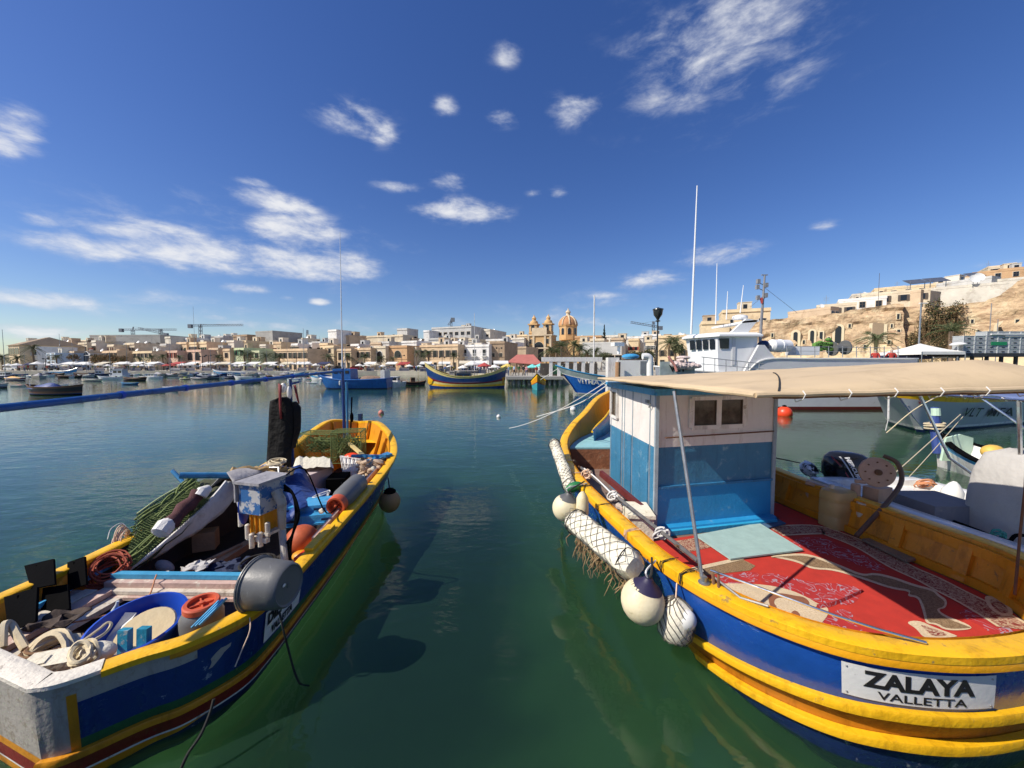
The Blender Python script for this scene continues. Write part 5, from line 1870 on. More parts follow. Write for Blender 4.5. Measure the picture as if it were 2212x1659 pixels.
# deeper red with scrolls along the middle
flat('scroll_panel', [(0, 560), (160, 560), (420, 640), (700, 640), (870, 700), (780, 830), (600, 810), (480, 800), (360, 760), (180, 680), (0, 640)], z1 - .002, CSCR, rug)
flat('scroll_panel', [(250, 280), (480, 240), (760, 350), (1080, 520), (1000, 545), (860, 500), (640, 420), (450, 380), (330, 330)], z1 - .002, CSCR, rug)
flat('scroll_panel', [(580, 890), (700, 850), (790, 900), (760, 970), (880, 1040), (840, 1090), (640, 1090), (480, 1040)], z1 - .002, CSCR, rug)
flat('scroll_panel', [(1660, 870), (1800, 850), (1960, 960), (2160, 1040), (2150, 1080), (1960, 1080), (1860, 1000), (1700, 930)], z1 - .002, CSCR, rug)
# taupe band with cream edge sweeping over the carpet
band = [(60, 415), (330, 385), (480, 415), (700, 500), (860, 570), (960, 550), (1130, 590), (1290, 650), (1460, 690), (1500, 735), (1570, 780), (1560, 850), (1490, 860), (1550, 910), (1760, 990), (1780, 1030), (1560, 1040), (1470, 985), (1390, 980), (1370, 900), (1350, 830), (1320, 760), (1230, 750), (1260, 710), (1100, 690), (900, 620), (620, 530), (430, 525), (320, 465), (150, 430)]
flat('band_edge', band, z1, CCRM, rug)
cxm, cym = 900, 650


def inset(poly, d):
    n = len(poly)
    out = []
    ar = sum(poly[i][0] * poly[(i + 1) % n][1] - poly[(i + 1) % n][0] * poly[i][1] for i in range(n))
    for i in range(n):
        (ax_, ay), (bx_, by) = poly[i - 1], poly[(i + 1) % n]
        dx, dy = bx_ - ax_, by - ay
        L = math.hypot(dx, dy) or 1
        s = 1 if ar > 0 else -1
        out.append((poly[i][0] - s * dy / L * d * 1.4, poly[i][1] + s * dx / L * d))
    return out


flat('taupe_band', inset(band, 17), z2, CTAU, rug)
flat('cream_corner', [(1215, 965), (1330, 950), (1460, 1010), (1640, 1075), (1660, 1090), (1480, 1100), (1370, 1100), (1310, 1020)], z1 + .002, CCRM, rug)
flat('corner_speckle', [(1330, 980), (1450, 1020), (1600, 1075), (1450, 1090), (1400, 1040)], z2 + .001, CBORD, rug)
# patterned border along the far side and behind the cabin
def ribbon(name, ctr, w0, w1, z, mat):
    ps = crom([onZ(*zc(*p), z) for p in ctr], 5)
    m = MB()
    rows = []
    for i, p in enumerate(ps):
        d = ps[min(i + 1, len(ps) - 1)] - ps[max(i - 1, 0)]
        nn = V(-d.y, d.x, 0).normalized()
        rows.append([p + nn * w0, p + nn * w1])
    m.grid(rows)
    o = m.build(name, mat, rug, 0)
    for p in o.data.polygons:
        if p.normal.z < 0:
            p.flip()
    return o


bl = [(120, 200), (480, 190), (640, 235), (900, 340), (1180, 500), (1400, 600), (1600, 705), (1800, 805), (2000, 920), (2170, 1025)]
ribbon('border', bl, -.15, .15, z1 + .003, CBORD)
ribbon('border_edge', bl, .135, .165, z2 - .0005, CCRM)
ribbon('border_edge', bl, -.165, -.135, z2 - .0005, CCRM)
flat('border_medallion', [(1880, 740), (2000, 760), (2100, 830), (2130, 910), (2040, 920), (1940, 870), (1890, 800)], z2 + .002, CCRM, rug)
flat('medallion_field', [(1910, 770), (2000, 785), (2070, 840), (2085, 890), (2030, 895), (1960, 855)], z3, CBORD, rug)
# cream medallion with brown figures, near rail
med = [(-420, 640), (0, 645), (240, 690), (400, 760), (480, 810), (570, 840), (575, 900), (530, 960), (480, 1010), (430, 1030), (330, 1010), (150, 960), (-120, 880), (-400, 780)]
flat('medallion', med, z1 + .001, CCRM, rug)
flat('brown_figure', [(70, 740), (170, 720), (290, 745), (370, 755), (420, 800), (400, 840), (340, 790), (220, 760), (140, 760), (110, 800), (150, 850), (110, 880), (75, 810)], z2, CBRO, rug)
flat('brown_figure', [(290, 860), (340, 900), (330, 940), (250, 985), (220, 970), (250, 900)], z2, CBRO, rug)
flat('brown_figure', [(-130, 800), (20, 810), (130, 885), (40, 915), (-60, 900), (-150, 850)], z2, CBRO, rug)
for k in range(7):
    a = 2 * math.pi * k / 7
    flat('petal', [(-10 + 34 * math.cos(a) + 16 * math.cos(a + q), 862 + 22 * math.sin(a) + 10 * math.sin(a + q)) for q in (0, 1.5, 3, 4.5)], z3, CCRM, rug, smooth_n=2)
# forward corner of the carpet by the rail
for (za, poly, mt) in ((z1, [(1450, 1170), (1525, 1158), (1545, 1180), (1470, 1196)], CBORD), (z1, [(1440, 1240), (1600, 1206), (1632, 1222), (1620, 1232), (1530, 1242), (1470, 1252)], CTAU),
                       (z2, [(1438, 1238), (1600, 1203), (1608, 1208), (1470, 1240)], CCRM)):
    flat('carpet_stripe', poly, za, mt, rug, conv=False, smooth_n=1)
flat('scroll_panel', [(1480, 1262), (1560, 1244), (1640, 1232), (1640, 1260), (1560, 1262), (1510, 1275)], z1 - .002, CSCR, rug, conv=False)
# ridge of a fold lying across the carpet
m = MB()
fp = [onZ(*zc(*p), CZ + .015) for p in ((480, 835), (600, 815), (720, 770), (860, 705))]
rows = []
for p in crom(fp, 4):
    rows.append([p + V(-.05, -.03, -.012), p + V(0, 0, .02), p + V(.03, .05, -.012)])
m.grid(rows)
m.build('fold', [CSCR], rug)
m = MB()
mp_ = [onZ(u, v, DZ + .03) for u, v in ((1502, 1158), (1640, 1132), (1735, 1190), (1578, 1210))]
m.prism(mp_, (0, 0, .02))
tag(m.build('pale_mat', M('pale_blue_mat', (.32, .46, .44), .9, .12, 10, .6, 120, wear=((.22, .3, .28), .38, 20, .08)), None, 0), 'pale blue-green mat lying on the carpet behind the cabin', 'mat')
m = MB()
mp_ = [onZ(u, v, DZ + .03) for u, v in ((1632, 1124), (1668, 1116), (1698, 1132), (1660, 1142))]
m.prism(mp_, (0, 0, .015))
tag(m.build('blue_mat', M('worn_blue_mat', (.05, .11, .2), .9, .2, 10, .5, 100), None, 0), 'small dark blue mat at the far rear corner of the cabin', 'mat')
m = MB()
mp_ = [onZ(u, v, DZ + .04) for u, v in ((1862, 1168), (1905, 1165), (1982, 1210), (1960, 1216))]
m.prism(mp_, (0, 0, .03))
tag(m.build('grey_plank', M('weathered_plank', (.24, .18, .12), .85, .25, 6, .4, 30), None, 0), 'weathered grey board lying along the far bulwark', 'plank')

# ---- awning
aw = thing('awning', 'tan canvas awning stretched over the aft deck and cabin roof', 'awning', (3.4, 4.9, 2.6))
AF, AB = V(1.74, 7.45, 2.74), V(1.78, 2.70, 2.788)
BF, BB = V(4.5, 7.85, 2.74), V(5.5, 2.74, 2.815)
rows = []
NJ, NK = 22, 22
for j in range(NJ + 1):
    tj = j / NJ
    row = []
    for k in range(NK + 1):
        tk = k / NK
        p = AB.lerp(AF, tj).lerp(BB.lerp(BF, tj), tk)
        ridge = tk / .62 if tk < .62 else (1 - tk) / .38
        hip = min(1, tj / .09 + .12)
        h = max(0, ridge) ** .9 * hip * (.05 + .215 * (1 - tj))
        sag = -.010 * math.sin(tk * math.pi * 6) * math.sin(math.pi * tj)
        row.append(p + V(0, 0, h + sag + .003 * math.sin(j * 1.9 + k * 2.3)))
    rows.append(row)
m = MB()
m.grid(rows)
o = solid(m.build('canvas', [CANV], aw, 60), .008)
m = MB()
rearrow = rows[0]
m.tube([p + V(0, -.0, -.01) for p in rearrow], .021, n=8)
m.tube([r[0] + V(0, 0, -.012) for r in rows], .02, n=8)
m.build('rolled_edge', [CANV], aw)
m = MB()
m.tube([p + V(0, .05, -.035) for p in rearrow[1:]], .013, n=8)
m.build('edge_pole', [RUST], aw)
for k in range(2, NK + 1, 1):
    p = rearrow[k]
    MB().tube([p + V(0, -.012, .018), p + V(.006, -.032, -.01), p + V(.006, -.012, -.045), p + V(0, .05, -.07), p + V(-.006, .07, -.03)], .0042, n=5).build('lashing', ROPEW, aw) if k % 2 == 0 else None
m = MB()
m.tube([rows[j][1 + j] + V(0, 0, .012) for j in range(0, 8)], .006, n=5)
m.build('cord', [ROPEK], aw)
m = MB()
m.tube([onY(1520, 1272, 3.30), onY(1456, 845, 3.86)], .017, n=10)
pole_b = onY(1520, 1272, 3.30)
m.lathe([(.05, 0), (.05, .01), (.028, .02), (.028, .06)], V(pole_b.x, pole_b.y, 1.0), n=12)
m.build('awning_pole', [STEEL], aw)
m = MB()
q = onY(2206, 1260, 3.35)
m.tube([onY(2192, 1285, 3.5), onY(2204, 1150, 3.75), onY(2214, 1060, 3.8), onY(2226, 870, 3.9)], .011, n=8)
m.build('awning_pole', [RUST], aw)
# ---- rails on the near side
m = MB()
rp = [onY(u, v, y) for u, v, y in ((1255, 1010, 6.9), (1300, 1046, 6.0), (1360, 1095, 5.1), (1420, 1142, 4.45), (1470, 1182, 4.0), (1508, 1212, 3.66))]
m.tube(crom(rp, 3), .024, n=8)
rail = m.build('side_rail', [M('dull_tube', (.2, .19, .18), .5, .25, 8, .1, 60, metal=.5)], rb)
for k in (0, 2, 4):
    p = rp[k]
    i = RH.find(p.x - .1, p.y)
    MB().tube([p, V(p.x - .05, p.y, RH.g(i))], .017, n=6).build('stanchion', RUST if k != 2 else STEEL, rb)
m = MB()
m.tube([onY(1536, 1232, 3.4), onY(1620, 1262, 3.05), onY(1800, 1328, 2.72), onY(1900, 1360, 2.62), onY(2000, 1388, 2.55)], .011, n=8)
m.build('thin_rail', [CHROME], rb)
m = MB()
m.tube([onY(1540, 1240, 3.36), onY(1542, 1284, 3.22)], .014, n=6)
m.tube([onY(1552, 1240, 3.34), onY(1552, 1280, 3.2)], .012, n=6)
m.build('stanchion', [RUST], rb)
m = MB()
m.tube([onY(1540, 1245, 3.36), onY(1600, 1292, 3.08), onY(1660, 1310, 2.95)], .013, n=6)
m.build('lower_rail', [M('dull_tube')], rb)
# red plank, white box and clutter in the side passage
m = MB()
m.beam(onY(1298, 1022, 6.6), onY(1402, 1110, 5.35), .06, .1)
tag(m.build('maroon_plank', M('maroon_plank', (.12, .02, .02), .6, .2, 5), None, 0), 'maroon plank lying along the cabin beside the rail', 'plank')
fb = thing('polystyrene_box', 'dirty white polystyrene box standing in the side passage by the cabin', 'box', onZ(1375, 1150, DZ))
MB().box(onZ(1378, 1160, DZ) + V(0.02, .1, .17), (.34, .5, .34), rz=R(-6)).build('box_body', FOAM, fb, 0)
MB().box(onZ(1378, 1160, DZ) + V(0.02, .1, .36), (.38, .54, .05), rz=R(-6)).build('lid', FOAM, fb, 0)
m = MB()
rr = random.Random(5)
for k in range(14):
    m.ball(onZ(1335 + rr.uniform(-14, 16), 1085 + rr.uniform(-22, 20), DZ + .14), (rr.uniform(.04, .09), rr.uniform(.04, .09), rr.uniform(.03, .08)), n=7, m=5)
tag(m.build('rag_heap', M('mixed_rags', (.5, .42, .36), .95, .4, 12, .6, 40, wear=((.35, .02, .02), .45, 5, .04), dirt=((.04, .04, .05), .42, 7, .04))), 'heap of red, white and dark rags in the side passage', 'rags')
for k, (u, v, y, mt, lab) in enumerate(((1268, 1025, 6.4, ROPEP, 'pale rope lashed round the forward stanchion'), (1325, 1070, 5.5, ROPEW, 'white rope tied at the middle stanchion'), (1430, 1152, 4.38, ROPEW, 'white and black line wound on the rail near the awning pole'))):
    coil(onY(u, v, y), .07, mt, 'rope_knot', lab, 'rope', 6, (.5, 1, .2), .011, .6, 30 + k)
rope([onY(1262, 1012, 6.6), onY(1290, 1035, 6.1), onY(1330, 1075, 5.4)], .012, ROPEW, 'white_line', 'white line stretched along the near rail by the cabin door', 'line')
rope([onY(1350, 1090, 5.2), onY(1346, 1140, 4.95)], .004, ROPEK, 'thin_cord', 'thin dark cord hanging from the near rail to the gunwale', 'cord')
# lashings round the gunwale
def wrap(i, n=3, mat=ROPEK, seed=0):
    rr = random.Random(seed)
    pts = []
    for k in range(n):
        for (o_, dz) in ((.055, .012), (.07, -.05), (.055, -.1), (.055, .0), (-.06, .012), (-.16, .012), (-.05, .014)):
            j = i + k * .12 + rr.uniform(-.1, .1)
            a = int(j) % RH.n
            p = RH.p[a].lerp(RH.p[(a + 1) % RH.n], j - int(j))
            nv = RH.nrm[a]
            pts.append(V(p.x, p.y, p.z + dz) + nv * o_)
    return MB().tube(pts, .0035, n=5).build('lashing', mat, rb)


for q, (x, y) in enumerate(((1.10, 6.5), (1.15, 5.95), (1.28, 5.1), (1.42, 4.4), (1.56, 3.72), (1.65, 3.5), (1.07, 7.2))):
    wrap(RH.find(x, y), 2 + q % 2, ROPEK if q % 3 else ROPEP, q)


# ---- fenders along the near side
def ball_fender(u, v, y, r, label, cap, hang):
    c = onY(u, v, y)
    th = thing('ball_fender', label, 'fender', c)
    tl = V(.22, -.05, 1).normalized()
    MB().ball(c, (r, r, r * 1.03), n=30, m=20).build('ball', BUOYW, th)
    prof = [(r * .05, r * 1.22), (r * .2, r * 1.2), (r * .26, r * 1.1), (r * .36, r * 1.0), (r * .62, r * .82), (r * .74, r * .70), (r * .72, r * .68), (.001, r * .7)]
    MB().lathe(prof, c, tl, n=26).build('cap', cap, th)
    MB().tube(crom([c + tl * r * 1.1, c + tl * r * 1.3 + V(.02, 0, .03), hang], 4), .012, n=6).build('rope', ROPEK, th)
    MB().tube(crom([c + tl * r * 1.12, c + tl * r * 1.25 + V(-.03, 0, .06), hang + V(.04, 0, -.03)], 4), .01, n=6).build('rope', ROPEW, th)
    return th


NC = M('navy_rubber_cap', (.02, .015, .05), .5, .2, 4, .1)
ball_fender(1388, 1298, 3.52, .205, 'cream ball fender with a navy cap, lowest and nearest', NC, onY(1408, 1205, 3.72))
ball_fender(1222, 1097, 5.35, .195, 'cream ball fender with a grey cap between the two net-wrapped logs', M('grey_rubber_cap', (.1, .1, .1), .5, .2, 4, .1), onY(1262, 1040, 6.0))
m = MB()
p = onY(1258, 1092, 5.15)
m.lathe([(.02, .2), (.05, .17), (.085, .1), (.09, -.1), (.07, -.2), (.03, -.24)], p, (0, 0, 1), n=16)
tag(m.build('slim_fender', BUOYW), 'slim white fender hanging behind the upper ball fender', 'fender')
m = MB()
p = onY(1240, 1052, 5.9)
m.ball(p, (.15, .07, .08), n=12, m=8, rot=Matrix.Rotation(R(-20), 3, 'Y'))
tag(m.build('green_jug', M('green_plastic_jug', (.02, .17, .05), .4, .15, 3)), 'green plastic jug tucked above the upper ball fender', 'jug')


def log_fender(a, q, r, label, seed, square=False):
    th = thing('log_fender', label, 'fender', a.lerp(q, .5))
    rr = random.Random(seed)
    n = 18
    d = (q - a).normalized()
    x = d.orthogonal().normalized()
    y = d.cross(x)
    rings = []
    NS = 16
    for j in range(NS + 1):
        t = j / NS
        rad = r * (1 + .05 * math.sin(j * 1.3 + seed)) * (.7 if j in (0, NS) else 1)
        ring = []
        for k in range(n):
            an = 2 * math.pi * k / n
            sq = 1.0 / max(abs(math.cos(an)), abs(math.sin(an))) if square else 1
            ring.append(a.lerp(q, t) + (x * math.cos(an) + y * math.sin(an)) * rad * min(sq, 1.22) * rr.uniform(.95, 1.04))
        rings.append(ring)
    MB().rings(rings).build('foam_log', FOAM, th, 50)
    m = MB()
    L = (q - a).length
    for s in (1, -1):
        for k in range(9):
            pts = []
            for j in range(15):
                t = j / 14
                an = s * (t * L / r * .75) + 2 * math.pi * k / 9 + rr.uniform(-.12, .12)
                sq = min(1.0 / max(abs(math.cos(an)), abs(math.sin(an))), 1.22) if square else 1
                pts.append(a.lerp(q, t) + (x * math.cos(an) + y * math.sin(an)) * r * 1.06 * sq)
            m.tube(pts, .0032, n=4)
    m.build('net_wrapping', [M('dark_twine', (.12, .11, .09), .9, .2, 20)], th)
    m = MB()
    for t in (.08, .92):
        m.tube([a.lerp(q, t + .01 * math.sin(k)) + (x * math.cos(2 * math.pi * k / 18) + y * math.sin(2 * math.pi * k / 18)) * r * 1.2 for k in range(18)], .007, n=5, closed=True)
    m.build('binding', [ROPEK], th)
    return th


log_fender(onY(1196, 955, 7.6), onY(1234, 1058, 5.95), .105, 'long net-wrapped foam log, farther of the two, upright beside the hull', 1)
lg = log_fender(onY(1238, 1122, 4.95), onY(1372, 1228, 3.72), .14, 'thick net-wrapped foam log trailing brown weed, nearer of the two', 2, True)
m = MB()
rr = random.Random(21)
a, q = onY(1238, 1130, 4.95), onY(1372, 1238, 3.72)
for k in range(110):
    t = min(1, max(0, rr.choice([rr.gauss(.12, .06), rr.gauss(.45, .12), rr.gauss(.5, .2), rr.gauss(.93, .05)])))
    p = a.lerp(q, t) + V(rr.uniform(-.06, .06), rr.uniform(-.06, .06), -.10)
    L = rr.uniform(.1, .36)
    pts = [p]
    for j in range(4):
        pts.append(pts[-1] + V(rr.uniform(-.05, .05), rr.uniform(-.05, .05), -L / 4))
    m.tube(pts, [.009, .008, .006, .005, .002], n=4)
m.build('weed', [M('dry_brown_weed', (.3, .2, .1), .95, .4, 12, .3, 40)], lg)
# net bag stuffed with foam
nb_ = thing('net_bag', 'net bag stuffed with white foam hanging beside the nearest ball fender', 'net bag', onY(1460, 1330, 3.5))
c = onY(1459, 1335, 3.46)
m = MB()
rr = random.Random(4)
rings = []
for j, (dz, w) in enumerate(((.20, .02), (.175, .07), (.12, .135), (.04, .155), (-.05, .16), (-.13, .155), (-.18, .12), (-.20, .04))):
    rings.append([c + V(math.cos(2 * math.pi * k / 16) * w * rr.uniform(.9, 1.08), math.sin(2 * math.pi * k / 16) * w * rr.uniform(.9, 1.08), dz + rr.uniform(-.012, .012)) for k in range(16)])
m.rings(rings)
m.build('foam_lumps', [FOAM], nb_, 40)
m = MB()
m.ball(c + V(.06, -.10, .05), (.09, .07, .1), n=14, m=10)
m.build('plastic_float', [WHITEP], nb_)
m = MB()
for s in (1, -1):
    for k in range(12):
        m.tube([sum((rings[j][(k + s * j + i_) % 16] - c for i_ in range(1)), V(0, 0, 0)) * 1.05 + c for j in range(8)], .0035, n=4)
m.build('netting', [M('dark_twine')], nb_)
m = MB()
m.tube([c + V(0, 0, .19), onY(1462, 1262, 3.5), onY(1470, 1235, 3.55)], .009, n=5)
m.build('rope', [ROPEP], nb_)

# ---- winch on the far side: jerrycan, brown wheel, bent pipe
jc = thing('jerrycan', 'yellowed plastic jerrycan standing on the carpet by the far bulwark', 'jerrycan', onZ(1820, 1150, DZ))
c = onZ(1818, 1145, DZ) + V(.03, .12, .30)
m = MB()
rt = Matrix.Rotation(R(12), 3, 'Z')
rings = []
for z, k in ((-.30, .9), (-.28, 1), (-.12, 1), (-.1, .97), (-.08, 1), (.1, 1), (.12, .97), (.14, 1), (.2, 1), (.27, .9), (.3, .6)):
    ring = []
    for j in range(20):
        a = 2 * math.pi * j / 20
        e_ = lambda v_: math.copysign(abs(v_) ** .45, v_)
        ring.append(c + rt @ V(e_(math.cos(a)) * .21 * k, e_(math.sin(a)) * .17 * k, z))
    rings.append(ring)
m.rings(rings)
m.build('can', [M('yellowed_plastic', (.5, .34, .13), .45, .12, 3, .1, 20)], jc)
m = MB()
m.lathe([(.03, 0), (.035, .06), (.001, .065)], c + V(-.1, 0, .3), n=12)
m.build('cap', [CRM], jc)
wi = thing('rope_hauler', 'rusty hauling winch with a big brown disc and bent pipe on the far bulwark', 'winch', onY(1870, 1090, 5.9))
wc = onY(1894, 1020, 5.55)
wax = V(-.35, -.9, .18).normalized()
m = MB()
m.lathe([(.001, -.06), (.17, -.055), (.215, -.02), (.225, 0), (.22, .02), (.18, .03), (.05, .035), (.001, .036)], wc, wax, n=36)
BRN = M('brown_enamel', (.5, .32, .22), .55, .15, 6, .2, 30, wear=((.14, .07, .04), .38, 8, .08))
m.build('disc', [BRN], wi)
m = MB()
m.lathe([(.045, .035), (.045, .06), (.02, .07), (.001, .07)], wc, wax, n=12)
q0 = wax.orthogonal().normalized()
for k in range(8):
    qq = Quaternion(wax, 2 * math.pi * k / 8) @ q0
    m.lathe([(.012, .03), (.012, .042), (.001, .043)], wc + qq * .15, wax, n=6)
m.build('hub', [RUST], wi)
m = MB()
m.tube(crom([onY(1908, 984, 5.5), onY(1938, 1000, 5.4), onY(1948, 1035, 5.3), onY(1930, 1070, 5.2), onY(1885, 1120, 5.05), onY(1850, 1158, 4.95)], 4), .03, n=10)
m.build('bent_pipe', [M('brown_pipe', (.12, .07, .04), .5, .3, 8, .2, 30)], wi)
m = MB()
m.beam(onY(1742, 1040, 6.2), onY(1840, 1072, 5.75), .1, .06)
m.beam(onY(1745, 1045, 6.2), onY(1748, 1120, 6.1), .05, .05)
m.beam(onY(1850, 1075, 5.6), onY(1852, 1135, 5.5), .09, .09)
m.build('frame', [BRN], wi, 0)
m = MB()
m.lathe([(.055, -.12), (.06, -.1), (.06, .1), (.05, .12)], onY(1848, 1062, 5.6), (0, 0, 1), n=14)
m.lathe([(.03, -.06), (.03, .06)], onY(1858, 1040, 5.6), (1, -.5, 0), n=12)
m.box(onY(1895, 1065, 5.6), (.32, .2, .2), rz=.3)
m.build('gearbox', [BRN], wi, 0)
m = MB()
m.lathe([(.075, 0), (.075, .45)], onY(1862, 1150, 5.35), (0, 0, 1), n=16)
m.build('cylinder', [CRM], wi)
# mooring lines from the bow
rope([onY(1312, 832, 7.5), onY(1245, 874, 9.0), onY(1160, 900, 12)], .012, ROPEW, 'mooring_line', 'white mooring line running to the white buoy from the cabin corner', 'rope')
rope([onY(1308, 826, 7.6), onY(1100, 925, 13)], .009, ROPEW, 'mooring_line', 'long white mooring line running left over the channel', 'rope', sag=.15)
# ================================================================== boats in local axes (bow along +x)
def local_hull(L, B, H, sb, ss, transom, rake, bands, n=18, tumble=.78):
    """rows from gunwale down; bands = [(fraction from top, material index), ...]; returns builder and the gunwale line"""
    st = [-1 + 2 * k / n for k in range(n + 1)]

    def hb(s):
        if s > 0:
            return B / 2 * (1 - s ** 2.4)
        return B / 2 * ((1 - abs(s) ** 3) if not transom else (1 - .22 * abs(s) ** 2))

    def gz(s):
        return H + (sb * s ** 2.3 if s > 0 else ss * abs(s) ** 2.3)
    m = MB()
    fr = [0] + [b[0] for b in bands]
    rows = []
    for f in fr:
        ring = []
        for sd in (1, -1):
            for s in (st if sd > 0 else st[::-1]):
                z = gz(s) * (1 - f)
                w = hb(s) * (1 - (1 - tumble) * f ** 1.4)
                x = L / 2 * s - rake * f * (s ** 3 if s > 0 else (abs(s) ** 3 * -.4 if not transom else 0))
                ring.append(V(x, sd * max(w, .02), z))
        rows.append(ring)
    m.grid(rows, 0, lambda i, k: bands[i][1], closed=True)
    gun = rows[0]
    return m, gun, hb, gz, st


class FB:
    """a boat thing with a local frame at pos / yaw"""

    def __init__(s, name, label, pos, yaw, group=None, cat='boat'):
        s.th = thing(name, label, cat, pos, group)
        s.M = Matrix.Translation(pos) @ Matrix.Rotation(yaw, 4, 'Z')

    def part(s, name, mb, mats, smooth=35):
        for i, v in enumerate(mb.v):
            mb.v[i] = s.M @ v
        return mb.build(name, mats, s.th, smooth)

    def hull(s, L, B, H, sb, ss, transom, rake, bands, mats, deckz=.55, deckmat=None, gunmat=None, gw=.07):
        m, gun, hb, gz, st = local_hull(L, B, H, sb, ss, transom, rake, bands)
        s.part('hull', m, mats)
        s.part('gunwale', MB().tube(gun, gw, n=6, closed=True, flat=.6), [gunmat or mats[0]])
        m = MB()
        ps = [V(L / 2 * k * .96, hb(k) * .93, gz(k) * deckz) for k in st] + [V(L / 2 * k * .96, -hb(k) * .93, gz(k) * deckz) for k in st[::-1]]
        m.add(ps, [tuple(range(len(ps)))])
        s.part('deck', m, [deckmat or CRM], 0)
        s.L, s.B, s.H = L, B, H
        return s

    def cabin(s, x, w, l, z0, h, mat=WHT, win=True, roof=None):
        m = MB()
        m.box(V(x, 0, z0 + h / 2), (l, w, h), taper=.9)
        s.part('cabin', m, [mat], 0)
        m = MB()
        m.box(V(x, 0, z0 + h + .04), (l * 1.06, w * 1.02, .09))
        s.part('cabin_roof', m, [roof or mat], 0)
        if win:
            for sd in (-1, 1):
                for k in range(2):
                    m = MB()
                    m.box(V(x - l * .22 + k * l * .44, sd * w * .475, z0 + h * .66), (l * .32, .05, h * .34))
                    s.part('cabin_window', m, [GLASS], 0)
            m = MB()
            m.box(V(x + l * .475, 0, z0 + h * .66), (.06, w * .7, h * .34))
            s.part('windscreen', m, [GLASS], 0)

    def tarp(s, x0, x1, w, z0, h, mat):
        rows = []
        for j in range(9):
            t = j / 8
            pk = h * (math.sin(math.pi * min(1, t * 1.0)) ** .8) * (.75 + .25 * math.cos(t * 5))
            rows.append([V(x0 + (x1 - x0) * t, w / 2 * q, z0 + pk * (1 - abs(q) ** 1.2) + .03 * math.sin(j * 2 + q * 5)) for q in (-1, -.6, -.25, 0, .25, .6, 1)])
        s.part('cover', MB().grid(rows), [mat])

    def mast(s, x, z0, z1, r=.05, mat=None):
        m = MB()
        m.tube([V(x, 0, z0), V(x, 0, z1)], [r, r * .5], n=6)
        s.part('mast', m, [mat or WHT])

    def outboard(s, x, z):
        m = MB()
        m.box(V(x, 0, z + .25), (.35, .34, .5), taper=.8)
        m.box(V(x - .02, 0, z - .2), (.16, .12, .6))
        s.part('outboard', m, [BLKP], 30)

    def canopy(s, x0, x1, w, z0, z1, mat):
        m = MB()
        m.box(V((x0 + x1) / 2, 0, z1), (x1 - x0, w, .08))
        s.part('canopy', m, [mat], 0)
        for x in (x0 + .1, x1 - .1):
            for sd in (-1, 1):
                m = MB()
                m.tube([V(x, sd * w * .46, z0), V(x, sd * w * .46, z1)], .03, n=5)
                s.part('canopy_post', m, [STEEL])


def px_len(u0, u1, v):
    a, c = onZ(u0, v, 0), onZ(u1, v, 0)
    return V((a.x + c.x) / 2, (a.y + c.y) / 2, 0), (c.x - a.x)


LB = [(.16, 0), (.55, 1), (.66, 2), (.78, 0), (.9, 3), (1.0, 4), (1.5, 4)]
def luzzu(u0, u1, v, label, yaw=0.0, cols=(YEL, NAV, RED, RED, NAV), facing=1, extras=(), H=.75, sb=.5, ss=.4, group=None, name='luzzu', Bk=.3):
    p, L = px_len(u0, u1, v)
    L = L / max(.3, abs(math.cos(yaw)))
    b = FB(name, label, p, yaw if facing > 0 else math.pi + yaw, group)
    if group == SMALL:
        b.M = b.M @ Matrix.Scale(min(1.25, L / 6.0), 4)
        L = 6.0 * max(1, L / 7.5)
    k = L / 6.0
    b.hull(L, L * Bk, H * k ** .5, sb * k, ss * k, False, .35 * k, LB, list(cols), .5, WOOD, cols[0], .05 * k ** .5 + .02)
    for e in extras:
        getattr(b, e[0])(*e[1:])
    return b


MBD = [(.2, 0), (.5, 1), (.62, 0), (1.0, 0), (1.4, 2)]
def motorboat(u0, u1, v, label, yaw=0.0, facing=1, cols=(WHITEP, WHITEP, NAV), extras=(), H=.6, sb=.25, group=None, Bk=.34):
    p, L = px_len(u0, u1, v)
    L = L / max(.3, abs(math.cos(yaw)))
    b = FB('motorboat', label, p, yaw if facing > 0 else math.pi + yaw, group)
    if group == SMALL:
        b.M = b.M @ Matrix.Scale(min(1.25, L / 6.0), 4)
        L = 6.0 * max(1, L / 7.5)
    b.hull(L, L * Bk, H, sb, 0, True, .5, MBD, list(cols), .75, WHITEP, cols[0], .05)
    for e in extras:
        getattr(b, e[0])(*e[1:])
    return b


SMALL = 'small boats moored off the quay'
DARKR = (M('brown_rail', (.2, .1, .05), .5), M('black_hull', (.02, .018, .02), .4), M('dark_maroon', (.1, .025, .02), .5), NAV, BLK)
luzzu(58, 180, 853, 'dark maroon and black boat under a peaked navy cover, near the left edge', .0, DARKR, -1, (('tarp', -.6, 2.2, 1.5, .7, .95, TARPB), ('mast', 2.6, .5, 1.5)), .85, .25, .25, SMALL)
motorboat(352, 390, 842, 'white boat with dark stripes and a blue cover, beside a black raft', R(-20), 1, (WHITEP, NAV, BLK), (('tarp', -2.0, .8, 1.5, .7, .5, TARPB),), .95, .5, SMALL, .42)
luzzu(322, 357, 846, 'black square ended raft beside the white boat with the blue cover', 0, (BLK, BLK, BLK, BLK, BLK), 1, (), .9, .02, .02, SMALL, 'work_raft', .55)
luzzu(-28, 18, 838, 'grey hull with a navy wheelhouse cut off by the left edge', 0, (GRYW, M('pale_grey_hull', (.35, .38, .42), .5), NAV, NAV, BLK), 1, (('cabin', -.8, 1.3, 1.7, .7, 1.1, NAV, False),), 1.1, .3, .2, SMALL)
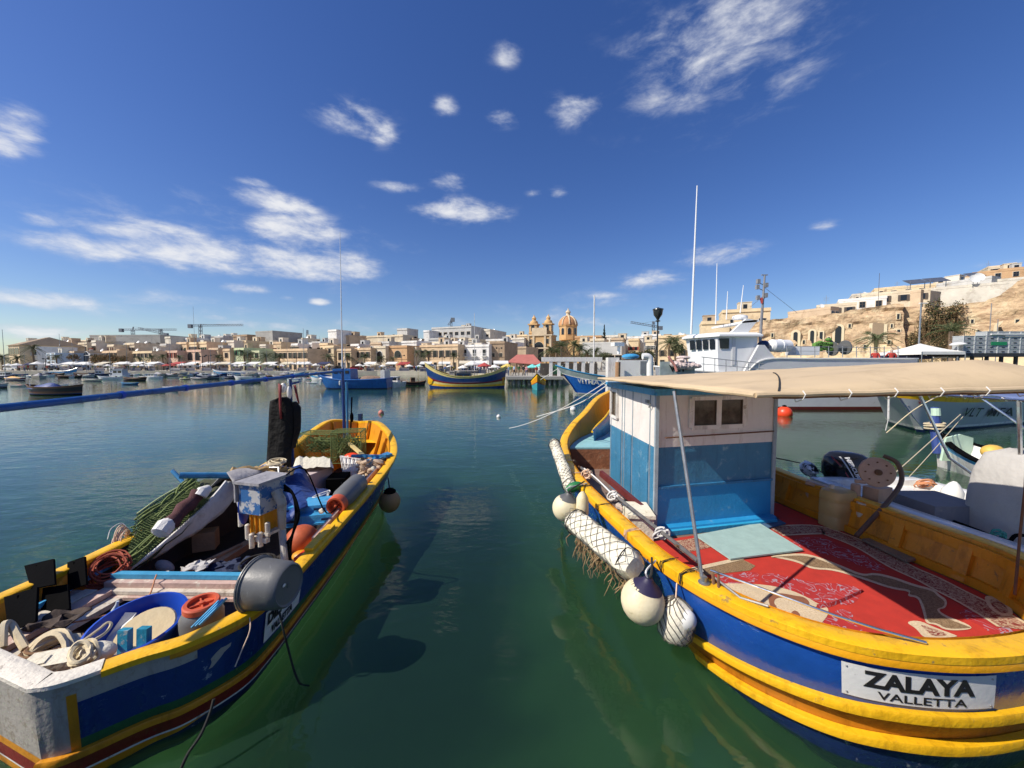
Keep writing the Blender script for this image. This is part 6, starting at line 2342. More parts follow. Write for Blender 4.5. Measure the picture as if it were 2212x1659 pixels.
luzzu(10, 56, 822, 'boat under a bright yellow orange cover near the left edge', 0, (WHT, RED, WHT, RED, NAV), 1, (('tarp', -2.2, 2.2, 1.7, .6, 1.0, M('yellow_tarpaulin', (.62, .32, .05), .6, .2, 3, .3, 9)),), .7, .3, .3, SMALL)
luzzu(57, 84, 815, 'boat under a pale cream cover right of the yellow covered boat', 0, (WHT, MBL, WHT, WHT, NAV), 1, (('tarp', -1.9, 1.9, 1.6, .6, .9, M('pale_cover', (.6, .56, .4), .6, .2, 3)),), .7, .3, .3, SMALL)
motorboat(100, 142, 838, 'white open boat lying behind the dark boat with the navy cover', R(15), 1, (WHITEP, WHITEP, MBL), (), .8, .4, SMALL)
motorboat(30, 60, 835, 'low boat with a salmon pink cover left of the dark maroon boat', R(10), 1, (WHITEP, NAV, NAV), (('tarp', -1.4, 1.0, 1.3, .5, .5, M('salmon_cover', (.6, .18, .12), .6)),), .6, .2, SMALL)
motorboat(88, 120, 814, 'long white motorboat below the pale blue house', 0, 1, (WHITEP, WHITEP, NAV), (('canopy', -1.5, 1.5, 1.6, .7, 1.9, WHITEP), ('outboard', -2.6, .5)), .7, .3, SMALL)
motorboat(138, 162, 816, 'white motorboat with a low cabin below the big white arch', 0, 1, (WHITEP, MBL, NAV), (('cabin', .2, 1.2, 1.7, .7, .9),), .7, .3, SMALL)
luzzu(168, 205, 815, 'grey and white working boat with a long flat awning', 0, (WHT, GRYW, WHT, GRYW, NAV), 1, (('canopy', -2.0, 2.0, 1.7, .6, 1.9, GRYW),), .75, .3, .3, SMALL)
luzzu(176, 222, 824, 'long low pale pontoon boat in front of the grey awning boat', 0, (CRM, FRAME['stone'], CRM, CRM, NAV), 1, (), .6, .1, .1, SMALL)
motorboat(236, 276, 817, 'white boat with a big square grey cabin below the dry brown trees', 0, -1, (WHITEP, WHITEP, BLK), (('cabin', -.6, 1.9, 3.4, .7, 2.1, M('pale_grey_cabin', (.5, .53, .55), .5)),), .8, .4, SMALL)
luzzu(262, 300, 831, 'low bright blue open boat between the raft and the pontoon boat', 0, (LBL, BLU, BLU, BLU, NAV), 1, (), .55, .2, .2, SMALL)
luzzu(266, 318, 822, 'long dark brown boat with a flat deck behind the low blue boat', 0, DARKR, 1, (), .6, .3, .3, SMALL)
motorboat(314, 348, 818, 'white cabin boat with two dark portholes below the long pale ochre house', 0, -1, (WHITEP, WHITEP, NAV), (('cabin', .2, 1.5, 2.4, .7, 1.1),), .8, .3, SMALL)
motorboat(350, 384, 814, 'greyish boat with a tilted grey hood behind the blue covered one', R(10), 1, (GRYW, GRYW, NAV), (('tarp', -1.8, 1.2, 1.5, .7, 1.1, TARPG),), .7, .3, SMALL)
luzzu(388, 412, 820, 'small lime and cream boat with a boxy top below the pink arched house', 0, (CRM, M('lime_paint', (.4, .45, .12), .5), CRM, NAV, NAV), 1, (('cabin', 0, 1.1, 1.2, .6, .9, M('lime_paint'), False),), .6, .2, .2, SMALL)
luzzu(412, 448, 820, 'black narrow boat with a white strip right of the lime boat', 0, (WHT, BLK, BLK, WHT, BLK), 1, (), .55, .2, .2, SMALL)
motorboat(450, 480, 818, 'plain white speedboat below the blank tan wall', R(8), -1, (WHITEP, WHITEP, MBL), (('outboard', -2.0, .5),), .7, .35, SMALL)
luzzu(482, 520, 817, 'dark navy boat with white deckhouse below the pale green houses', 0, (NAV, NAV, WHT, NAV, BLK), -1, (('cabin', .3, 1.2, 1.7, .6, .9),), .7, .35, .3, SMALL)
luzzu(522, 562, 826, 'navy boat under a dark navy hood below the pale green houses', R(8), (NAV, NAV, MBL, NAV, BLK), -1, (('tarp', -1.2, 1.4, 1.5, .6, 1.0, TARPB),), .8, .35, .3, SMALL)
motorboat(564, 592, 815, 'little white boat with pinkish deck gear beside the navy hooded boat', 0, 1, (WHITEP, WHITEP, NAV), (('cabin', .0, 1.0, 1.3, .6, .8),), .65, .3, SMALL)
luzzu(588, 640, 818, 'pale boat with dark stripe below the long ochre house', 0, (WHT, GRYW, BLK, WHT, NAV), -1, (('canopy', -2, 2, 1.7, .6, 1.7, WHITEP),), .65, .3, .3, SMALL)
motorboat(616, 650, 822, 'white boat with a grey domed hood just above the spar support', R(-12), -1, (WHITEP, MBL, NAV), (('tarp', -1.8, 1.6, 1.7, .7, 1.3, TARPG),), .8, .35, SMALL)
motorboat(668, 738, 821, 'slim white and light blue boat pointing left behind the blue trawler', 0, -1, (WHITEP, LBL, BLU), (), .75, .6, SMALL, .25)
motorboat(662, 684, 828, 'little white dinghy in front of the slim white and blue boat', 0, -1, (WHITEP, WHITEP, NAV), (), .4, .2, SMALL)
motorboat(846, 866, 836, 'white stern of a speedboat with two outboards right of the blue trawler', R(85), -1, (WHITEP, WHITEP, MBL), (('outboard', -2.7, .6), ('cabin', .6, 1.6, 1.4, .8, 1.2)), .95, .2, SMALL, .38)
luzzu(872, 918, 832, 'brown tarred boat with a short mast left of the striped fishing boat', R(25), DARKR, 1, (('cabin', -.4, 1.1, 1.1, .8, 1.1, M('brown_rail')), ('mast', 1.0, .8, 3.4, .06, WOOD)), .8, .4, .3, SMALL)

# blue trawler with its raised wheelhouse
p, L = px_len(682, 842, 839)
b = FB('blue_trawler', 'bright blue fishing boat with a square blue wheelhouse behind the tall mast', p, math.pi, None)
TB = paint('trawler_blue', (.012, .11, .36), (.3, .35, .4), .32, rough=.4)
b.hull(L, 3.2, 1.15, .9, .15, True, 1.4, [(.12, 0), (.5, 1), (.56, 1), (.9, 1), (1.0, 2), (1.4, 2)], [TB, TB, NAV], .7, WOOD, TB, .07)
b.part('deckhouse', MB().box(V(-.3 + 1.2, 0, 1.75), (2.3, 2.3, 1.5), taper=.96), [TB], 0)
b.part('foredeck_coaming', MB().box(V(2.7, 0, 1.35), (2.6, 1.3, .3), taper=.8), [WHT], 0)
for k in range(3):
    b.part('deckhouse_window', MB().box(V(.2 + k * .7, 1.13, 2.1), (.42, .06, .35)), [GLASS], 0)
b.part('net_pile', MB().ball(V(-2.3, 0, 1.15), (1.5, 1.1, .5), n=14, m=8), [M('brown_net_pile', (.25, .17, .12), .95, .5, 6, .8, 14)])
b.part('stern_gantry', MB().box(V(-4.2, 0, 1.7), (.5, 2.2, 1.3)), [WHT], 0)
b.mast(.9, 2.4, 5.2)
for k in range(2):
    b.part('fender', MB().lathe([(.02, .3), (.12, .25), (.12, -.2), (.02, -.3)], V(3.4 - k * 2.6, 1.75 - .5 * (k == 0), .75), n=8), [WHT])

# striped luzzu with high prow
SB = (M('pale_yellow_rail', (.68, .55, .2), .5), M('deep_blue_hull', (.012, .05, .17), .35), RED, YEL, BLU)
b = luzzu(918, 1094, 837, 'big striped blue, yellow and maroon boat with a tall yellow prow on the left', 0, SB, -1, (), 1.1, 1.0, .75, None, 'luzzu', .28)
b.cabin(.2, 1.7, 2.0, .75, 1.15, M('dark_blue_cabin', (.02, .08, .16), .5), True, GRYW)
b.cabin(1.7, 1.2, .8, .75, 1.3, GRYW, False)
b.canopy(-1.6, 1.4, 2.0, .8, 2.2, GRYW)
b.mast(-1.2, .8, 9.8, .05, WHT)
b.mast(4.0, 1.3, 3.0, .12, WHT)
b.part('prow_panel', MB().prism([V(4.95, .22, 1.5), V(4.2, .62, 1.0), V(4.5, .34, .45), V(5.0, .14, .55)], (0, .02, 0)), [YEL], 0)
b.part('stern_panel', MB().prism([V(-5.2, .12, 1.45), V(-4.3, .60, 1.1), V(-4.3, .5, .6), V(-5.0, .15, .45)], (0, .02, 0)), [ORA], 0)
rr = random.Random(2)
for k in range(7):
    b.part('cushion', MB().ball(V(-1.9 - k * .42, rr.uniform(-.3, .5), 1.0), (.25, .25, .22), n=8, m=6), [[CRM, WHT, RED, ORA][k % 4]])

# bow-on luzzu by the pier
p = onZ(1166, 842, 0)
b = FB('luzzu', 'small yellow and turquoise luzzu seen bow on, beside the pier piles', p + V(0, 2.2, 0), R(-98))
TQ = paint('turquoise_hull', (.05, .3, .36), (.3, .3, .3), .35)
b.hull(5.0, 1.9, .95, 1.0, .5, False, .25, [(.16, 0), (.5, 1), (.56, 2), (.95, 3), (1.0, 3), (1.4, 3)], [YEL, ORA, RED, TQ], .5, WOOD, BLK, .06)
rope([onY(1168, 820, 43), onY(1215, 790, 38)], .03, ROPEW, 'mooring_line', 'mooring line between the small bow on luzzu and the blue lettered boat', 'rope')

# blue lettered boat behind the cabin
p0 = onY(1198, 788, 37.5)
BB_ = paint('lettered_blue', (.012, .13, .5), (.4, .45, .5), .3, rough=.35)
lbt = thing('lettered_boat', 'blue boat with white lettering on the bow and a grey bulwark, behind the cabin', 'boat', (10, 38, 0))
VH = Hull([[(4.4, 37.5, 3.0, .5), (6.2, 36.6, 2.45, .9), (9, 36.0, 1.95, .7), (13, 35.8, 1.6, .4), (17, 36.2, 1.6, .3), (17.2, 39.4, 1.6, .3), (13, 40.2, 1.6, .4), (9, 39.8, 1.95, .7), (6.2, 38.8, 2.45, .9), (4.4, 37.5, 3.0, .5)]], n=4, power=1.2)
VH.p = [V(p.x, p.y, p.z, p.w) if False else p for p in VH.p]


def vin(i):
    p_ = VH.p[int(i) % VH.n]
    return max(0, (6.6 - p_.x)) * .75


class RakeHull(Hull):
    pass


_at = VH.at
VH.at = lambda i, z, out=0.0: _at(i, z, out) + V(max(0, (7.5 - VH.p[int(i) % VH.n].x) / 3.1) ** 1.3 * .62 * max(0, VH.p[int(i) % VH.n].z - z), 0, 0)
fr2 = lambda f: (lambda i: VH.g(i) * (1 - f))
VH.skin([fr2(0), fr2(.06), fr2(.26), fr2(.3), fr2(.93), fr2(1.0), lambda i: -.4], lambda r, i: [0, 1, 2, 3, 4, 5][r]).build('hull', [LBL, M('weathered_grey_bulwark', (.3, .36, .35), .7, .3, 2, .2, 10), WHT, BB_, WHT, NAV], lbt)
VH.cap(.12, .06, .04).build('gunwale', [LBL], lbt)
VH.deck(.2, 1.35).build('deck', [CRM], lbt, 0)
lettering('VETMAX V', .5, lambda x, y: VH.at(6.6 + x * 5.2, 1.05 + y * .5 - x * .25, .075), WHT, lbt, bold=.012)

# ---- piles and deck of the market pier
pr = thing('pier', 'concrete pier on round piles beside the small bow on luzzu', 'pier', (4, 58, 0))
a, q = onY(1093, 816, 56), onY(1216, 816, 56)
MB().box(((a.x + q.x) / 2, 58.2, 1.0), (q.x - a.x, 4.6, .45)).build('deck_slab', CONC, pr, 0)
n = 11
for k in range(n):
    for r_ in range(1):
        x = a.x + .4 + (q.x - a.x - .8) * k / (n - 1)
        MB().lathe([(.26, -.6), (.26, .8)], (x, 56.4, 0), n=10).build('pile', M('stained_pile', (.28, .27, .22), .8, .3, 3, .2, 8, dirt=((.05, .06, .03), .52, 1.5, .2)), pr)

# ---- white cabin boat right behind the near cabin (only its upperworks show)
wbt = thing('white_workboat', 'white workboat upperworks with a bent vent pipe, seen just over the awning', 'boat', (6.5, 21, 0))
m, gun, hb, gz, st = local_hull(6.4, 2.8, 1.6, .5, .1, True, .8, [(.3, 0), (.6, 1), (1.0, 0), (1.3, 1)])
Mw = Matrix.Translation((9.0, 21, 0)) @ Matrix.Rotation(R(172), 4, 'Z')
m.v = [Mw @ v for v in m.v]
m.build('hull', [WHITEP, LBL], wbt)
m = MB()
m.box(((onY(1324, 790, 20.5).x), 20.6, 2.4), (.62, .5, 2.0))
m.build('white_post_box', [WHT], wbt, 0)
m = MB()
m.tube([onY(1334, 822, 20), onY(1335, 782, 20)], .14, n=8)
m.build('samson_post', [WOOD], wbt)
m = MB()
m.tube(crom([onY(1404, 822, 19.5), onY(1404, 790, 19.5), onY(1404, 776, 19.5), onY(1399, 770, 19.5), onY(1388, 770, 19.5)], 4), .17, n=12)
m.build('vent_pipe', [WHITEP], wbt)
m = MB()
m.box((onY(1362, 800, 21).x, 21.2, 2.5), (1.9, 1.8, 1.5))
m.build('cabin', [WHITEP], wbt, 0)
m = MB()
m.box((onY(1384, 795, 21).x, 20.28, 2.85), (.55, .06, .7))
m.build('cabin_window', [M('greyish_glass', (.2, .22, .24), .2, .2, 3)], wbt, 0)
m = MB()
m.beam(onY(1338, 779, 20.4), onY(1396, 777, 20.4), .12, .1)
m.beam(onY(1338, 782, 22.4), onY(1396, 780, 22.4), .12, .1)
for u in (1338, 1396, 1378):
    m.beam(onY(u, 778, 20.4), onY(u, 822, 20.4), .07, .07)
m.build('frame', [FRAME['dark']], wbt, 0)
m = MB()
m.ball(onY(1362, 770, 20.8), (.5, .4, .16), n=12, m=7)
m.build('blue_bundle', [LBL], wbt)
m = MB()
m.box((onY(1348, 796, 20.3).x, 20.35, 2.6), (.5, .05, .5))
m.build('net_screen', [M('greenish_pane', (.3, .36, .33), .3)], wbt, 0)
m = MB()
m.tube([onY(1336, 765, 21.5), onY(1337, 748, 21.5)], .09, n=8)
m.box(onY(1334, 744, 21.5), (.65, .4, .2), rz=.3)
m.build('white_davit', [WHITEP], wbt, 30)
m = MB()
m.box((onY(1470, 794, 20).x, 20.4, 2.7), (1.9, .1, .95))
m.build('name_board', [M('weathered_grey_bulwark')], wbt, 0)
vb = onY(1470, 798, 20)
lettering('VLT', .3, lambda x, y: V(vb.x + x * .95, 20.33, 2.62 + y * .36), INK, wbt, bold=.01)
m = MB()
rr = random.Random(9)
for k in range(22):
    m.ball(onY(1482 + rr.gauss(0, 17), 792 - abs(rr.gauss(0, 6)), 20.2), (rr.uniform(.15, .4), .3, rr.uniform(.1, .22)), n=8, m=6)
tag(m.build('net_heap', M('pale_pink_nets', (.62, .5, .46), .95, .3, 7, .8, 25)), 'heap of pale pinkish nets behind the awning, left of the wheelhouse', 'nets')
m = MB()
m.tube(crom([onY(1444, 770, 20), onY(1452, 782, 20), onY(1458, 790, 20), onY(1462, 802, 20)], 3), .07, n=6)
tag(m.build('pink_hose', M('pink_hose', (.6, .25, .2), .6)), 'pinkish hose hanging over the pale net heap', 'hose')

# ---- white trawler with wheelhouse
tr = thing('white_trawler', 'big white trawler with a slanted wheelhouse and tall aerials behind the awning', 'boat', (19, 27, 0))
TH = Hull([[(10.2, 26.6, 2.95, .8), (12.0, 25.2, 2.7, .7), (14.6, 24.65, 2.52, .4), (15.5, 24.55, 2.55, .4), (16.7, 24.5, 3.4, .35), (20, 24.4, 3.45, .3), (26.4, 24.5, 3.45, .3), (27.0, 25.2, 3.45, .1)], [(27.0, 25.2, 3.45, .1), (27.0, 29.4, 3.45, .1)], [(27.0, 29.4, 3.45, .1), (20, 29.9, 3.45, .3), (16.5, 29.5, 3.4, .4), (14.6, 29.2, 2.52, .5), (10.2, 26.6, 2.95, .8)]], n=5)
TGR = M('trawler_grey_white', (.62, .62, .62), .5, .06, 1.5, .05, 10, dirt=((.4, .36, .32), .42, 1.2, .2))
TH.skin([lambda i: TH.g(i), lambda i: 1.12, lambda i: .97, lambda i: .2, lambda i: 0.0, lambda i: -.4], lambda r, i: [0, 1, 0, 2, 2][r]).build('hull', [TGR, M('maroon_stripe', (.2, .02, .02), .5), M('oxide_red_boot', (.14, .02, .015), .6)], tr)
TH.deck(.15, 2.3).build('deck', [M('trawler_deck_green', (.12, .2, .16), .7)], tr, 0)
TH.cap(.15, .08, .05).build('gunwale', [WHITEP], tr)
yy = 25.3
o_ = [onY(u, v, yy) for u, v in ((1493, 729), (1497, 754), (1502, 805), (1632, 805), (1632, 732), (1550, 722))]
WHT2 = M('wheelhouse_white', (.8, .8, .79), .35, .04, 1.5, 0, dirt=((.6, .56, .5), .38, 1.0, .2))
# plan of the wheelhouse: pointed front
zb_, zw0, zw1, zr_ = 2.3, onY(1500, 755, yy).z, onY(1500, 728, yy).z, onY(1500, 722, yy).z
xA, xB, xC = onY(1494, 740, 26.6).x, onY(1551, 740, 24.9).x, onY(1636, 740, 24.9).x
plan = [V(xA, 26.9, 0), V(xB, 24.9, 0), V(xC, 24.9, 0), V(xC, 29.0, 0), V(xB, 29.0, 0), V(xA, 27.4, 0)]
cp_ = sum(plan, V(0, 0, 0)) / 6
m = MB()
m.rings([[V(p.x + (.25 if k in (0, 5) else .1 if k in (1, 4) else 0), p.y, zb_) for k, p in enumerate(plan)], [V(p.x + (.12 if k in (0, 5) else 0), p.y, zw0 - .1) for k, p in enumerate(plan)], [V(p.x - (.05 if k in (0, 1, 4, 5) else 0), p.y, zw1) for k, p in enumerate(plan)]])
m.build('wheelhouse', [WHT2], tr, 20)
m = MB()
m.rings([[p + (p - cp_).normalized() * .32 + V(0, 0, z - p.z) for p in plan] for z in (zw1, zw1 + .12)] + [[p + (p - cp_).normalized() * -.05 + V(0, 0, zw1 + .28) for p in plan]])
m.build('wheelhouse_roof', [WHT2], tr, 20)


def on_face(p, q, f, z, out):
    d = q - p
    n_ = V(d.y, -d.x, 0).normalized()
    if n_.y > 0:
        n_ = -n_
    w = p.lerp(q, f)
    return V(w.x, w.y, z) + n_ * out


for k in range(4):
    f0, f1 = .05 + k * .235, .05 + k * .235 + .165
    m = MB()
    m.prism([on_face(plan[0], plan[1], f0, zw0 + .02, .05), on_face(plan[0], plan[1], f1, zw0 + .02, .05), on_face(plan[0], plan[1], f1, zw1 - .14, .12), on_face(plan[0], plan[1], f0, zw1 - .14, .12)], (0, .03, 0))
    m.build('bridge_window', [GLASS], tr, 0)
m = MB()
m.prism([on_face(plan[1], plan[2], f, z, .03) for f, z in ((.05, zw0 + .05), (.27, zw0 + .05), (.27, zw1 - .12), (.02, zw1 - .12))], (0, -.03, 0))
m.build('bridge_window', [GLASS], tr, 0)
m = MB()
m.prism([on_face(plan[1], plan[2], f, z, .02) for f, z in ((.36, 3.0), (.44, 3.0), (.44, zw1 - .1), (.36, zw1 - .1))], (0, -.03, 0))
m.build('door', [TGR], tr, 0)
# radar arch above
m = MB()
for y in (25.0, 28.6):
    m.prism([onY(1572, 725, y), onY(1609, 727, y), onY(1637, 692, y), onY(1613, 688, y)], (0, .25, 0))
m.prism([onY(1545, 728, 25.2), onY(1595, 692, 25.2), onY(1640, 688, 25.2), onY(1640, 694, 25.2)], (0, 3.6, 0)) if False else None
m.prism([onY(1603, 694, 25.0), onY(1640, 690, 25.0), onY(1640, 695, 25.0), onY(1603, 698, 25.0)], (0, 3.8, 0))
m.build('radar_arch', [WHT2], tr, 20)
m = MB()
m.lathe([(.45, 0), (.5, .1), (.45, .25), (.2, .32)], onY(1598, 690, 26.5), n=14)
m.build('radar_dome', [WHT2], tr)
# aft fairing, bulwark wedge, rails
m = MB()
m.prism([onY(1606, 806, 24.55), onY(1640, 745, 24.55), onY(1652, 745, 24.55), onY(1700, 806, 24.55)], (0, .2, 0))
m.build('side_fairing', [TGR], tr, 0)
m = MB()
for k in range(6):
    u = 1520 + k * 24
    m.tube([onY(u, 806, 24.2), onY(u, 772 + k * 2.6, 24.2)], .028, n=5)
m.tube([onY(1515, 771, 24.2), onY(1650, 786, 24.2)], .028, n=5)
m.tube([onY(1515, 786, 24.2), onY(1650, 797, 24.2)], .022, n=5)
m.build('guard_rail', [M('grey_rail', (.3, .31, .32), .4, .1, 5, 0)], tr)
for (u0, v0, u1, v1, r_) in ((1493, 722, 1506, 401, .075), (1546, 700, 1549, 569, .045), (1569, 690, 1572, 629, .04), (1599, 676, 1606, 616, .04)):
    m = MB()
    m.tube([onY(u0, v0, 26.2), onY((u0 + u1) / 2, (v0 + v1) / 2, 26.2), onY(u1, v1, 26.2)], [r_, r_ * .85, r_ * .5], n=8)
    m.build('whip_aerial', [M('white_aerial', (.8, .8, .8), .4, .04, 3, 0)], tr)
m = MB()
m.tube([onY(1640, 770, 26.5), onY(1645, 690, 26.5), onY(1652, 594, 26.5)], [.1, .09, .06], n=8)
m.beam(onY(1645, 594, 26.5), onY(1658, 594, 26.5), .08, .06)
for (u, v) in ((1638, 610), (1655, 618), (1636, 622), (1654, 640), (1637, 645)):
    m.beam(onY(1650, v + 6, 26.5), onY(u, v, 26.5), .04, .04)
    m.box(onY(u, v - 2, 26.5), (.2, .2, .3))
m.tube([onY(1650, 620, 26.5), onY(1722, 676, 27)], .012, n=4)
m.tube([onY(1648, 640, 26.5), onY(1620, 664, 26)], .012, n=4)
m.build('lattice_mast', [M('mast_grey', (.25, .25, .26), .5, .2, 5, 0)], tr, 30)
m = MB()
m.prism([onY(1641, 643, 26.4), onY(1644, 656, 26.4), onY(1648, 655, 26.4), onY(1648, 643, 26.4)], (0, .02, 0))
m.build('small_flag', [M('red_white_flag', (.6, .1, .08), .7)], tr, 0)
m = MB()
c = onY(1684, 747, 25.5)
m.lathe([(.05, -.9), (.3, -.86), (.42, -.7), (.42, -.1), (.45, -.08), (.45, .08), (.42, .1), (.42, .7), (.3, .86), (.05, .9)], c, (1, .25, 0), n=16)
m.build('liferaft_canister', [WHT2], tr)
m = MB()
m.ball(onY(1649, 746, 25.2), (.4, .3, .35), n=10, m=8)
m.build('navy_bundle', [NAV], tr)
m = MB()
m.box(onY(1733, 758, 26), (1.6, 1.0, .6))
m.build('white_locker', [WHT2], tr, 0)
m = MB()
rr = random.Random(6)
for k in range(40):
    m.ball(onY(1776 + rr.uniform(-17, 17), 756 - abs(rr.gauss(0, 8)), 26), (.2, .2, .14), n=6, m=5)
m.build('green_net_heap', [M('bright_green_nets', (.1, .22, .04), .9, .5, 8, .6, 20)], tr)
m = MB()
m.lathe([(.5, -.5), (.5, -.4), (.25, -.38), (.25, .38), (.5, .4), (.5, .5)], onY(1812, 752, 26), (1, 0, .1), n=16)
m.beam(onY(1788, 730, 26), onY(1812, 752, 26), .12, .1)
m.build('net_drum', [GRYP], tr)
m = MB()
for k in range(9):
    u = 1700 + k * 30
    m.tube([onY(u, 772, 24.45), onY(u, 748, 24.45)], .025, n=4)
m.tube([onY(1700, 748, 24.45), onY(1945, 752, 24.45)], .022, n=4)
m.tube([onY(1700, 758, 24.45), onY(1945, 761, 24.45)], .018, n=4)
m.build('guard_rail', [M('grey_rail')], tr)

# ---- grey hull with lettering and a cross, right
gh = thing('grey_lettered_boat', 'grey hulled boat with a yellow strake, cross emblem and black lettering', 'boat', (21, 18, 0))
GH = Hull([[(16.6, 16.2, 1.95, .25), (18.0, 16.0, 1.8, .55), (20.2, 16.4, 1.65, .5), (24, 17.7, 1.55, .35), (31, 20.3, 1.5, .3), (30, 24.5, 1.5, .3), (22, 21.5, 1.6, .4), (18.2, 18.6, 1.8, .5), (16.6, 16.2, 1.95, .25)]], n=6, power=1.1)
_gat = GH.at
GH.at = lambda i, z, out=0.0: _gat(i, z, out) + V(max(0, (19.5 - GH.p[int(i) % GH.n].x) / 3) ** 1.4 * .75 * max(0, GH.p[int(i) % GH.n].z - z), 0, 0)
gf = lambda f: (lambda i: GH.g(i) * (1 - f))
GSIL = M('silver_grey_hull', (.42, .43, .44), .4, .08, 1.5, .05, 10, dirt=((.3, .3, .3), .45, 1.4, .2))
GH.skin([gf(0), gf(.06), gf(.2), gf(.86), gf(.93), gf(1.0), lambda i: -.35], lambda r, i: [0, 1, 0, 2, 3, 3][r]).build('hull', [GSIL, YEL, WHT, NAV], gh)
GH.cap(.12, .06, .04).build('gunwale', [GSIL], gh)
GH.deck(.2, 1.2).build('deck', [CRM], gh, 0)


def gfind(u, z):
    best = None
    for k in range(GH.n * 4):
        p = GH.at(k / 4, z)
        if GH.nrm[int(k / 4)].y > .1:
            continue
        d = p - V(0, 0, CH)
        uu = CU + F * d.x / (d.y * math.cos(PITCH) - d.z * math.sin(PITCH))
        if best is None or abs(uu - u) < best[0]:
            best = (abs(uu - u), k / 4)
    return best[1]


ga, gb = gfind(2078, .9), gfind(2184, .75)
lettering('VLT  MFA', .5, lambda x, y: GH.at(ga + (x + .5) * (gb - ga), .66 + y * .42 + (-.5 - x) * .16, .07), INK, gh, bold=.003, shear=.12)
gc = gfind(1986, 1.5)
m = MB()
for k in range(4):
    a0 = math.pi / 2 * k + .25
    pl = [(0.0, 0.0), (.24, -.12), (.17, 0), (.24, .12)]
    m.add([GH.at(gc + (x_ * math.cos(a0) - y_ * math.sin(a0)) * 1.35, 1.36 + (x_ * math.sin(a0) + y_ * math.cos(a0)), .03) for x_, y_ in pl], [(0, 1, 2), (0, 2, 3)])
m.build('cross_emblem', [M('dull_red_emblem', (.3, .06, .05), .6)], gh, 0)
rope([onY(2045, 846, 12), onY(1975, 885, 12.6), onY(1915, 935, 13)], .018, ROPEC, 'mooring_line', 'mooring line with floats crossing the grey lettered hull', 'rope')
m = MB()
m.tube([onY(1920, 850, 12.8), onY(1919, 905, 12.9)], .03, n=6)
m.tube([onY(1919, 905, 12.9), onY(1913, 930, 13)], .014, n=5)
tag(m.build('white_stake', WHT), 'slim white stake standing in front of the grey lettered bow', 'stake')

# ---- small white boat with dark gunwale and floats
sb_ = thing('small_white_boat', 'small white boat with a dark gunwale holding yellow floats, at the right edge', 'boat', (12.8, 9, 0))
SH = Hull([[(12.55, 10.9, 1.05, .1), (12.05, 10.0, .74, .28), (11.7, 9.0, .56, .25), (11.5, 7.5, .5, .2), (11.6, 6.2, .5, .1)], [(11.6, 6.2, .5, .1), (13.2, 6.2, .5, .1)], [(13.2, 6.2, .5, .1), (13.5, 7.5, .5, .2), (13.55, 9.0, .56, .25), (13.2, 10.2, .74, .28), (12.55, 10.9, 1.05, .1)]], n=5)
sf = lambda f: (lambda i: SH.g(i) * (1 - f))
SH.skin([sf(0), sf(.14), sf(.3), sf(1.0), lambda i: -.3], lambda r, i: [0, 1, 2, 2][r]).build('hull', [BLK, LBL, WHT], sb_)
SH.cap(.12, .06, .03).build('gunwale', [BLK], sb_)
SH.inner(.1, lambda i: .3).build('lining', [WHT], sb_)
SH.deck(.1, .3).build('deck', [WHT], sb_, 0)
m = MB()
m.tube([V(12.5, 10.75, .4), V(12.5, 10.85, 1.1), V(12.5, 10.9, 1.75)], [.11, .12, .09], n=10)
m.build('stem_post', [M('navy_and_mint_paint', (.03, .06, .22), .5, .2, 3, .1, 20)], sb_)
m = MB()
m.tube([V(12.5, 10.86, 1.5), V(12.5, 10.88, 1.72)], [.105, .1], n=10)
m.build('mint_band', [M('mint_paint', (.5, .66, .5), .5)], sb_)
coil(V(12.5, 10.86, 1.2), .2, ROPEC, 'rope_turns', None, None, 6, (0, 0, 1), .022, .2, 13, parent=sb_)
m = MB()
m.prism([V(12.1, 10.3, .3), V(12.95, 10.3, .3), V(12.95, 10.3, .95), V(12.6, 10.3, 1.05), V(12.2, 10.3, .95)], (0, .06, 0))
m.build('bow_bulkhead', [M('mint_paint')], sb_, 0)
tag(MB().ball(V(12.6, 9.6, .72), (.24, .2, .19), n=16, m=10).build('yellow_float', M('yellow_float', (.68, .43, .08), .5, .1, 4)), 'yellow float sitting in the bow of the small white boat', 'float')
m = MB()
rr = random.Random(14)
for k in range(26):
    m.ball(V(12.55 + rr.uniform(-.45, .5), 9.0 + rr.uniform(-.35, .35), .5 + rr.uniform(0, .12)), (rr.uniform(.07, .14), .1, .06), n=7, m=5)
tag(m.build('tan_nets', M('tan_nets', (.42, .28, .18), .95, .4, 9, .8, 30)), 'tan heap of net in the small white boat', 'nets')
m = MB()
m.tube([V(12.65, 10.2, 2.3), V(13.0, 9.2, 1.3), V(13.05, 9.0, .55)], .03, n=7)
m.build('bent_rail', [CHROME], sb_)

# ---- white motorboat beside the near boat, with outboard and covers
mb_ = thing('white_motorboat', 'white motorboat with a black outboard and grey covers, alongside the cabin boat', 'boat', (6.7, 5, 0))
MH = Hull([[(5.75, 7.0, .85, .1), (7.7, 7.0, .85, .1)], [(7.7, 7.0, .85, .1), (7.85, 5.5, .88, .15), (7.8, 3.5, .95, .25), (7.3, 1.6, 1.05, .4), (6.7, .6, 1.1, .3)], [(6.7, .6, 1.1, .3), (6.15, 1.6, 1.05, .4), (5.75, 3.5, .95, .25), (5.7, 5.5, .88, .15), (5.75, 7.0, .85, .1)]], n=6)
MH.skin([lambda i: MH.g(i), lambda i: .5, lambda i: 0, lambda i: -.4], lambda r, i: 0).build('hull', [WHITEP], mb_)
MH.cap(.2, .06, .03).build('gunwale', [WHITEP], mb_)
MH.inner(.2, lambda i: .35).build('lining', [WHITEP], mb_)
MH.deck(.2, .35).build('deck', [WHITEP], mb_, 0)
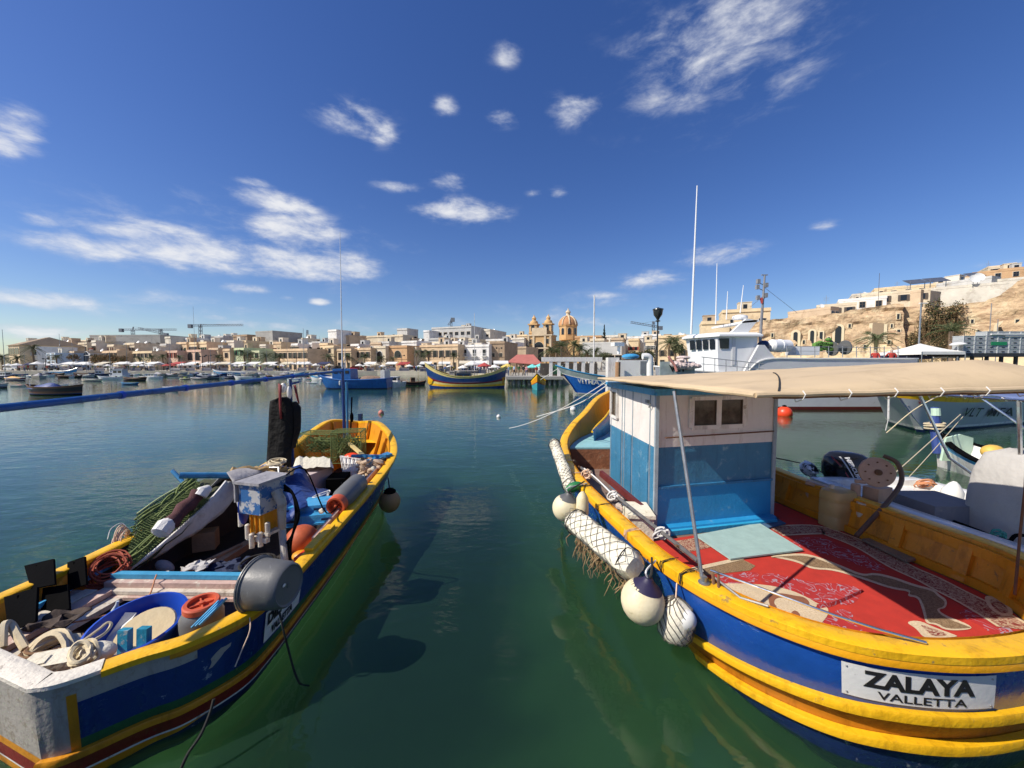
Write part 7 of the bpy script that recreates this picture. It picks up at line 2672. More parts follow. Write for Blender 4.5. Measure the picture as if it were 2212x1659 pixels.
MB().box(V(6.75, 6.5, .55), (1.5, .6, .4)).build('stern_seat', WHITEP, mb_, 0)
for k in range(8):
    MB().box(V(6.55 + k * .07, 6.28, .75), (.05, .3, .03)).build('slat', M('pale_teak', (.5, .36, .2), .6, .2, 6), mb_, 0)
oc = onY(1830, 1014, 7.25)
m = MB()
rings = []
for z, kx, ky, dx in ((-.30, .5, .55, .03), (-.26, .8, .85, .02), (-.1, .98, 1, 0), (.1, 1, 1, 0), (.24, .88, .9, -.02), (.33, .6, .66, -.04), (.36, .25, .3, -.06)):
    rings.append([oc + V(dx, 0, z) + V(math.copysign(abs(math.cos(a)) ** .7, math.cos(a)) * .40 * kx, math.copysign(abs(math.sin(a)) ** .7, math.sin(a)) * .31 * ky, 0) for a in [2 * math.pi * k / 22 for k in range(22)]])
m.rings(rings)
m.build('outboard_cowl', [BLKP], mb_, 50)
m = MB()
m.box(oc + V(0, .05, -.7), (.22, .3, .9))
m.build('outboard_leg', [BLK], mb_, 0)


def cowl(x, y, o):
    """print on the cowl's camera side: x along the sloping stripe, y across"""
    px_, pz_ = -.22 + x * .26 + y * .16, .06 - x * .52 + y * .04
    ax_ = max(-.98, min(.98, px_ / .40))
    return oc + V(px_, -.31 * (1 - abs(ax_) ** 2.6) ** .42 - o, pz_)


lettering('MERCURY', .2, lambda x, y: cowl(x * .9, .25 + y * .42, .012), M('silver_lettering', (.6, .6, .62), .3, .05, 5, 0), mb_, bold=.01)
for k in range(2):
    m = MB()
    m.grid([[cowl(-.48 + j / 10 * .96, -.05 - k * .42 + q, .01) for j in range(11)] for q in (0, .12)])
    m.build('cowl_stripe', [M('silver_lettering') if k == 0 else M('dull_red_stripe', (.3, .05, .06), .4)], mb_, 0)
m = MB()
m.lathe([(.1, -.12), (.16, -.06), (.16, .05), (.07, .1)], onY(1748, 1012, 7.4), (.3, -.6, .7), n=14)
m.tube([onY(1752, 1022, 7.4), onY(1775, 1062, 7.2)], .06, n=8)
m.build('small_outboard', [M('white_black_motor', (.7, .7, .7), .3, .1, 3, 0, wear=((.01, .01, .01), .5, 8, .03))], mb_)
m = MB()
cv = []
for (z, k, du) in ((.4, 1, 0), (1.1, .98, 0), (1.5, .93, .02), (1.75, .8, .05), (1.84, .5, .1)):
    cv.append([V(6.98 + math.copysign(abs(math.cos(a)) ** .32, math.cos(a)) * .44 * k + du, 4.85 + math.copysign(abs(math.sin(a)) ** .32, math.sin(a)) * .5 * k, z + .02 * math.sin(a * 3)) for a in [2 * math.pi * j / 20 for j in range(20)]])
m.rings(cv)
m.build('console_cover', [M('grey_canvas_cover', (.45, .43, .4), .85, .1, 2, .35, 10)], mb_, 50)
m = MB()
m.box(V(6.45, 5.55, .66), (.85, .75, .62), taper=.9)
m.build('seat_cover', [M('dark_grey_cover', (.2, .19, .2), .8, .15, 3, .3, 12)], mb_, 0)
m = MB()
m.tube(crom([onY(2015, 1135, 5.4), onY(2022, 1122, 5.4), onY(2060, 1126, 5.2), onY(2150, 1160, 4.75), onY(2178, 1168, 4.6)], 4), .018, n=7)
m.tube(crom([onY(2162, 1200, 4.3), onY(2185, 1165, 4.35), onY(2200, 1156, 4.35), onY(2240, 1162, 4.3)], 4), .02, n=7)
m.build('black_rail', [BLK], mb_)
coil(onY(2155, 1158, 4.7), .07, M('teal_rope', (.05, .25, .22), .9, .2, 20), 'teal_rope', 'teal rope knotted on the black rail', 'rope', 6, (.3, 1, .3), .01, .5, 17)
m = MB()
m.lathe([(.02, .28), (.06, .24), (.13, .12), (.14, -.18), (.08, -.26), (.02, -.28)], onY(2055, 1076, 5.95), (.15, 0, 1), n=16)
tag(m.build('white_fender', WHITEP), 'white cylinder fender inside the white motorboat', 'fender')
coil(onY(2000, 1046, 6.6), .11, ROPEO, 'orange_rope', 'orange rope heaped on the far side of the white motorboat', 'rope', 8, (.3, .6, 1), .012, .5, 18)
# bimini frame
c1, c2 = onY(1925, 846, 6.6), onY(2226, 866, 4.7)
c3, c4 = c2 + V(1.3, .5, .08), c1 + V(1.3, .6, .1)
m = MB()
for a_, q_ in ((c1, c2), (c2, c3), (c3, c4), (c4, c1)):
    m.tube([a_, q_], .022, n=7)
for f in (.28, .62, .98):
    m.tube([c1.lerp(c2, f), c4.lerp(c3, f)], .02, n=7)
m.tube([c1.lerp(c2, .26), V(7.05, 5.9, 1.5), V(7.6, 5.6, .95)], .02, n=7)
m.tube([c1.lerp(c2, .94), onY(2204, 1000, 4.9)], .024, n=7)
m.build('canopy_frame', [CHROME], mb_)
m = MB()
m.grid([[c1.lerp(c2, .3 + .7 * k / 8).lerp(c4.lerp(c3, .3 + .7 * k / 8), j / 4) + V(0, 0, .03 - .02 * math.sin(j + k)) for k in range(9)] for j in range(5)])
solid(m.build('canopy_cloth', [M('pale_blue_canopy', (.12, .16, .3), .7, .15, 3, .2, 20)], mb_), .012)
for k in range(7):
    p_ = c1.lerp(c2, .06 + k * .13)
    MB().tube([p_ + V(-.03, -.03, .02), p_ + V(.03, -.04, -.03), p_ + V(.08, .1, .03)], .008, n=5).build('lacing', ROPEW, mb_)
rope([onY(1660, 986, 7.6), onY(1745, 1005, 7.8), onY(1790, 1030, 7.3)], .012, ROPEK, 'black_line', 'black line running from the cabin to the outboard', 'line')
rope([onY(2075, 895, 10.9), onY(1975, 985, 8.2), onY(1918, 1035, 6.9)], .01, ROPEC, 'mooring_line', 'line running from the small white boat down to the winch', 'rope')
rope([onY(2080, 900, 10.9), onY(2010, 980, 9.4), onY(1955, 1040, 8.4)], .008, ROPEC, 'mooring_line', 'second thinner line from the small white boat into the water', 'rope')
# ================================================================== things on and behind the quay
LAND = [(0, 58, 'arcaded yellow building'), (59, 88, 'white modern house'), (89, 131, 'pale blue house'), (132, 204, 'big white arch'), (205, 268, 'dry brown trees'), (269, 346, 'long pale ochre house'),
        (347, 444, 'pink arched house'), (445, 500, 'blank tan wall'), (501, 570, 'pale green houses'), (571, 632, 'unfinished concrete shell'), (633, 695, 'cream upper storey'), (696, 762, 'tall blue mast'),
        (763, 835, 'cream arched house'), (836, 900, 'orange stone house'), (901, 992, 'wide ochre house'), (993, 1057, 'white balconied house'), (1058, 1105, 'house in dark brown shade'), (1106, 1165, 'red market roof'), (1166, 1260, 'church'), (1261, 1420, 'long low grey building'), (1421, 2300, 'fort wall')]
ORD = ['first', 'second', 'third', 'fourth', 'fifth', 'sixth', 'seventh', 'eighth', 'ninth', 'tenth', 'eleventh', 'twelfth', 'thirteenth', 'fourteenth', 'fifteenth', 'sixteenth']


def landmark(u):
    for a, c, n_ in LAND:
        if a <= u <= c + 1:
            return n_
    return 'fort wall'


PEND = []


def later(o, what, u, prep='below'):
    PEND.append((o, what, u, landmark(u), prep))


def settle():
    groups = {}
    for r in PEND:
        groups.setdefault((r[1], r[3]), []).append(r)
    for (what, lm), rs in groups.items():
        rs.sort(key=lambda r: r[2])
        for k, r in enumerate(rs):
            r[0]['label'] = f'{what} {r[4]} the {lm}' + ('' if len(rs) == 1 else f', {ORD[min(k, 15)]} from the left')


QZ = 1.15
# parasols
def parasol_proto(col, name, w=1.6, h=2.7):
    th = thing('parasol', 'x', 'parasol', (0, 0, 0), 'parasols of the quayside market')
    m = MB()
    r8 = [V(w * math.cos(math.pi / 4 * k + .39) * (1 if k % 2 else 1.0), w * math.sin(math.pi / 4 * k + .39), h - .75) for k in range(8)]
    top = V(0, 0, h)
    m.add(r8 + [top], [(k, (k + 1) % 8, 8) for k in range(8)])
    m.add([p + V(0, 0, 0) for p in r8] + [p * .98 - V(0, 0, .2) + V(0, 0, .02 * p.z) for p in r8], [(k, (k + 1) % 8, 8 + (k + 1) % 8, 8 + k) for k in range(8)])
    m.build('canopy', col, th, 0)
    MB().tube([V(0, 0, 0), V(0, 0, h - .05)], .05, n=6).build('pole', STEEL, th)
    MB().lathe([(.3, 0), (.3, .08), (.06, .14)], (0, 0, 0), n=8).build('base', CONC, th)
    return th


PW = M('white_parasol_cloth', (.78, .76, .7), .8, .06, 2, 0)
PC = {'white': PW, 'cream': M('cream_parasol_cloth', (.66, .58, .42), .8, .06, 2, 0), 'red': M('red_parasol_cloth', (.42, .06, .05), .8, .1, 2, 0), 'turquoise': M('turquoise_cloth', (.18, .62, .58), .8, .1, 2, 0), 'navy': M('navy_cloth', (.03, .035, .09), .8, .1, 2, 0), 'yellow': M('yellow_cloth', (.7, .52, .12), .8, .1, 2, 0)}
PROTO = {}
PAR = [(18, 'white'), (36, 'white'), (64, 'navy'), (80, 'white'), (98, 'white'), (116, 'white'), (140, 'cream'), (158, 'white'), (188, 'white'), (214, 'white'), (232, 'white'), (250, 'cream'), (274, 'white'), (290, 'white'), (306, 'white'), (322, 'white'), (341, 'white'), (360, 'red'), (374, 'red'), (394, 'white'), (408, 'white'),
       (424, 'white'), (440, 'white'), (458, 'cream'), (474, 'white'), (490, 'white'), (506, 'white'), (524, 'white'), (538, 'white'), (556, 'white'), (574, 'cream'), (592, 'white'), (608, 'white'), (628, 'white'), (646, 'white'), (664, 'white'), (682, 'white'), (712, 'cream'), (776, 'white'), (792, 'white'), (812, 'cream'), (826, 'white'), (866, 'red'), (884, 'white'),
       (906, 'white'), (930, 'white'), (952, 'cream'), (972, 'white'), (1000, 'white'), (1020, 'white'), (1046, 'red'), (1068, 'white'), (1096, 'yellow'), (1150, 'turquoise'), (1168, 'turquoise'), (1180, 'turquoise'), (1224, 'white'), (1252, 'turquoise')]
rr = random.Random(77)
for (u, c) in PAR:
    Y = rr.uniform(113, 121) if u < 880 else rr.uniform(100, 108) if u < 1000 else rr.uniform(63, 70)
    sc = rr.uniform(.7, 1.05) * (1.0 if u < 1000 else .9)
    x = onY(u, 780, Y).x
    if c not in PROTO:
        PROTO[c] = o = parasol_proto(PC[c], c)
    else:
        o = copy_tree(PROTO[c])
    o.location = (x, Y, QZ)
    o.rotation_euler = (0, 0, rr.uniform(0, 1))
    o.scale = (sc, sc, sc * rr.uniform(.92, 1.08))
    later(o, f'{c} parasol', u)

# market stalls: table with a flat awning
def stall_proto(mat):
    th = thing('market_stall', 'x', 'market stall', (0, 0, 0), 'market stalls along the quay')
    m = MB()
    m.add([V(-1.6, -1.2, 2.15), V(1.6, -1.2, 2.15), V(1.6, 1.2, 2.75), V(-1.6, 1.2, 2.75), V(-1.6, -1.2, 1.95), V(1.6, -1.2, 1.95)], [(0, 1, 2, 3), (0, 4, 5, 1)])
    m.build('awning', mat, th, 0)
    for x in (-1.5, 1.5):
        for y in (-1.1, 1.1):
            MB().box(V(x, y, 1.1), (.07, .07, 2.2)).build('post', STEEL, th, 0)
    MB().box(V(0, -.4, .85), (2.9, 1.0, .08)).build('table_top', CRM, th, 0)
    MB().box(V(0, -.88, .42), (2.9, .04, .8)).build('table_skirt', M('stall_skirt', (.12, .12, .16), .8), th, 0)
    rr_ = random.Random(3)
    m = MB()
    for k in range(8):
        m.box(V(-1.2 + k * .34, -.4 + rr_.uniform(-.2, .2), 1.0), (.24, .4, .22))
    struct(m.build('goods', M('market_goods', (.4, .2, .15), .7, .5, 9, 0, wear=((.05, .15, .3), .5, 5, .05), dirt=((.6, .5, .2), .45, 4, .05)), th, 0), 'stuff')
    return th


SP = {}
for (u, c) in [(148, 'white'), (176, 'white'), (222, 'cream'), (262, 'white'), (298, 'white'), (330, 'white'), (384, 'red'), (416, 'white'), (450, 'white'), (484, 'cream'), (516, 'white'), (548, 'white'), (584, 'white'), (620, 'cream'), (656, 'white'), (700, 'navy'), (800, 'white'), (846, 'white'), (874, 'red'), (920, 'white'), (960, 'white'), (1008, 'cream'), (1036, 'white'), (1082, 'white')]:
    Y = 112.5 if u < 880 else 103 if u < 970 else 80
    if c not in SP:
        SP[c] = o = stall_proto(PC[c])
    else:
        o = copy_tree(SP[c])
    o.location = (onY(u, 780, Y).x, Y, QZ)
    o.rotation_euler = (0, 0, rr.uniform(-.1, .1))
    later(o, f'market stall with a {c} awning', u)

# people: one skinned body per pose, shared
def body(pose):
    J = dict(pelvis=(0, 0, .95), chest=(0, .02, 1.32), neck=(0, .02, 1.5), head=(0, -.01, 1.64), top=(0, 0, 1.74), shl=(-.19, 0, 1.44), ell=(-.25, .02, 1.16), hal=(-.24, -.1, .92), shr=(.19, 0, 1.44), elr=(.26, .03, 1.16), har=(.25, -.08, .92),
             hil=(-.09, 0, .9), knl=(-.1, -.01, .5), anl=(-.11, .03, .08), tol=(-.12, -.14, .04), hir=(.09, 0, .9), knr=(.1, 0, .5), anr=(.11, .03, .08), tor=(.12, -.14, .04))
    if pose == 1:
        J.update(knl=(-.1, -.16, .52), anl=(-.1, -.2, .1), tol=(-.1, -.36, .05), knr=(.1, .05, .5), anr=(.1, .25, .12), tor=(.1, .1, .04), hal=(-.24, .16, .95), har=(.25, -.26, 1.0))
    if pose == 2:
        J.update(elr=(.28, -.12, 1.2), har=(.18, -.36, 1.22), ell=(-.3, .06, 1.2), hal=(-.17, -.14, 1.02))
    rad = dict(pelvis=.15, chest=.155, neck=.06, head=.1, top=.07, shl=.075, ell=.05, hal=.045, shr=.075, elr=.05, har=.045, hil=.1, knl=.065, anl=.045, tol=.04, hir=.1, knr=.065, anr=.045, tor=.04)
    names = list(J)
    E = [('pelvis', 'chest'), ('chest', 'neck'), ('neck', 'head'), ('head', 'top'), ('chest', 'shl'), ('shl', 'ell'), ('ell', 'hal'), ('chest', 'shr'), ('shr', 'elr'), ('elr', 'har'), ('pelvis', 'hil'), ('hil', 'knl'), ('knl', 'anl'), ('anl', 'tol'), ('pelvis', 'hir'), ('hir', 'knr'), ('knr', 'anr'), ('anr', 'tor')]
    me = bpy.data.meshes.new('person')
    me.from_pydata([J[n_] for n_ in names], [(names.index(a), names.index(c)) for a, c in E], [])
    o = bpy.data.objects.new('person', me)
    C.objects.link(o)
    o.modifiers.new('s', 'SKIN')
    for i, n_ in enumerate(names):
        me.skin_vertices[0].data[i].radius = (rad[n_], rad[n_] * (.75 if n_ in ('chest', 'pelvis') else 1))
        me.skin_vertices[0].data[i].use_root = n_ == 'pelvis'
    sd = o.modifiers.new('u', 'SUBSURF')
    sd.levels = 1
    dg = bpy.context.evaluated_depsgraph_get()
    out = bpy.data.meshes.new_from_object(o.evaluated_get(dg))
    bpy.data.objects.remove(o)
    out.materials.clear()
    for k in range(4):
        out.materials.append(None)
    for p in out.polygons:
        z, x = p.center.z, abs(p.center.x)
        p.material_index = 3 if (z > 1.68 or (z > 1.6 and p.center.y > .03)) else 2 if z > 1.5 or (z < 1.12 and x > .2 and z > .7) else 0 if z > .97 else 1
        p.use_smooth = True
    return out


BOD = [body(k) for k in range(3)]
SHIRT = {'white top': (.7, .68, .64), 'red top': (.42, .04, .03), 'dark top': (.02, .02, .025), 'blue top': (.04, .1, .32), 'pale blue top': (.35, .45, .6), 'pink top': (.6, .3, .32), 'green top': (.08, .18, .07), 'yellow top': (.65, .45, .08), 'grey top': (.25, .25, .25)}
CM = {k: M('cloth_' + k.replace(' ', '_'), c, .85, .1, 6, 0) for k, c in SHIRT.items()}
TRO = [M('dark_trousers', (.025, .025, .03), .85, .1, 6, 0), M('denim', (.06, .09, .18), .85, .1, 6, 0), M('beige_trousers', (.42, .34, .23), .85, .1, 6, 0)]
SKIN = M('skin', (.5, .29, .2), .55, .08, 9, 0)
HAIR = [M('dark_hair', (.02, .014, .01), .7, .2, 20, 0), M('fair_hair', (.32, .22, .1), .7, .2, 20, 0), M('grey_hair', (.35, .34, .32), .7, .2, 20, 0)]


def person(x, y, z, rz, sh, label=None, u=None, s=1.0, what=None):
    o = put('person', rr.choice(BOD), None, (x, y, z), (0, 0, rz), (s, s, s))
    mats = [CM[sh], rr.choice(TRO), SKIN, rr.choice(HAIR)]
    for k in range(4):
        o.material_slots[k].link = 'OBJECT'
        o.material_slots[k].material = mats[k]
    tag(o, label or 'x', 'person', 'people on the quay')
    if u is not None:
        later(o, f'person in {sh}', u)
    return o


ks = list(SHIRT)
for k in range(132):
    u = rr.uniform(20, 1085) if k < 104 else rr.uniform(1000, 1205)
    Y = rr.uniform(110.8, 116) if u < 880 else rr.uniform(102, 107) if u < 960 else rr.uniform(78, 82) if u < 1085 else rr.uniform(60, 66)
    person(onY(u, 790, Y).x, Y, QZ, rr.uniform(0, 6.28), rr.choice(ks), None, u, rr.uniform(.93, 1.06))
for (u, y, lab) in ((1891, 29.0, 'person in a red top at the rail of the white trawler, left one'), (1926, 28.8, 'person in a red top at the rail of the white trawler, right one')):
    person(onY(u, 760, y).x, y, 3.0 - .55, rr.uniform(0, 6), 'red top', lab)

# palms
FRD = [M('palm_green', (.07, .09, .03), .7, .3, 3, 0), M('palm_dry', (.22, .15, .07), .8, .3, 3, 0)]


def palm_mesh(seed, n=34, L=2.6):
    r_ = random.Random(seed)
    m = MB()
    for k in range(n):
        a = r_.uniform(0, 6.28)
        el = r_.uniform(-.7, 1.35)
        dry = el < -.25
        l = L * r_.uniform(.75, 1.1) * (.7 if dry else 1)
        pts = []
        for j in range(7):
            t = j / 6
            e = el - 1.25 * t * t - .1 * t
            rad = l * t * max(.15, math.cos(el * .8))
            pts.append(V(math.cos(a) * rad, math.sin(a) * rad, l * (math.sin(el) * t - .55 * t * t)))
        side = V(-math.sin(a), math.cos(a), 0)
        for j in range(6):
            p, q = pts[j], pts[j + 1]
            m.tube([p, q], .03, 1 if dry else 0, n=3)
            for s in (-1, 1):
                for f in (.2, .7):
                    b_ = p.lerp(q, f)
                    w = .55 * (1 - .75 * abs(j / 6 - .35))
                    tip = b_ + side * s * w + (q - p) * .8 - V(0, 0, .16)
                    d_ = (q - p) * .22
                    m.add([b_, b_ + d_, tip], [(0, 1, 2)], 1 if dry else 0)
    return m.mesh('crown', FRD, 0)


PM = [palm_mesh(k) for k in range(4)]
TRK = M('palm_trunk', (.2, .14, .09), .95, .3, 6, .6, 12)


def palm(u, v, Y, label, sc=1.0, base=QZ):
    top = onY(u, v, Y)
    th = thing('palm_tree', label, 'palm tree', (top.x, Y, base), 'palms of the waterfront')
    m = MB()
    h = top.z - base
    m.tube([V(top.x + .1 * math.sin(j), Y, base + h * j / 6) for j in range(7)], [.28 * sc, .24 * sc, .22 * sc, .21 * sc, .2 * sc, .22 * sc, .26 * sc], n=8)
    m.build('trunk', TRK, th)
    put('crown', rr.choice(PM), th, (top.x, Y, top.z), (0, 0, rr.uniform(0, 6)), (sc, sc, sc))
    return th


for (u, v, Y, sc) in ((4, 772, 124, 1.1), (37, 774, 122, 1.1), (71, 752, 124, 1.15), (122, 772, 122, .9), (303, 776, 122, .95), (328, 772, 123, .9), (352, 770, 124, .8), (388, 772, 122, .8), (470, 772, 124, .9), (528, 764, 122, 1.2), (541, 766, 121, .9), (575, 770, 122, 1.2), (604, 770, 122, .9), (709, 772, 122, 1.1), (750, 770, 121, 1.1), (788, 770, 122, 1.0), (823, 775, 122, .9),
                      (848, 776, 122, .8), (900, 762, 122, .8), (926, 764, 120, 1.2), (980, 768, 120, .9), (1190, 757, 100, 1.2), (1202, 762, 98, 1.1), (1213, 748, 102, 1.3), (1240, 745, 104, 1.3), (1252, 752, 103, 1.2), (1268, 762, 100, 1.0), (1287, 760, 101, 1.1)):
    th = palm(u, v, Y, 'x', sc)
    later(th, 'palm tree', u, 'in front of')
palm(1446, 742, 80, 'palm behind the pale net heap, left of the wheelhouse', 1.1)
palm(1459, 738, 84, 'bushy palm just left of the white wheelhouse', 1.2)
palm(1894, 732, 62, 'short palm in front of the arched cream doorway of the fort', 1.15)
palm(2056, 716, 60, 'tall palm growing in front of the ivy', 1.3)


# leafy crowns
def leaf_crown(name, pts, n, size, mats, parent, seed=1):
    r_ = random.Random(seed)
    m = MB()
    for k in range(n):
        c, rad = r_.choice(pts)
        d = V(r_.gauss(0, 1), r_.gauss(0, 1), r_.gauss(0, 1)).normalized() * r_.random() ** .45
        p = c + V(d.x * rad[0], d.y * rad[1], d.z * rad[2])
        nrm = V(r_.gauss(0, 1), r_.gauss(0, 1), r_.gauss(0, 1)).normalized()
        x = nrm.orthogonal().normalized()
        y = nrm.cross(x)
        s = size * r_.uniform(.6, 1.4)
        m.add([p + x * s, p + y * s * .6, p - x * s, p - y * s * .6], [(0, 1, 2, 3)], r_.randrange(len(mats)))
    return m.build(name, mats, parent, 0)


DRY = [M('dry_leaf_brown', (.22, .13, .06), .9, .3, 2, 0), M('dry_leaf_ochre', (.34, .22, .1), .9, .3, 2, 0), M('dull_leaf_green', (.09, .1, .04), .9, .3, 2, 0)]
for k, (u, v, w, h) in enumerate(((204, 776, 14, 14), (216, 772, 15, 16), (230, 774, 14, 14), (242, 772, 13, 15), (256, 775, 14, 14), (268, 777, 10, 12), (158, 772, 9, 12))):
    c = onY(u, v, 126)
    th = thing('dry_tree', 'x', 'tree', (c.x, 126, QZ), 'brown dry trees on the waterfront')
    MB().tube([V(c.x, 126, QZ), V(c.x + .1, 126, c.z - .8)], [.22, .14], n=7).build('trunk', TRK, th)
    for q in range(4):
        MB().tube([V(c.x, 126, c.z - 1.8), c + V(rr.uniform(-1.5, 1.5), rr.uniform(-1, 1), rr.uniform(0, 1.2))], [.1, .03], n=5).build('limb', TRK, th)
    k_ = 126 / F
    leaf_crown('crown', [(c + V(rr.uniform(-1, 1) * w * k_ * .5, rr.uniform(-1.2, 1.2), rr.uniform(-1, 1) * h * k_ * .4), (w * k_ * .5, 1.4, h * k_ * .45)) for _ in range(6)], 700, .17, DRY, th, k)
    later(th, 'brown dry tree', u, 'in the row by')
c = onY(1305, 742, 150)
th = thing('cypress', 'dark slender cypress right of the church dome', 'tree', (c.x, 150, 2))
MB().tube([V(c.x, 150, 2), V(c.x, 150, c.z)], .15, n=6).build('trunk', TRK, th)
CYP = [M('cypress_green', (.02, .035, .018), .9, .3, 2, 0), M('cypress_dark', (.012, .022, .012), .9, .3, 2, 0)]
leaf_crown('crown', [(V(c.x, 150, 2 + t * (onY(1305, 703, 150).z - 2.4)), (1.25 * (1 - t ** 2) + .15, 1.2 * (1 - t ** 2) + .15, .9)) for t in [k / 12 for k in range(1, 13)]], 1500, .2, CYP, th, 5)
for k, (u, v, w, h, Y, lab) in enumerate(((1255, 770, 22, 9, 118, 'dark hedge-like bush left of the low grey building'), (1300, 768, 26, 8, 118, 'dark bush in front of the low grey building'), (1378, 770, 20, 14, 90, 'dark bushy tree left of the street lamp'), (1404, 765, 14, 14, 92, 'olive bush just beside the street lamp'),
                                        (1068, 728, 20, 8, 215, 'scrub on the hill left of the yellow stepped house'), (758, 735, 10, 6, 190, 'dark trees behind the tan block'), (640, 738, 26, 4, 190, 'dark trees behind the cream upper storey'), (1468, 752, 12, 16, 76, 'olive bush against the wheelhouse'))):
    c = onY(u, v, Y)
    th = thing('bush', lab, 'bush', (c.x, Y, QZ))
    k_ = Y / F
    MB().tube([V(c.x, Y, QZ), c], .12, n=5).build('stem', TRK, th)
    leaf_crown('foliage', [(c + V(rr.uniform(-.6, .6) * w * k_, rr.uniform(-1, 1), rr.uniform(-.3, .3) * h * k_), (w * k_ * .6, 1.5, h * k_ * .6)) for _ in range(6)], 700, .2, [M('bush_green', (.05, .065, .025), .9, .3, 2, 0), M('bush_olive', (.1, .1, .045), .9, .3, 2, 0)], th, 40 + k)

# ------------------------------------------------------------------ fort wall on the right
fort = thing('fort_wall', 'rough ochre rock and masonry wall with arched doorways on the right', 'wall', (70, 75, 1))
ROCK = M('fort_rock', (.52, .37, .22), .95, .3, .9, .9, 1.6, wear=((.62, .5, .32), .5, .45, .15), dirt=((.32, .2, .12), .51, .5, .14, 4.5))


def fort_y(u):
    return 88 - (u - 1640) * .045


prof = [(1625, 702), (1655, 690), (1690, 686), (1720, 683), (1745, 686), (1780, 680), (1820, 674), (1850, 668), (1890, 662), (1930, 656), (1972, 654), (2010, 655), (2060, 656), (2085, 657), (2110, 654), (2150, 651), (2172, 640), (2190, 626), (2215, 605), (2300, 570)]


def ptop(u):
    for (a, va), (c, vc) in zip(prof, prof[1:]):
        if a <= u <= c:
            return va + (vc - va) * (u - a) / (c - a)
    return prof[-1][1]


rows = []
from mathutils import noise as mn
NU, NV = 150, 22
for j in range(NV + 1):
    row = []
    for k in range(NU + 1):
        u = 1628 + (2300 - 1628) * k / NU
        Y = fort_y(u)
        zt = onY(u, ptop(u), Y).z
        z = .9 + (zt - .9) * j / NV
        x = onY(u, 700, Y).x
        n1 = mn.fractal(V(x * .35, z * .6, 3.1), 1.0, 2.0, 5)
        n2 = mn.noise(V(x * .08, z * .9, 7))
        notch = 3.0 if 1966 < u < 2088 else 0
        row.append(V(x + .3 * n1, Y + (.1 + .75 * j / NV) * n1 + .2 * n2 * j / NV + notch + (j / NV) * 1.2, z + (.5 * n1 if j == NV else .15 * n1)))
    rows.append(row)
m = MB()
m.grid(rows, 0, lambda i, k: 1 if i < NV * .42 + 2.2 * math.sin(k * .33) + 1.6 * math.sin(k * .9) else 0)
m.grid([rows[-1], [V(p.x * 1.25, p.y * 1.25, p.z) for p in rows[-1]]])
m.build('rock_face', [ROCK, M('fort_plaster', (.68, .54, .33), .92, .2, .8, .4, 2, wear=((.52, .36, .2), .47, .5, .12))], fort, 40)
FST = M('fort_stone_trim', (.64, .54, .36), .9, .12, 1, .2, 4)


def fort_open(u, vb, vt, w, kind, trim=.35, name='doorway', door=GLASS):
    zq = onY(u, (vb + vt) / 2, fort_y(u)).z
    Y = fort_y(u) - .42 + 1.0 * max(0, min(1, (zq - .9) / (onY(u, ptop(u), fort_y(u)).z - .9)))
    b_, t_ = onY(u, vb, Y), onY(u, vt, Y)
    h = t_.z - b_.z
    w = w * Y / F / 1.37
    m = MB()
    dr, bk = V(.69, -.73, 0), V(.73, .69, 0)

    def ol(w_, h_):
        p = [V(b_.x - w_ / 2, Y, b_.z), V(b_.x + w_ / 2, Y, b_.z)]
        if kind == 'arch':
            p += [V(b_.x + w_ / 2 * math.cos(a), Y, b_.z + h_ - w_ / 2 + w_ / 2 * math.sin(a)) for a in [math.pi * i / 10 for i in range(11)]]
        else:
            p += [V(b_.x + w_ / 2, Y, b_.z + h_), V(b_.x - w_ / 2, Y, b_.z + h_)]
        return [b_ + dr * (q.x - b_.x) + V(0, 0, q.z - b_.z) for q in p]
    m.prism([p + bk * .1 for p in ol(w + 2 * trim, h + trim)], bk * 1.2, 0)
    m.prism([p + bk * .05 + V(0, 0, .1) for p in ol(w, h - .1)], bk * .3, 1)
    m.build(name, [FST, door], fort, 0)


fort_open(1717, 758, 717, 10, 'arch', .5)
fort_open(1753, 752, 714, 9, 'arch', .4)
fort_open(1773, 738, 717, 7, 'rect', .25, 'window')
fort_open(1809, 752, 704, 14, 'arch', .45)
fort_open(1895, 740, 692, 24, 'arch', .5, 'doorway', M('brown_shutter', (.26, .19, .12), .8))
fort_open(1852, 727, 718, 6, 'rect', .15, 'window')
fort_open(1940, 690, 678, 5, 'rect', .15, 'window')
fort_open(1941, 722, 712, 6, 'rect', .15, 'window')
fort_open(2116, 724, 712, 9, 'rect', .2, 'window')
fort_open(2171, 728, 698, 26, 'arch', .5, 'doorway', M('dark_void', (.02, .016, .013), .9))
m = MB()
m.box(onY(1700, 735, 84) + V(0, 0, 0), (14.5, .6, 4.2))
m.build('plaster_patch', [stone(COL['yell'])], fort, 0) if False else None
for (u, v, w_) in ((1668, 720, 5), (1690, 735, 6), (1736, 735, 5), (1790, 728, 5), (1835, 700, 5), (1868, 745, 6), (1920, 735, 6), (1926, 700, 4), (2100, 690, 5), (2140, 715, 6), (2198, 690, 7)):
    fort_open(u, v + 9, v, w_, 'rect', .14, 'window')
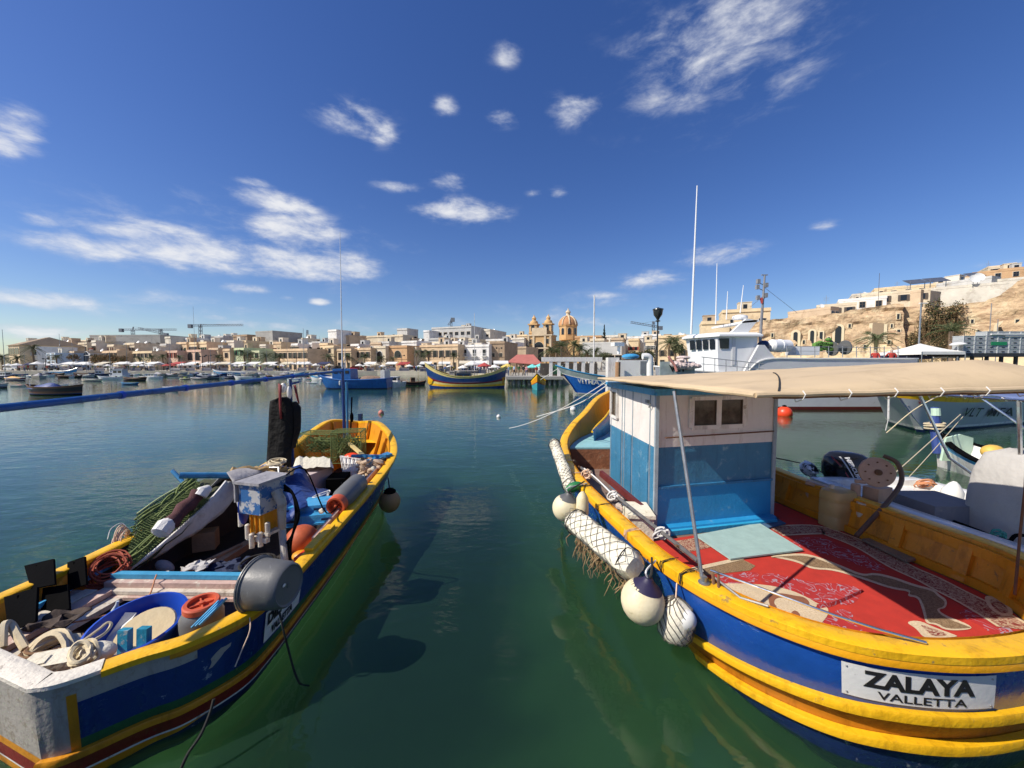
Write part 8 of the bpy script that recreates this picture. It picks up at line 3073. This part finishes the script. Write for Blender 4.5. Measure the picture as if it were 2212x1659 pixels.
# ivy
iv = thing('ivy', 'brown and dark green ivy hanging over the fort corner', 'ivy', (onY(2025, 700, 68).x, 68, 1))
IVY = [M('ivy_brown', (.16, .1, .045), .9, .35, 2, 0), M('ivy_green', (.06, .075, .025), .9, .35, 2, 0), M('ivy_dark', (.035, .035, .018), .9, .35, 2, 0), M('ivy_straw', (.27, .19, .09), .9, .35, 2, 0)]
blob = []
for k in range(46):
    u = rr.uniform(1972, 2082)
    v = rr.uniform(664, 772)
    if v < 690 and u < 2005:
        continue
    blob.append((onY(u, v, fort_y(u) + .6 + rr.uniform(-1, .6)), (rr.uniform(.8, 1.7), .9, rr.uniform(.9, 2.0))))
o = leaf_crown('foliage', blob, 9000, .16, IVY, iv, 91)
o['kind'] = 'stuff'
m = MB()
for k in range(70):
    u = rr.uniform(1975, 2080)
    v0 = rr.uniform(672, 735)
    p = onY(u, v0, fort_y(u) - .7)
    pts = [p]
    for j in range(5):
        pts.append(pts[-1] + V(rr.uniform(-.15, .15), rr.uniform(-.12, .12), -rr.uniform(.3, .8)))
    m.tube(pts, .03, n=3)
m.build('hanging_stems', [IVY[0]], iv)
# houses standing above the fort
hs = [(1781, 1832, 661, 96, 'cream', 'small cream roof house above the middle of the fort'), (1832, 1892, 648, 98, 'white', 'low white block on top of the fort with one dark opening'), (1892, 1974, 634, 96, 'cream', 'cream sloping terrace house on top of the fort'), (1943, 2012, 620, 110, 'yell', 'cream upper house with a solar panel on its roof'),
      (1975, 2047, 633, 94, 'tan', 'tan blank side wall above the ivy'), (2018, 2048, 616, 108, 'grey', 'house with a dark glazed roof room above the fort'), (2047, 2134, 620, 96, 'pale', 'pale house with a wide glazed veranda above the ivy'), (2134, 2170, 602, 97, 'lgrey', 'narrow grey side wall above the fort right of the veranda'),  # blank and narrow side walls carry their shade in the wall colour
      (2128, 2184, 587, 120, 'orange', 'peach house behind, with a row of small roof windows'), (2168, 2235, 604, 95, 'pale', 'plain cream wall on the fort at the right edge'), (2186, 2240, 580, 118, 'orange', 'peach roof house at the top right corner'),
      (1852, 1884, 637, 116, 'pale', 'small pale block peeping over the low white block on the fort'), (1903, 1940, 624, 118, 'yell', 'yellow block rising behind the cream sloping terrace house'), (2058, 2092, 607, 116, 'white', 'white roof house behind the left part of the veranda house'),
      (2094, 2126, 600, 124, 'cream', 'cream roof house just under the satellite dishes'), (1790, 1816, 668, 92, 'tan', 'tan hut at the foot of the small cream roof house'), (2150, 2182, 576, 128, 'cream', 'cream block highest of all behind the peach house')]
for (u0, u1, vt, Y, c, lab) in hs:
    h = house(u0, u1, vt, Y, c, yaw=R(20 if c in ('tan', 'lgrey') else -38), rows=[(onY(0, vt, Y).z - 8.7 - 2.6, max(2, int((u1 - u0) / 17)), 1.1, 1.5, 'shut' if c == 'cream' else 'rect', 'dark')] if 'blank' not in lab and 'plain' not in lab and 'veranda' not in lab else ([(4.5, 3, 2.4, 1.9, 'rect', 'white')] if 'veranda' in lab else []), label=lab, D=10, base=9.0, clutter=1, cornice=False)
for (h_, c_, u) in FILL:
    later(h_, f'{c_} house behind', u, 'and above')
for k, (u, v, Y, w, lab) in enumerate(((1990, 607, 100, 5.5, 'tilted solar panel on the roof left of the glazed roof room'), (2035, 603, 100, 6.0, 'tilted solar panel on the roof right of the other one'), (2118, 592, 100, 4, 'grey panel under the satellite dishes'))):
    c = onY(u, v, Y)
    th = thing('solar_panel', lab, 'solar panel', c)
    MB().prism([c + V(-w / 2, 0, -.9), c + V(w / 2 * .8, 0, -.4), c + V(w / 2 * .8, 2.2, .9), c + V(-w / 2, 2.2, .5)], (0, 0, .12)).build('panel', M('panel_glass', (.1, .11, .13), .3, .2, 1, 0), th, 0)
    for x in (-.4, .3):
        MB().beam(c + V(w * x, .6, -2.6), c + V(w * x, .6, 0), .12, .12).build('leg', STEEL, th, 0)
for k, (u, v, lab) in enumerate(((2106, 602, 'left of two white satellite dishes on a roof above the fort'), (2116, 598, 'right of two white satellite dishes on a roof above the fort'))):
    c = onY(u, v, 95)
    th = thing('satellite_dish', lab, 'satellite dish', c)
    MB().lathe([(.05, -.3), (.7, -.2), (1.1, 0), (1.1, .04), (.7, -.14)], c, (-.3, -1, .35), n=18).build('reflector', WHITEP, th)
    MB().tube([c + V(0, .2, 0), c + V(0, .4, -2.0)], .06, n=5).build('bracket', STEEL, th)
# shelf of tents, covers, crates and lamps in front of the fort
def tent(u, v, Y, w, h, mat, label):
    t_ = onY(u, v, Y)
    th = thing('tent', label, 'tent', (t_.x, Y, QZ), None)
    z0 = t_.z - h
    m = MB()
    rows = []
    for j in range(5):
        t = j / 4
        wd = w * (1 - t ** .75)
        rows.append([V(t_.x + sx * wd, Y + sy * wd, z0 + h * t) for sx, sy in ((-1, -1), (1, -1), (1, 1), (-1, 1))])
    m.grid(rows, closed=True)
    m.grid([rows[0], [p - V(0, 0, .35) for p in rows[0]]], closed=True)
    m.build('canopy', mat, th, 0)
    for p in rows[0]:
        MB().tube([V(p.x, p.y, QZ), p], .05, n=5).build('pole', STEEL, th)


tent(1988, 742, 47, 2.6, 1.1, PW, 'white pointed market tent in front of the ivy')
tent(2042, 756, 49, 2.2, .7, PW, 'lower white tent right of the pointed one')
tent(1932, 757, 50, 1.6, .7, PC['navy'], 'navy tent left of the white pointed tent')
tent(1958, 760, 48, 1.6, .6, PC['navy'], 'navy tent touching the white pointed tent')
m = MB()
m.lathe([(.02, .25), (.5, .2), (.75, 0), (.7, -.1), (.02, -.12)], onY(2070, 744, 45), n=16)
m.tube([onY(2070, 744, 45), V(onY(2070, 744, 45).x, 45, QZ)], .08, n=6)
tag(m.build('dome_lamp', WHITEP), 'white domed lamp head left of the grey crates', 'lamp')
pf = thing('loading_platform', 'dark steel platform carrying the grey crates at the right edge', 'platform', (onY(2150, 765, 46).x, 46.5, QZ))
x0, x1 = onY(2066, 765, 45).x, onY(2270, 765, 45).x
zp = onY(2100, 763, 45).z
MB().box(((x0 + x1) / 2, 46.5, zp - .2), (x1 - x0, 3.4, .4)).build('deck', M('dark_steel', (.03, .032, .035), .6, .2, 3, .1), pf, 0)
for k in range(7):
    MB().box((x0 + .4 + k * (x1 - x0 - .8) / 6, 45.2, (QZ + zp) / 2 - .2), (.25, .25, zp - QZ)).build('leg', M('dark_steel'), pf, 0)
CRG = M('grey_crate_plastic', (.36, .38, .38), .6, .12, 2, .1)


def crate_proto():
    th = thing('fish_crate', 'x', 'crate', (0, 0, 0), 'stacked grey crates')
    m = MB()
    m.box(V(0, 0, .26), (1.36, 1.1, .48))
    m.build('crate_shell', CRG, th, 0)
    MB().box(V(0, 0, .50), (1.42, 1.16, .05)).build('rim', M('pale_crate_rim', (.52, .54, .54), .6), th, 0)
    MB().box(V(.0, -.57, .2), (.34, .04, .1)).build('hand_slot', M('dark_steel'), th, 0)
    for sx in (-.66, .66):
        MB().box(V(sx, -.57, .24), (.06, .05, .46)).build('corner_post', M('pale_crate_rim'), th, 0)
    return th


cp0 = crate_proto()
first = True
cols = [(2093, 4), (2118, 4), (2143, 5), (2168, 5), (2193, 5), (2216, 5)]
for ci, (u, nh_) in enumerate(cols):
    for r_ in range(nh_):
        o = cp0 if first else copy_tree(cp0)
        first = False
        o.location = (onY(u, 750, 45).x, 45.6, zp + .53 * r_)
        o['label'] = f"grey crate, {['bottom', 'second', 'third', 'fourth', 'fifth'][r_]} in the {ORD[ci]} stack from the left, on the dark platform"
m = MB()
c = onY(2158, 742, 44.98)
m.box(c, (1.9, .03, .42))
tag(m.build('green_sign', M('green_board', (.01, .25, .09), .5), None, 0), 'green board fixed on the front of the grey crates', 'sign')
m = MB()
c = onY(2180, 722, 45)
m.box(c + V(0, .7, 0), (4.4, 1.6, .14))
m.box(c + V(.8, .7, -.2), (2.6, 1.5, .12))
tag(m.build('pale_boards', WHITEP, None, 0), 'pale boards lying across the top of the grey crates', 'boards')


def lamp_post(u, vt, Y, label, r=.07, dark=False, arm=True):
    t_ = onY(u, vt, Y)
    th = thing('street_lamp', label, 'street lamp', (t_.x, Y, QZ))
    mt = M('lamp_iron', (.02, .022, .022), .5) if dark else STEEL
    MB().tube([V(t_.x, Y, QZ), V(t_.x, Y, QZ + (t_.z - QZ) * .15), V(t_.x, Y, t_.z)], [r * 1.5, r * 1.2, r], n=8).build('pole', mt, th)
    return th, t_, mt


th, t_, mt = lamp_post(1421, 692, 46, 'dark iron street lamp with a lantern rising behind the vent pipe', .09, True)
MB().lathe([(.1, -.1), (.35, 0), (.12, .15), (.28, .45), (.5, .75), (.58, 1.35), (.66, 1.38), (.62, 1.5), (.2, 1.62), (.05, 1.7)], t_ - V(0, 0, .1), n=10).build('lantern', M('lantern_dark', (.03, .035, .035), .3), th)
th, t_, mt = lamp_post(1990, 655, 47.5, 'plain grey lamp pole standing behind the white pointed tent', .085)
MB().box(t_ + V(.25, 0, 0), (.9, .25, .1)).build('lamp_head', WHT, th, 0)
for (u, vt, vb, Y, r, lab) in ((1284, 638, 775, 60, .13, 'thick white flagpole right of the church'), (1900, 590, 668, 92, .05, 'thin dark aerial on the fort top'), (2142, 655, 730, 60, .06, 'thin pole in front of the right part of the fort'), (2156, 690, 730, 58, .06, 'lamp pole with a dark head by the right fort arch')):
    t_ = onY(u, vt, Y)
    z0 = QZ if u != 1900 else onY(u, vb, Y).z - 1
    m = MB()
    m.tube([V(t_.x, Y, z0), t_], [r, r * .8], n=7)
    o = m.build('flagpole' if u == 1284 else 'pole', WHT if u == 1284 else STEEL if u != 1900 else FRAME['dark'])
    tag(o, lab, 'pole')
# masts far left and centre, standing in moored boats
for (u, vt, Y, r, lab) in ((417, 662, 112, .05, 'thin pale mast behind the quay boats, below the long jib crane'), (155, 735, 112, .05, 'thin pole on the quay by the pale blue house')):
    t_ = onY(u, vt, Y)
    tag(MB().tube([V(t_.x, Y, 0), t_], [r, r * .6], n=6).build('mast', STEEL), lab, 'mast')
# double headed promenade lamps
for (u, vt) in ((437, 770), (450, 768), (98, 775), (640, 772), (868, 768), (955, 772), (1078, 752)):
    th, t_, mt = lamp_post(u, vt, 112.2 if u < 900 else 101, 'x', .07, True)
    m = MB()
    m.beam(t_ - V(.7, 0, 0), t_ + V(.7, 0, 0), .07, .07)
    for s in (-1, 1):
        m.lathe([(.02, .2), (.25, .1), (.2, -.2), (.05, -.25)], t_ + V(s * .7, 0, .05), n=8)
    m.build('twin_head', mt, th)
    later(th, 'twin headed promenade lamp', u, 'in front of')
# white pergola posts behind the lettered boat
pg = thing('pergola', 'white quayside pergola with square posts behind the lettered blue boat', 'pergola', (onY(1240, 790, 58).x, 60, QZ))
for k in range(6):
    u = 1190 + k * 17.5
    b_ = onY(u, 772, 58.5)
    MB().box((b_.x, 58.5, (QZ + b_.z) / 2), (.5, .5, b_.z - QZ)).build('post', WHT, pg, 0)
a_, q_ = onY(1170, 775, 58.5), onY(1300, 775, 58.5)
MB().box(((a_.x + q_.x) / 2, 58.5, a_.z - .1), (q_.x - a_.x, .6, .7)).build('beam', WHT, pg, 0)
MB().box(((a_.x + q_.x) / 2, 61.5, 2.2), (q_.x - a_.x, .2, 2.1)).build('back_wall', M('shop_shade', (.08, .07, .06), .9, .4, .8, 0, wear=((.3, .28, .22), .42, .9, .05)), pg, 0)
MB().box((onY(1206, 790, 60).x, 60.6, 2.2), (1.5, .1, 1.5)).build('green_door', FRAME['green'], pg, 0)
# long kerb-side cars and vans
def car(u, Y, mat, label):
    c = V(onY(u, 790, Y).x, Y, QZ)
    th = thing('parked_car', label, 'car', c, 'cars parked behind the market')
    m = MB()
    prof = [(-2.0, .25), (2.0, .25), (2.05, .65), (1.9, .85), (1.1, .95), (.5, 1.42), (-1.0, 1.45), (-1.75, .98), (-2.05, .85)]
    m.prism([c + V(x, -.8, z) for x, z in prof], (0, 1.6, 0))
    m.build('body', mat, th, 20)
    m = MB()
    m.prism([c + V(x, -.82, z) for x, z in ((.95, .95), (.45, 1.36), (-.95, 1.38), (-1.5, .97))], (0, 1.64, 0))
    m.build('side_window', GLASS, th, 0)
    for x in (-1.25, 1.25):
        for y in (-.78, .78):
            w_ = MB().lathe([(.02, -.1), (.31, -.09), (.31, .09), (.02, .1)], c + V(x, y, .31), (0, 1, 0), n=14).build('wheel', BLK, th)
    return th


for k, (u, c_, nm) in enumerate(((26, 'white', 'white'), (110, 'dark', 'dark'), (166, 'dark', 'dark'), (238, 'white', 'white'), (700, 'white', 'white'), (735, 'dark', 'dark'), (770, 'red', 'red'), (840, 'white', 'white'), (890, 'dark', 'dark'))):
    o = car(u, 123 if u < 880 else 118, {'white': WHITEP, 'dark': M('dark_car_paint', (.03, .03, .04), .25), 'red': M('red_car_paint', (.4, .02, .02), .25)}[c_], 'x')
    later(o, f'{nm} car parked', u, 'in front of')
# more small craft packed along the quay
mp0 = [o for o in bpy.data.objects if o.get('category') == 'boat' and o.name.startswith('motorboat')]
lz0 = [o for o in bpy.data.objects if o.get('category') == 'boat' and o.name.startswith('luzzu')]
MAST = MB().tube([V(0, 0, .5), V(0, 0, 5.5)], [.05, .03], n=5).mesh('mast', STEEL)
for k in range(46):
    u = 10 + k * 14.6 + rr.uniform(-6, 6)
    Y = rr.uniform(92, 106) - (18 if k % 5 == 0 else 0)
    src = rr.choice([q for q in mp0 if 'square' not in q['label'] and 'beside' not in q['label']][:11]) if k % 2 else rr.choice([q for q in lz0 if any(w in q['label'] for w in ('black narrow', 'long dark', 'dark navy', 'low bright', 'pale boat', 'navy boat'))])
    o = copy_tree(src)
    o.location = (onY(u, 790, Y).x, Y, 0)
    o.rotation_euler = (0, 0, rr.uniform(-.5, .5) + (math.pi if rr.random() < .5 else 0))
    sc = rr.uniform(.85, 1.3)
    o.scale = (sc, sc, sc * rr.uniform(.95, 1.25))
    if k % 3 == 0:
        put('mast', MAST, o, (rr.uniform(-.5, .8), 0, 0), None, (1, 1, rr.uniform(.7, 1.5)))
    later(o, 'small white motorboat moored' if src in mp0 else 'small open boat moored', u)
settle()
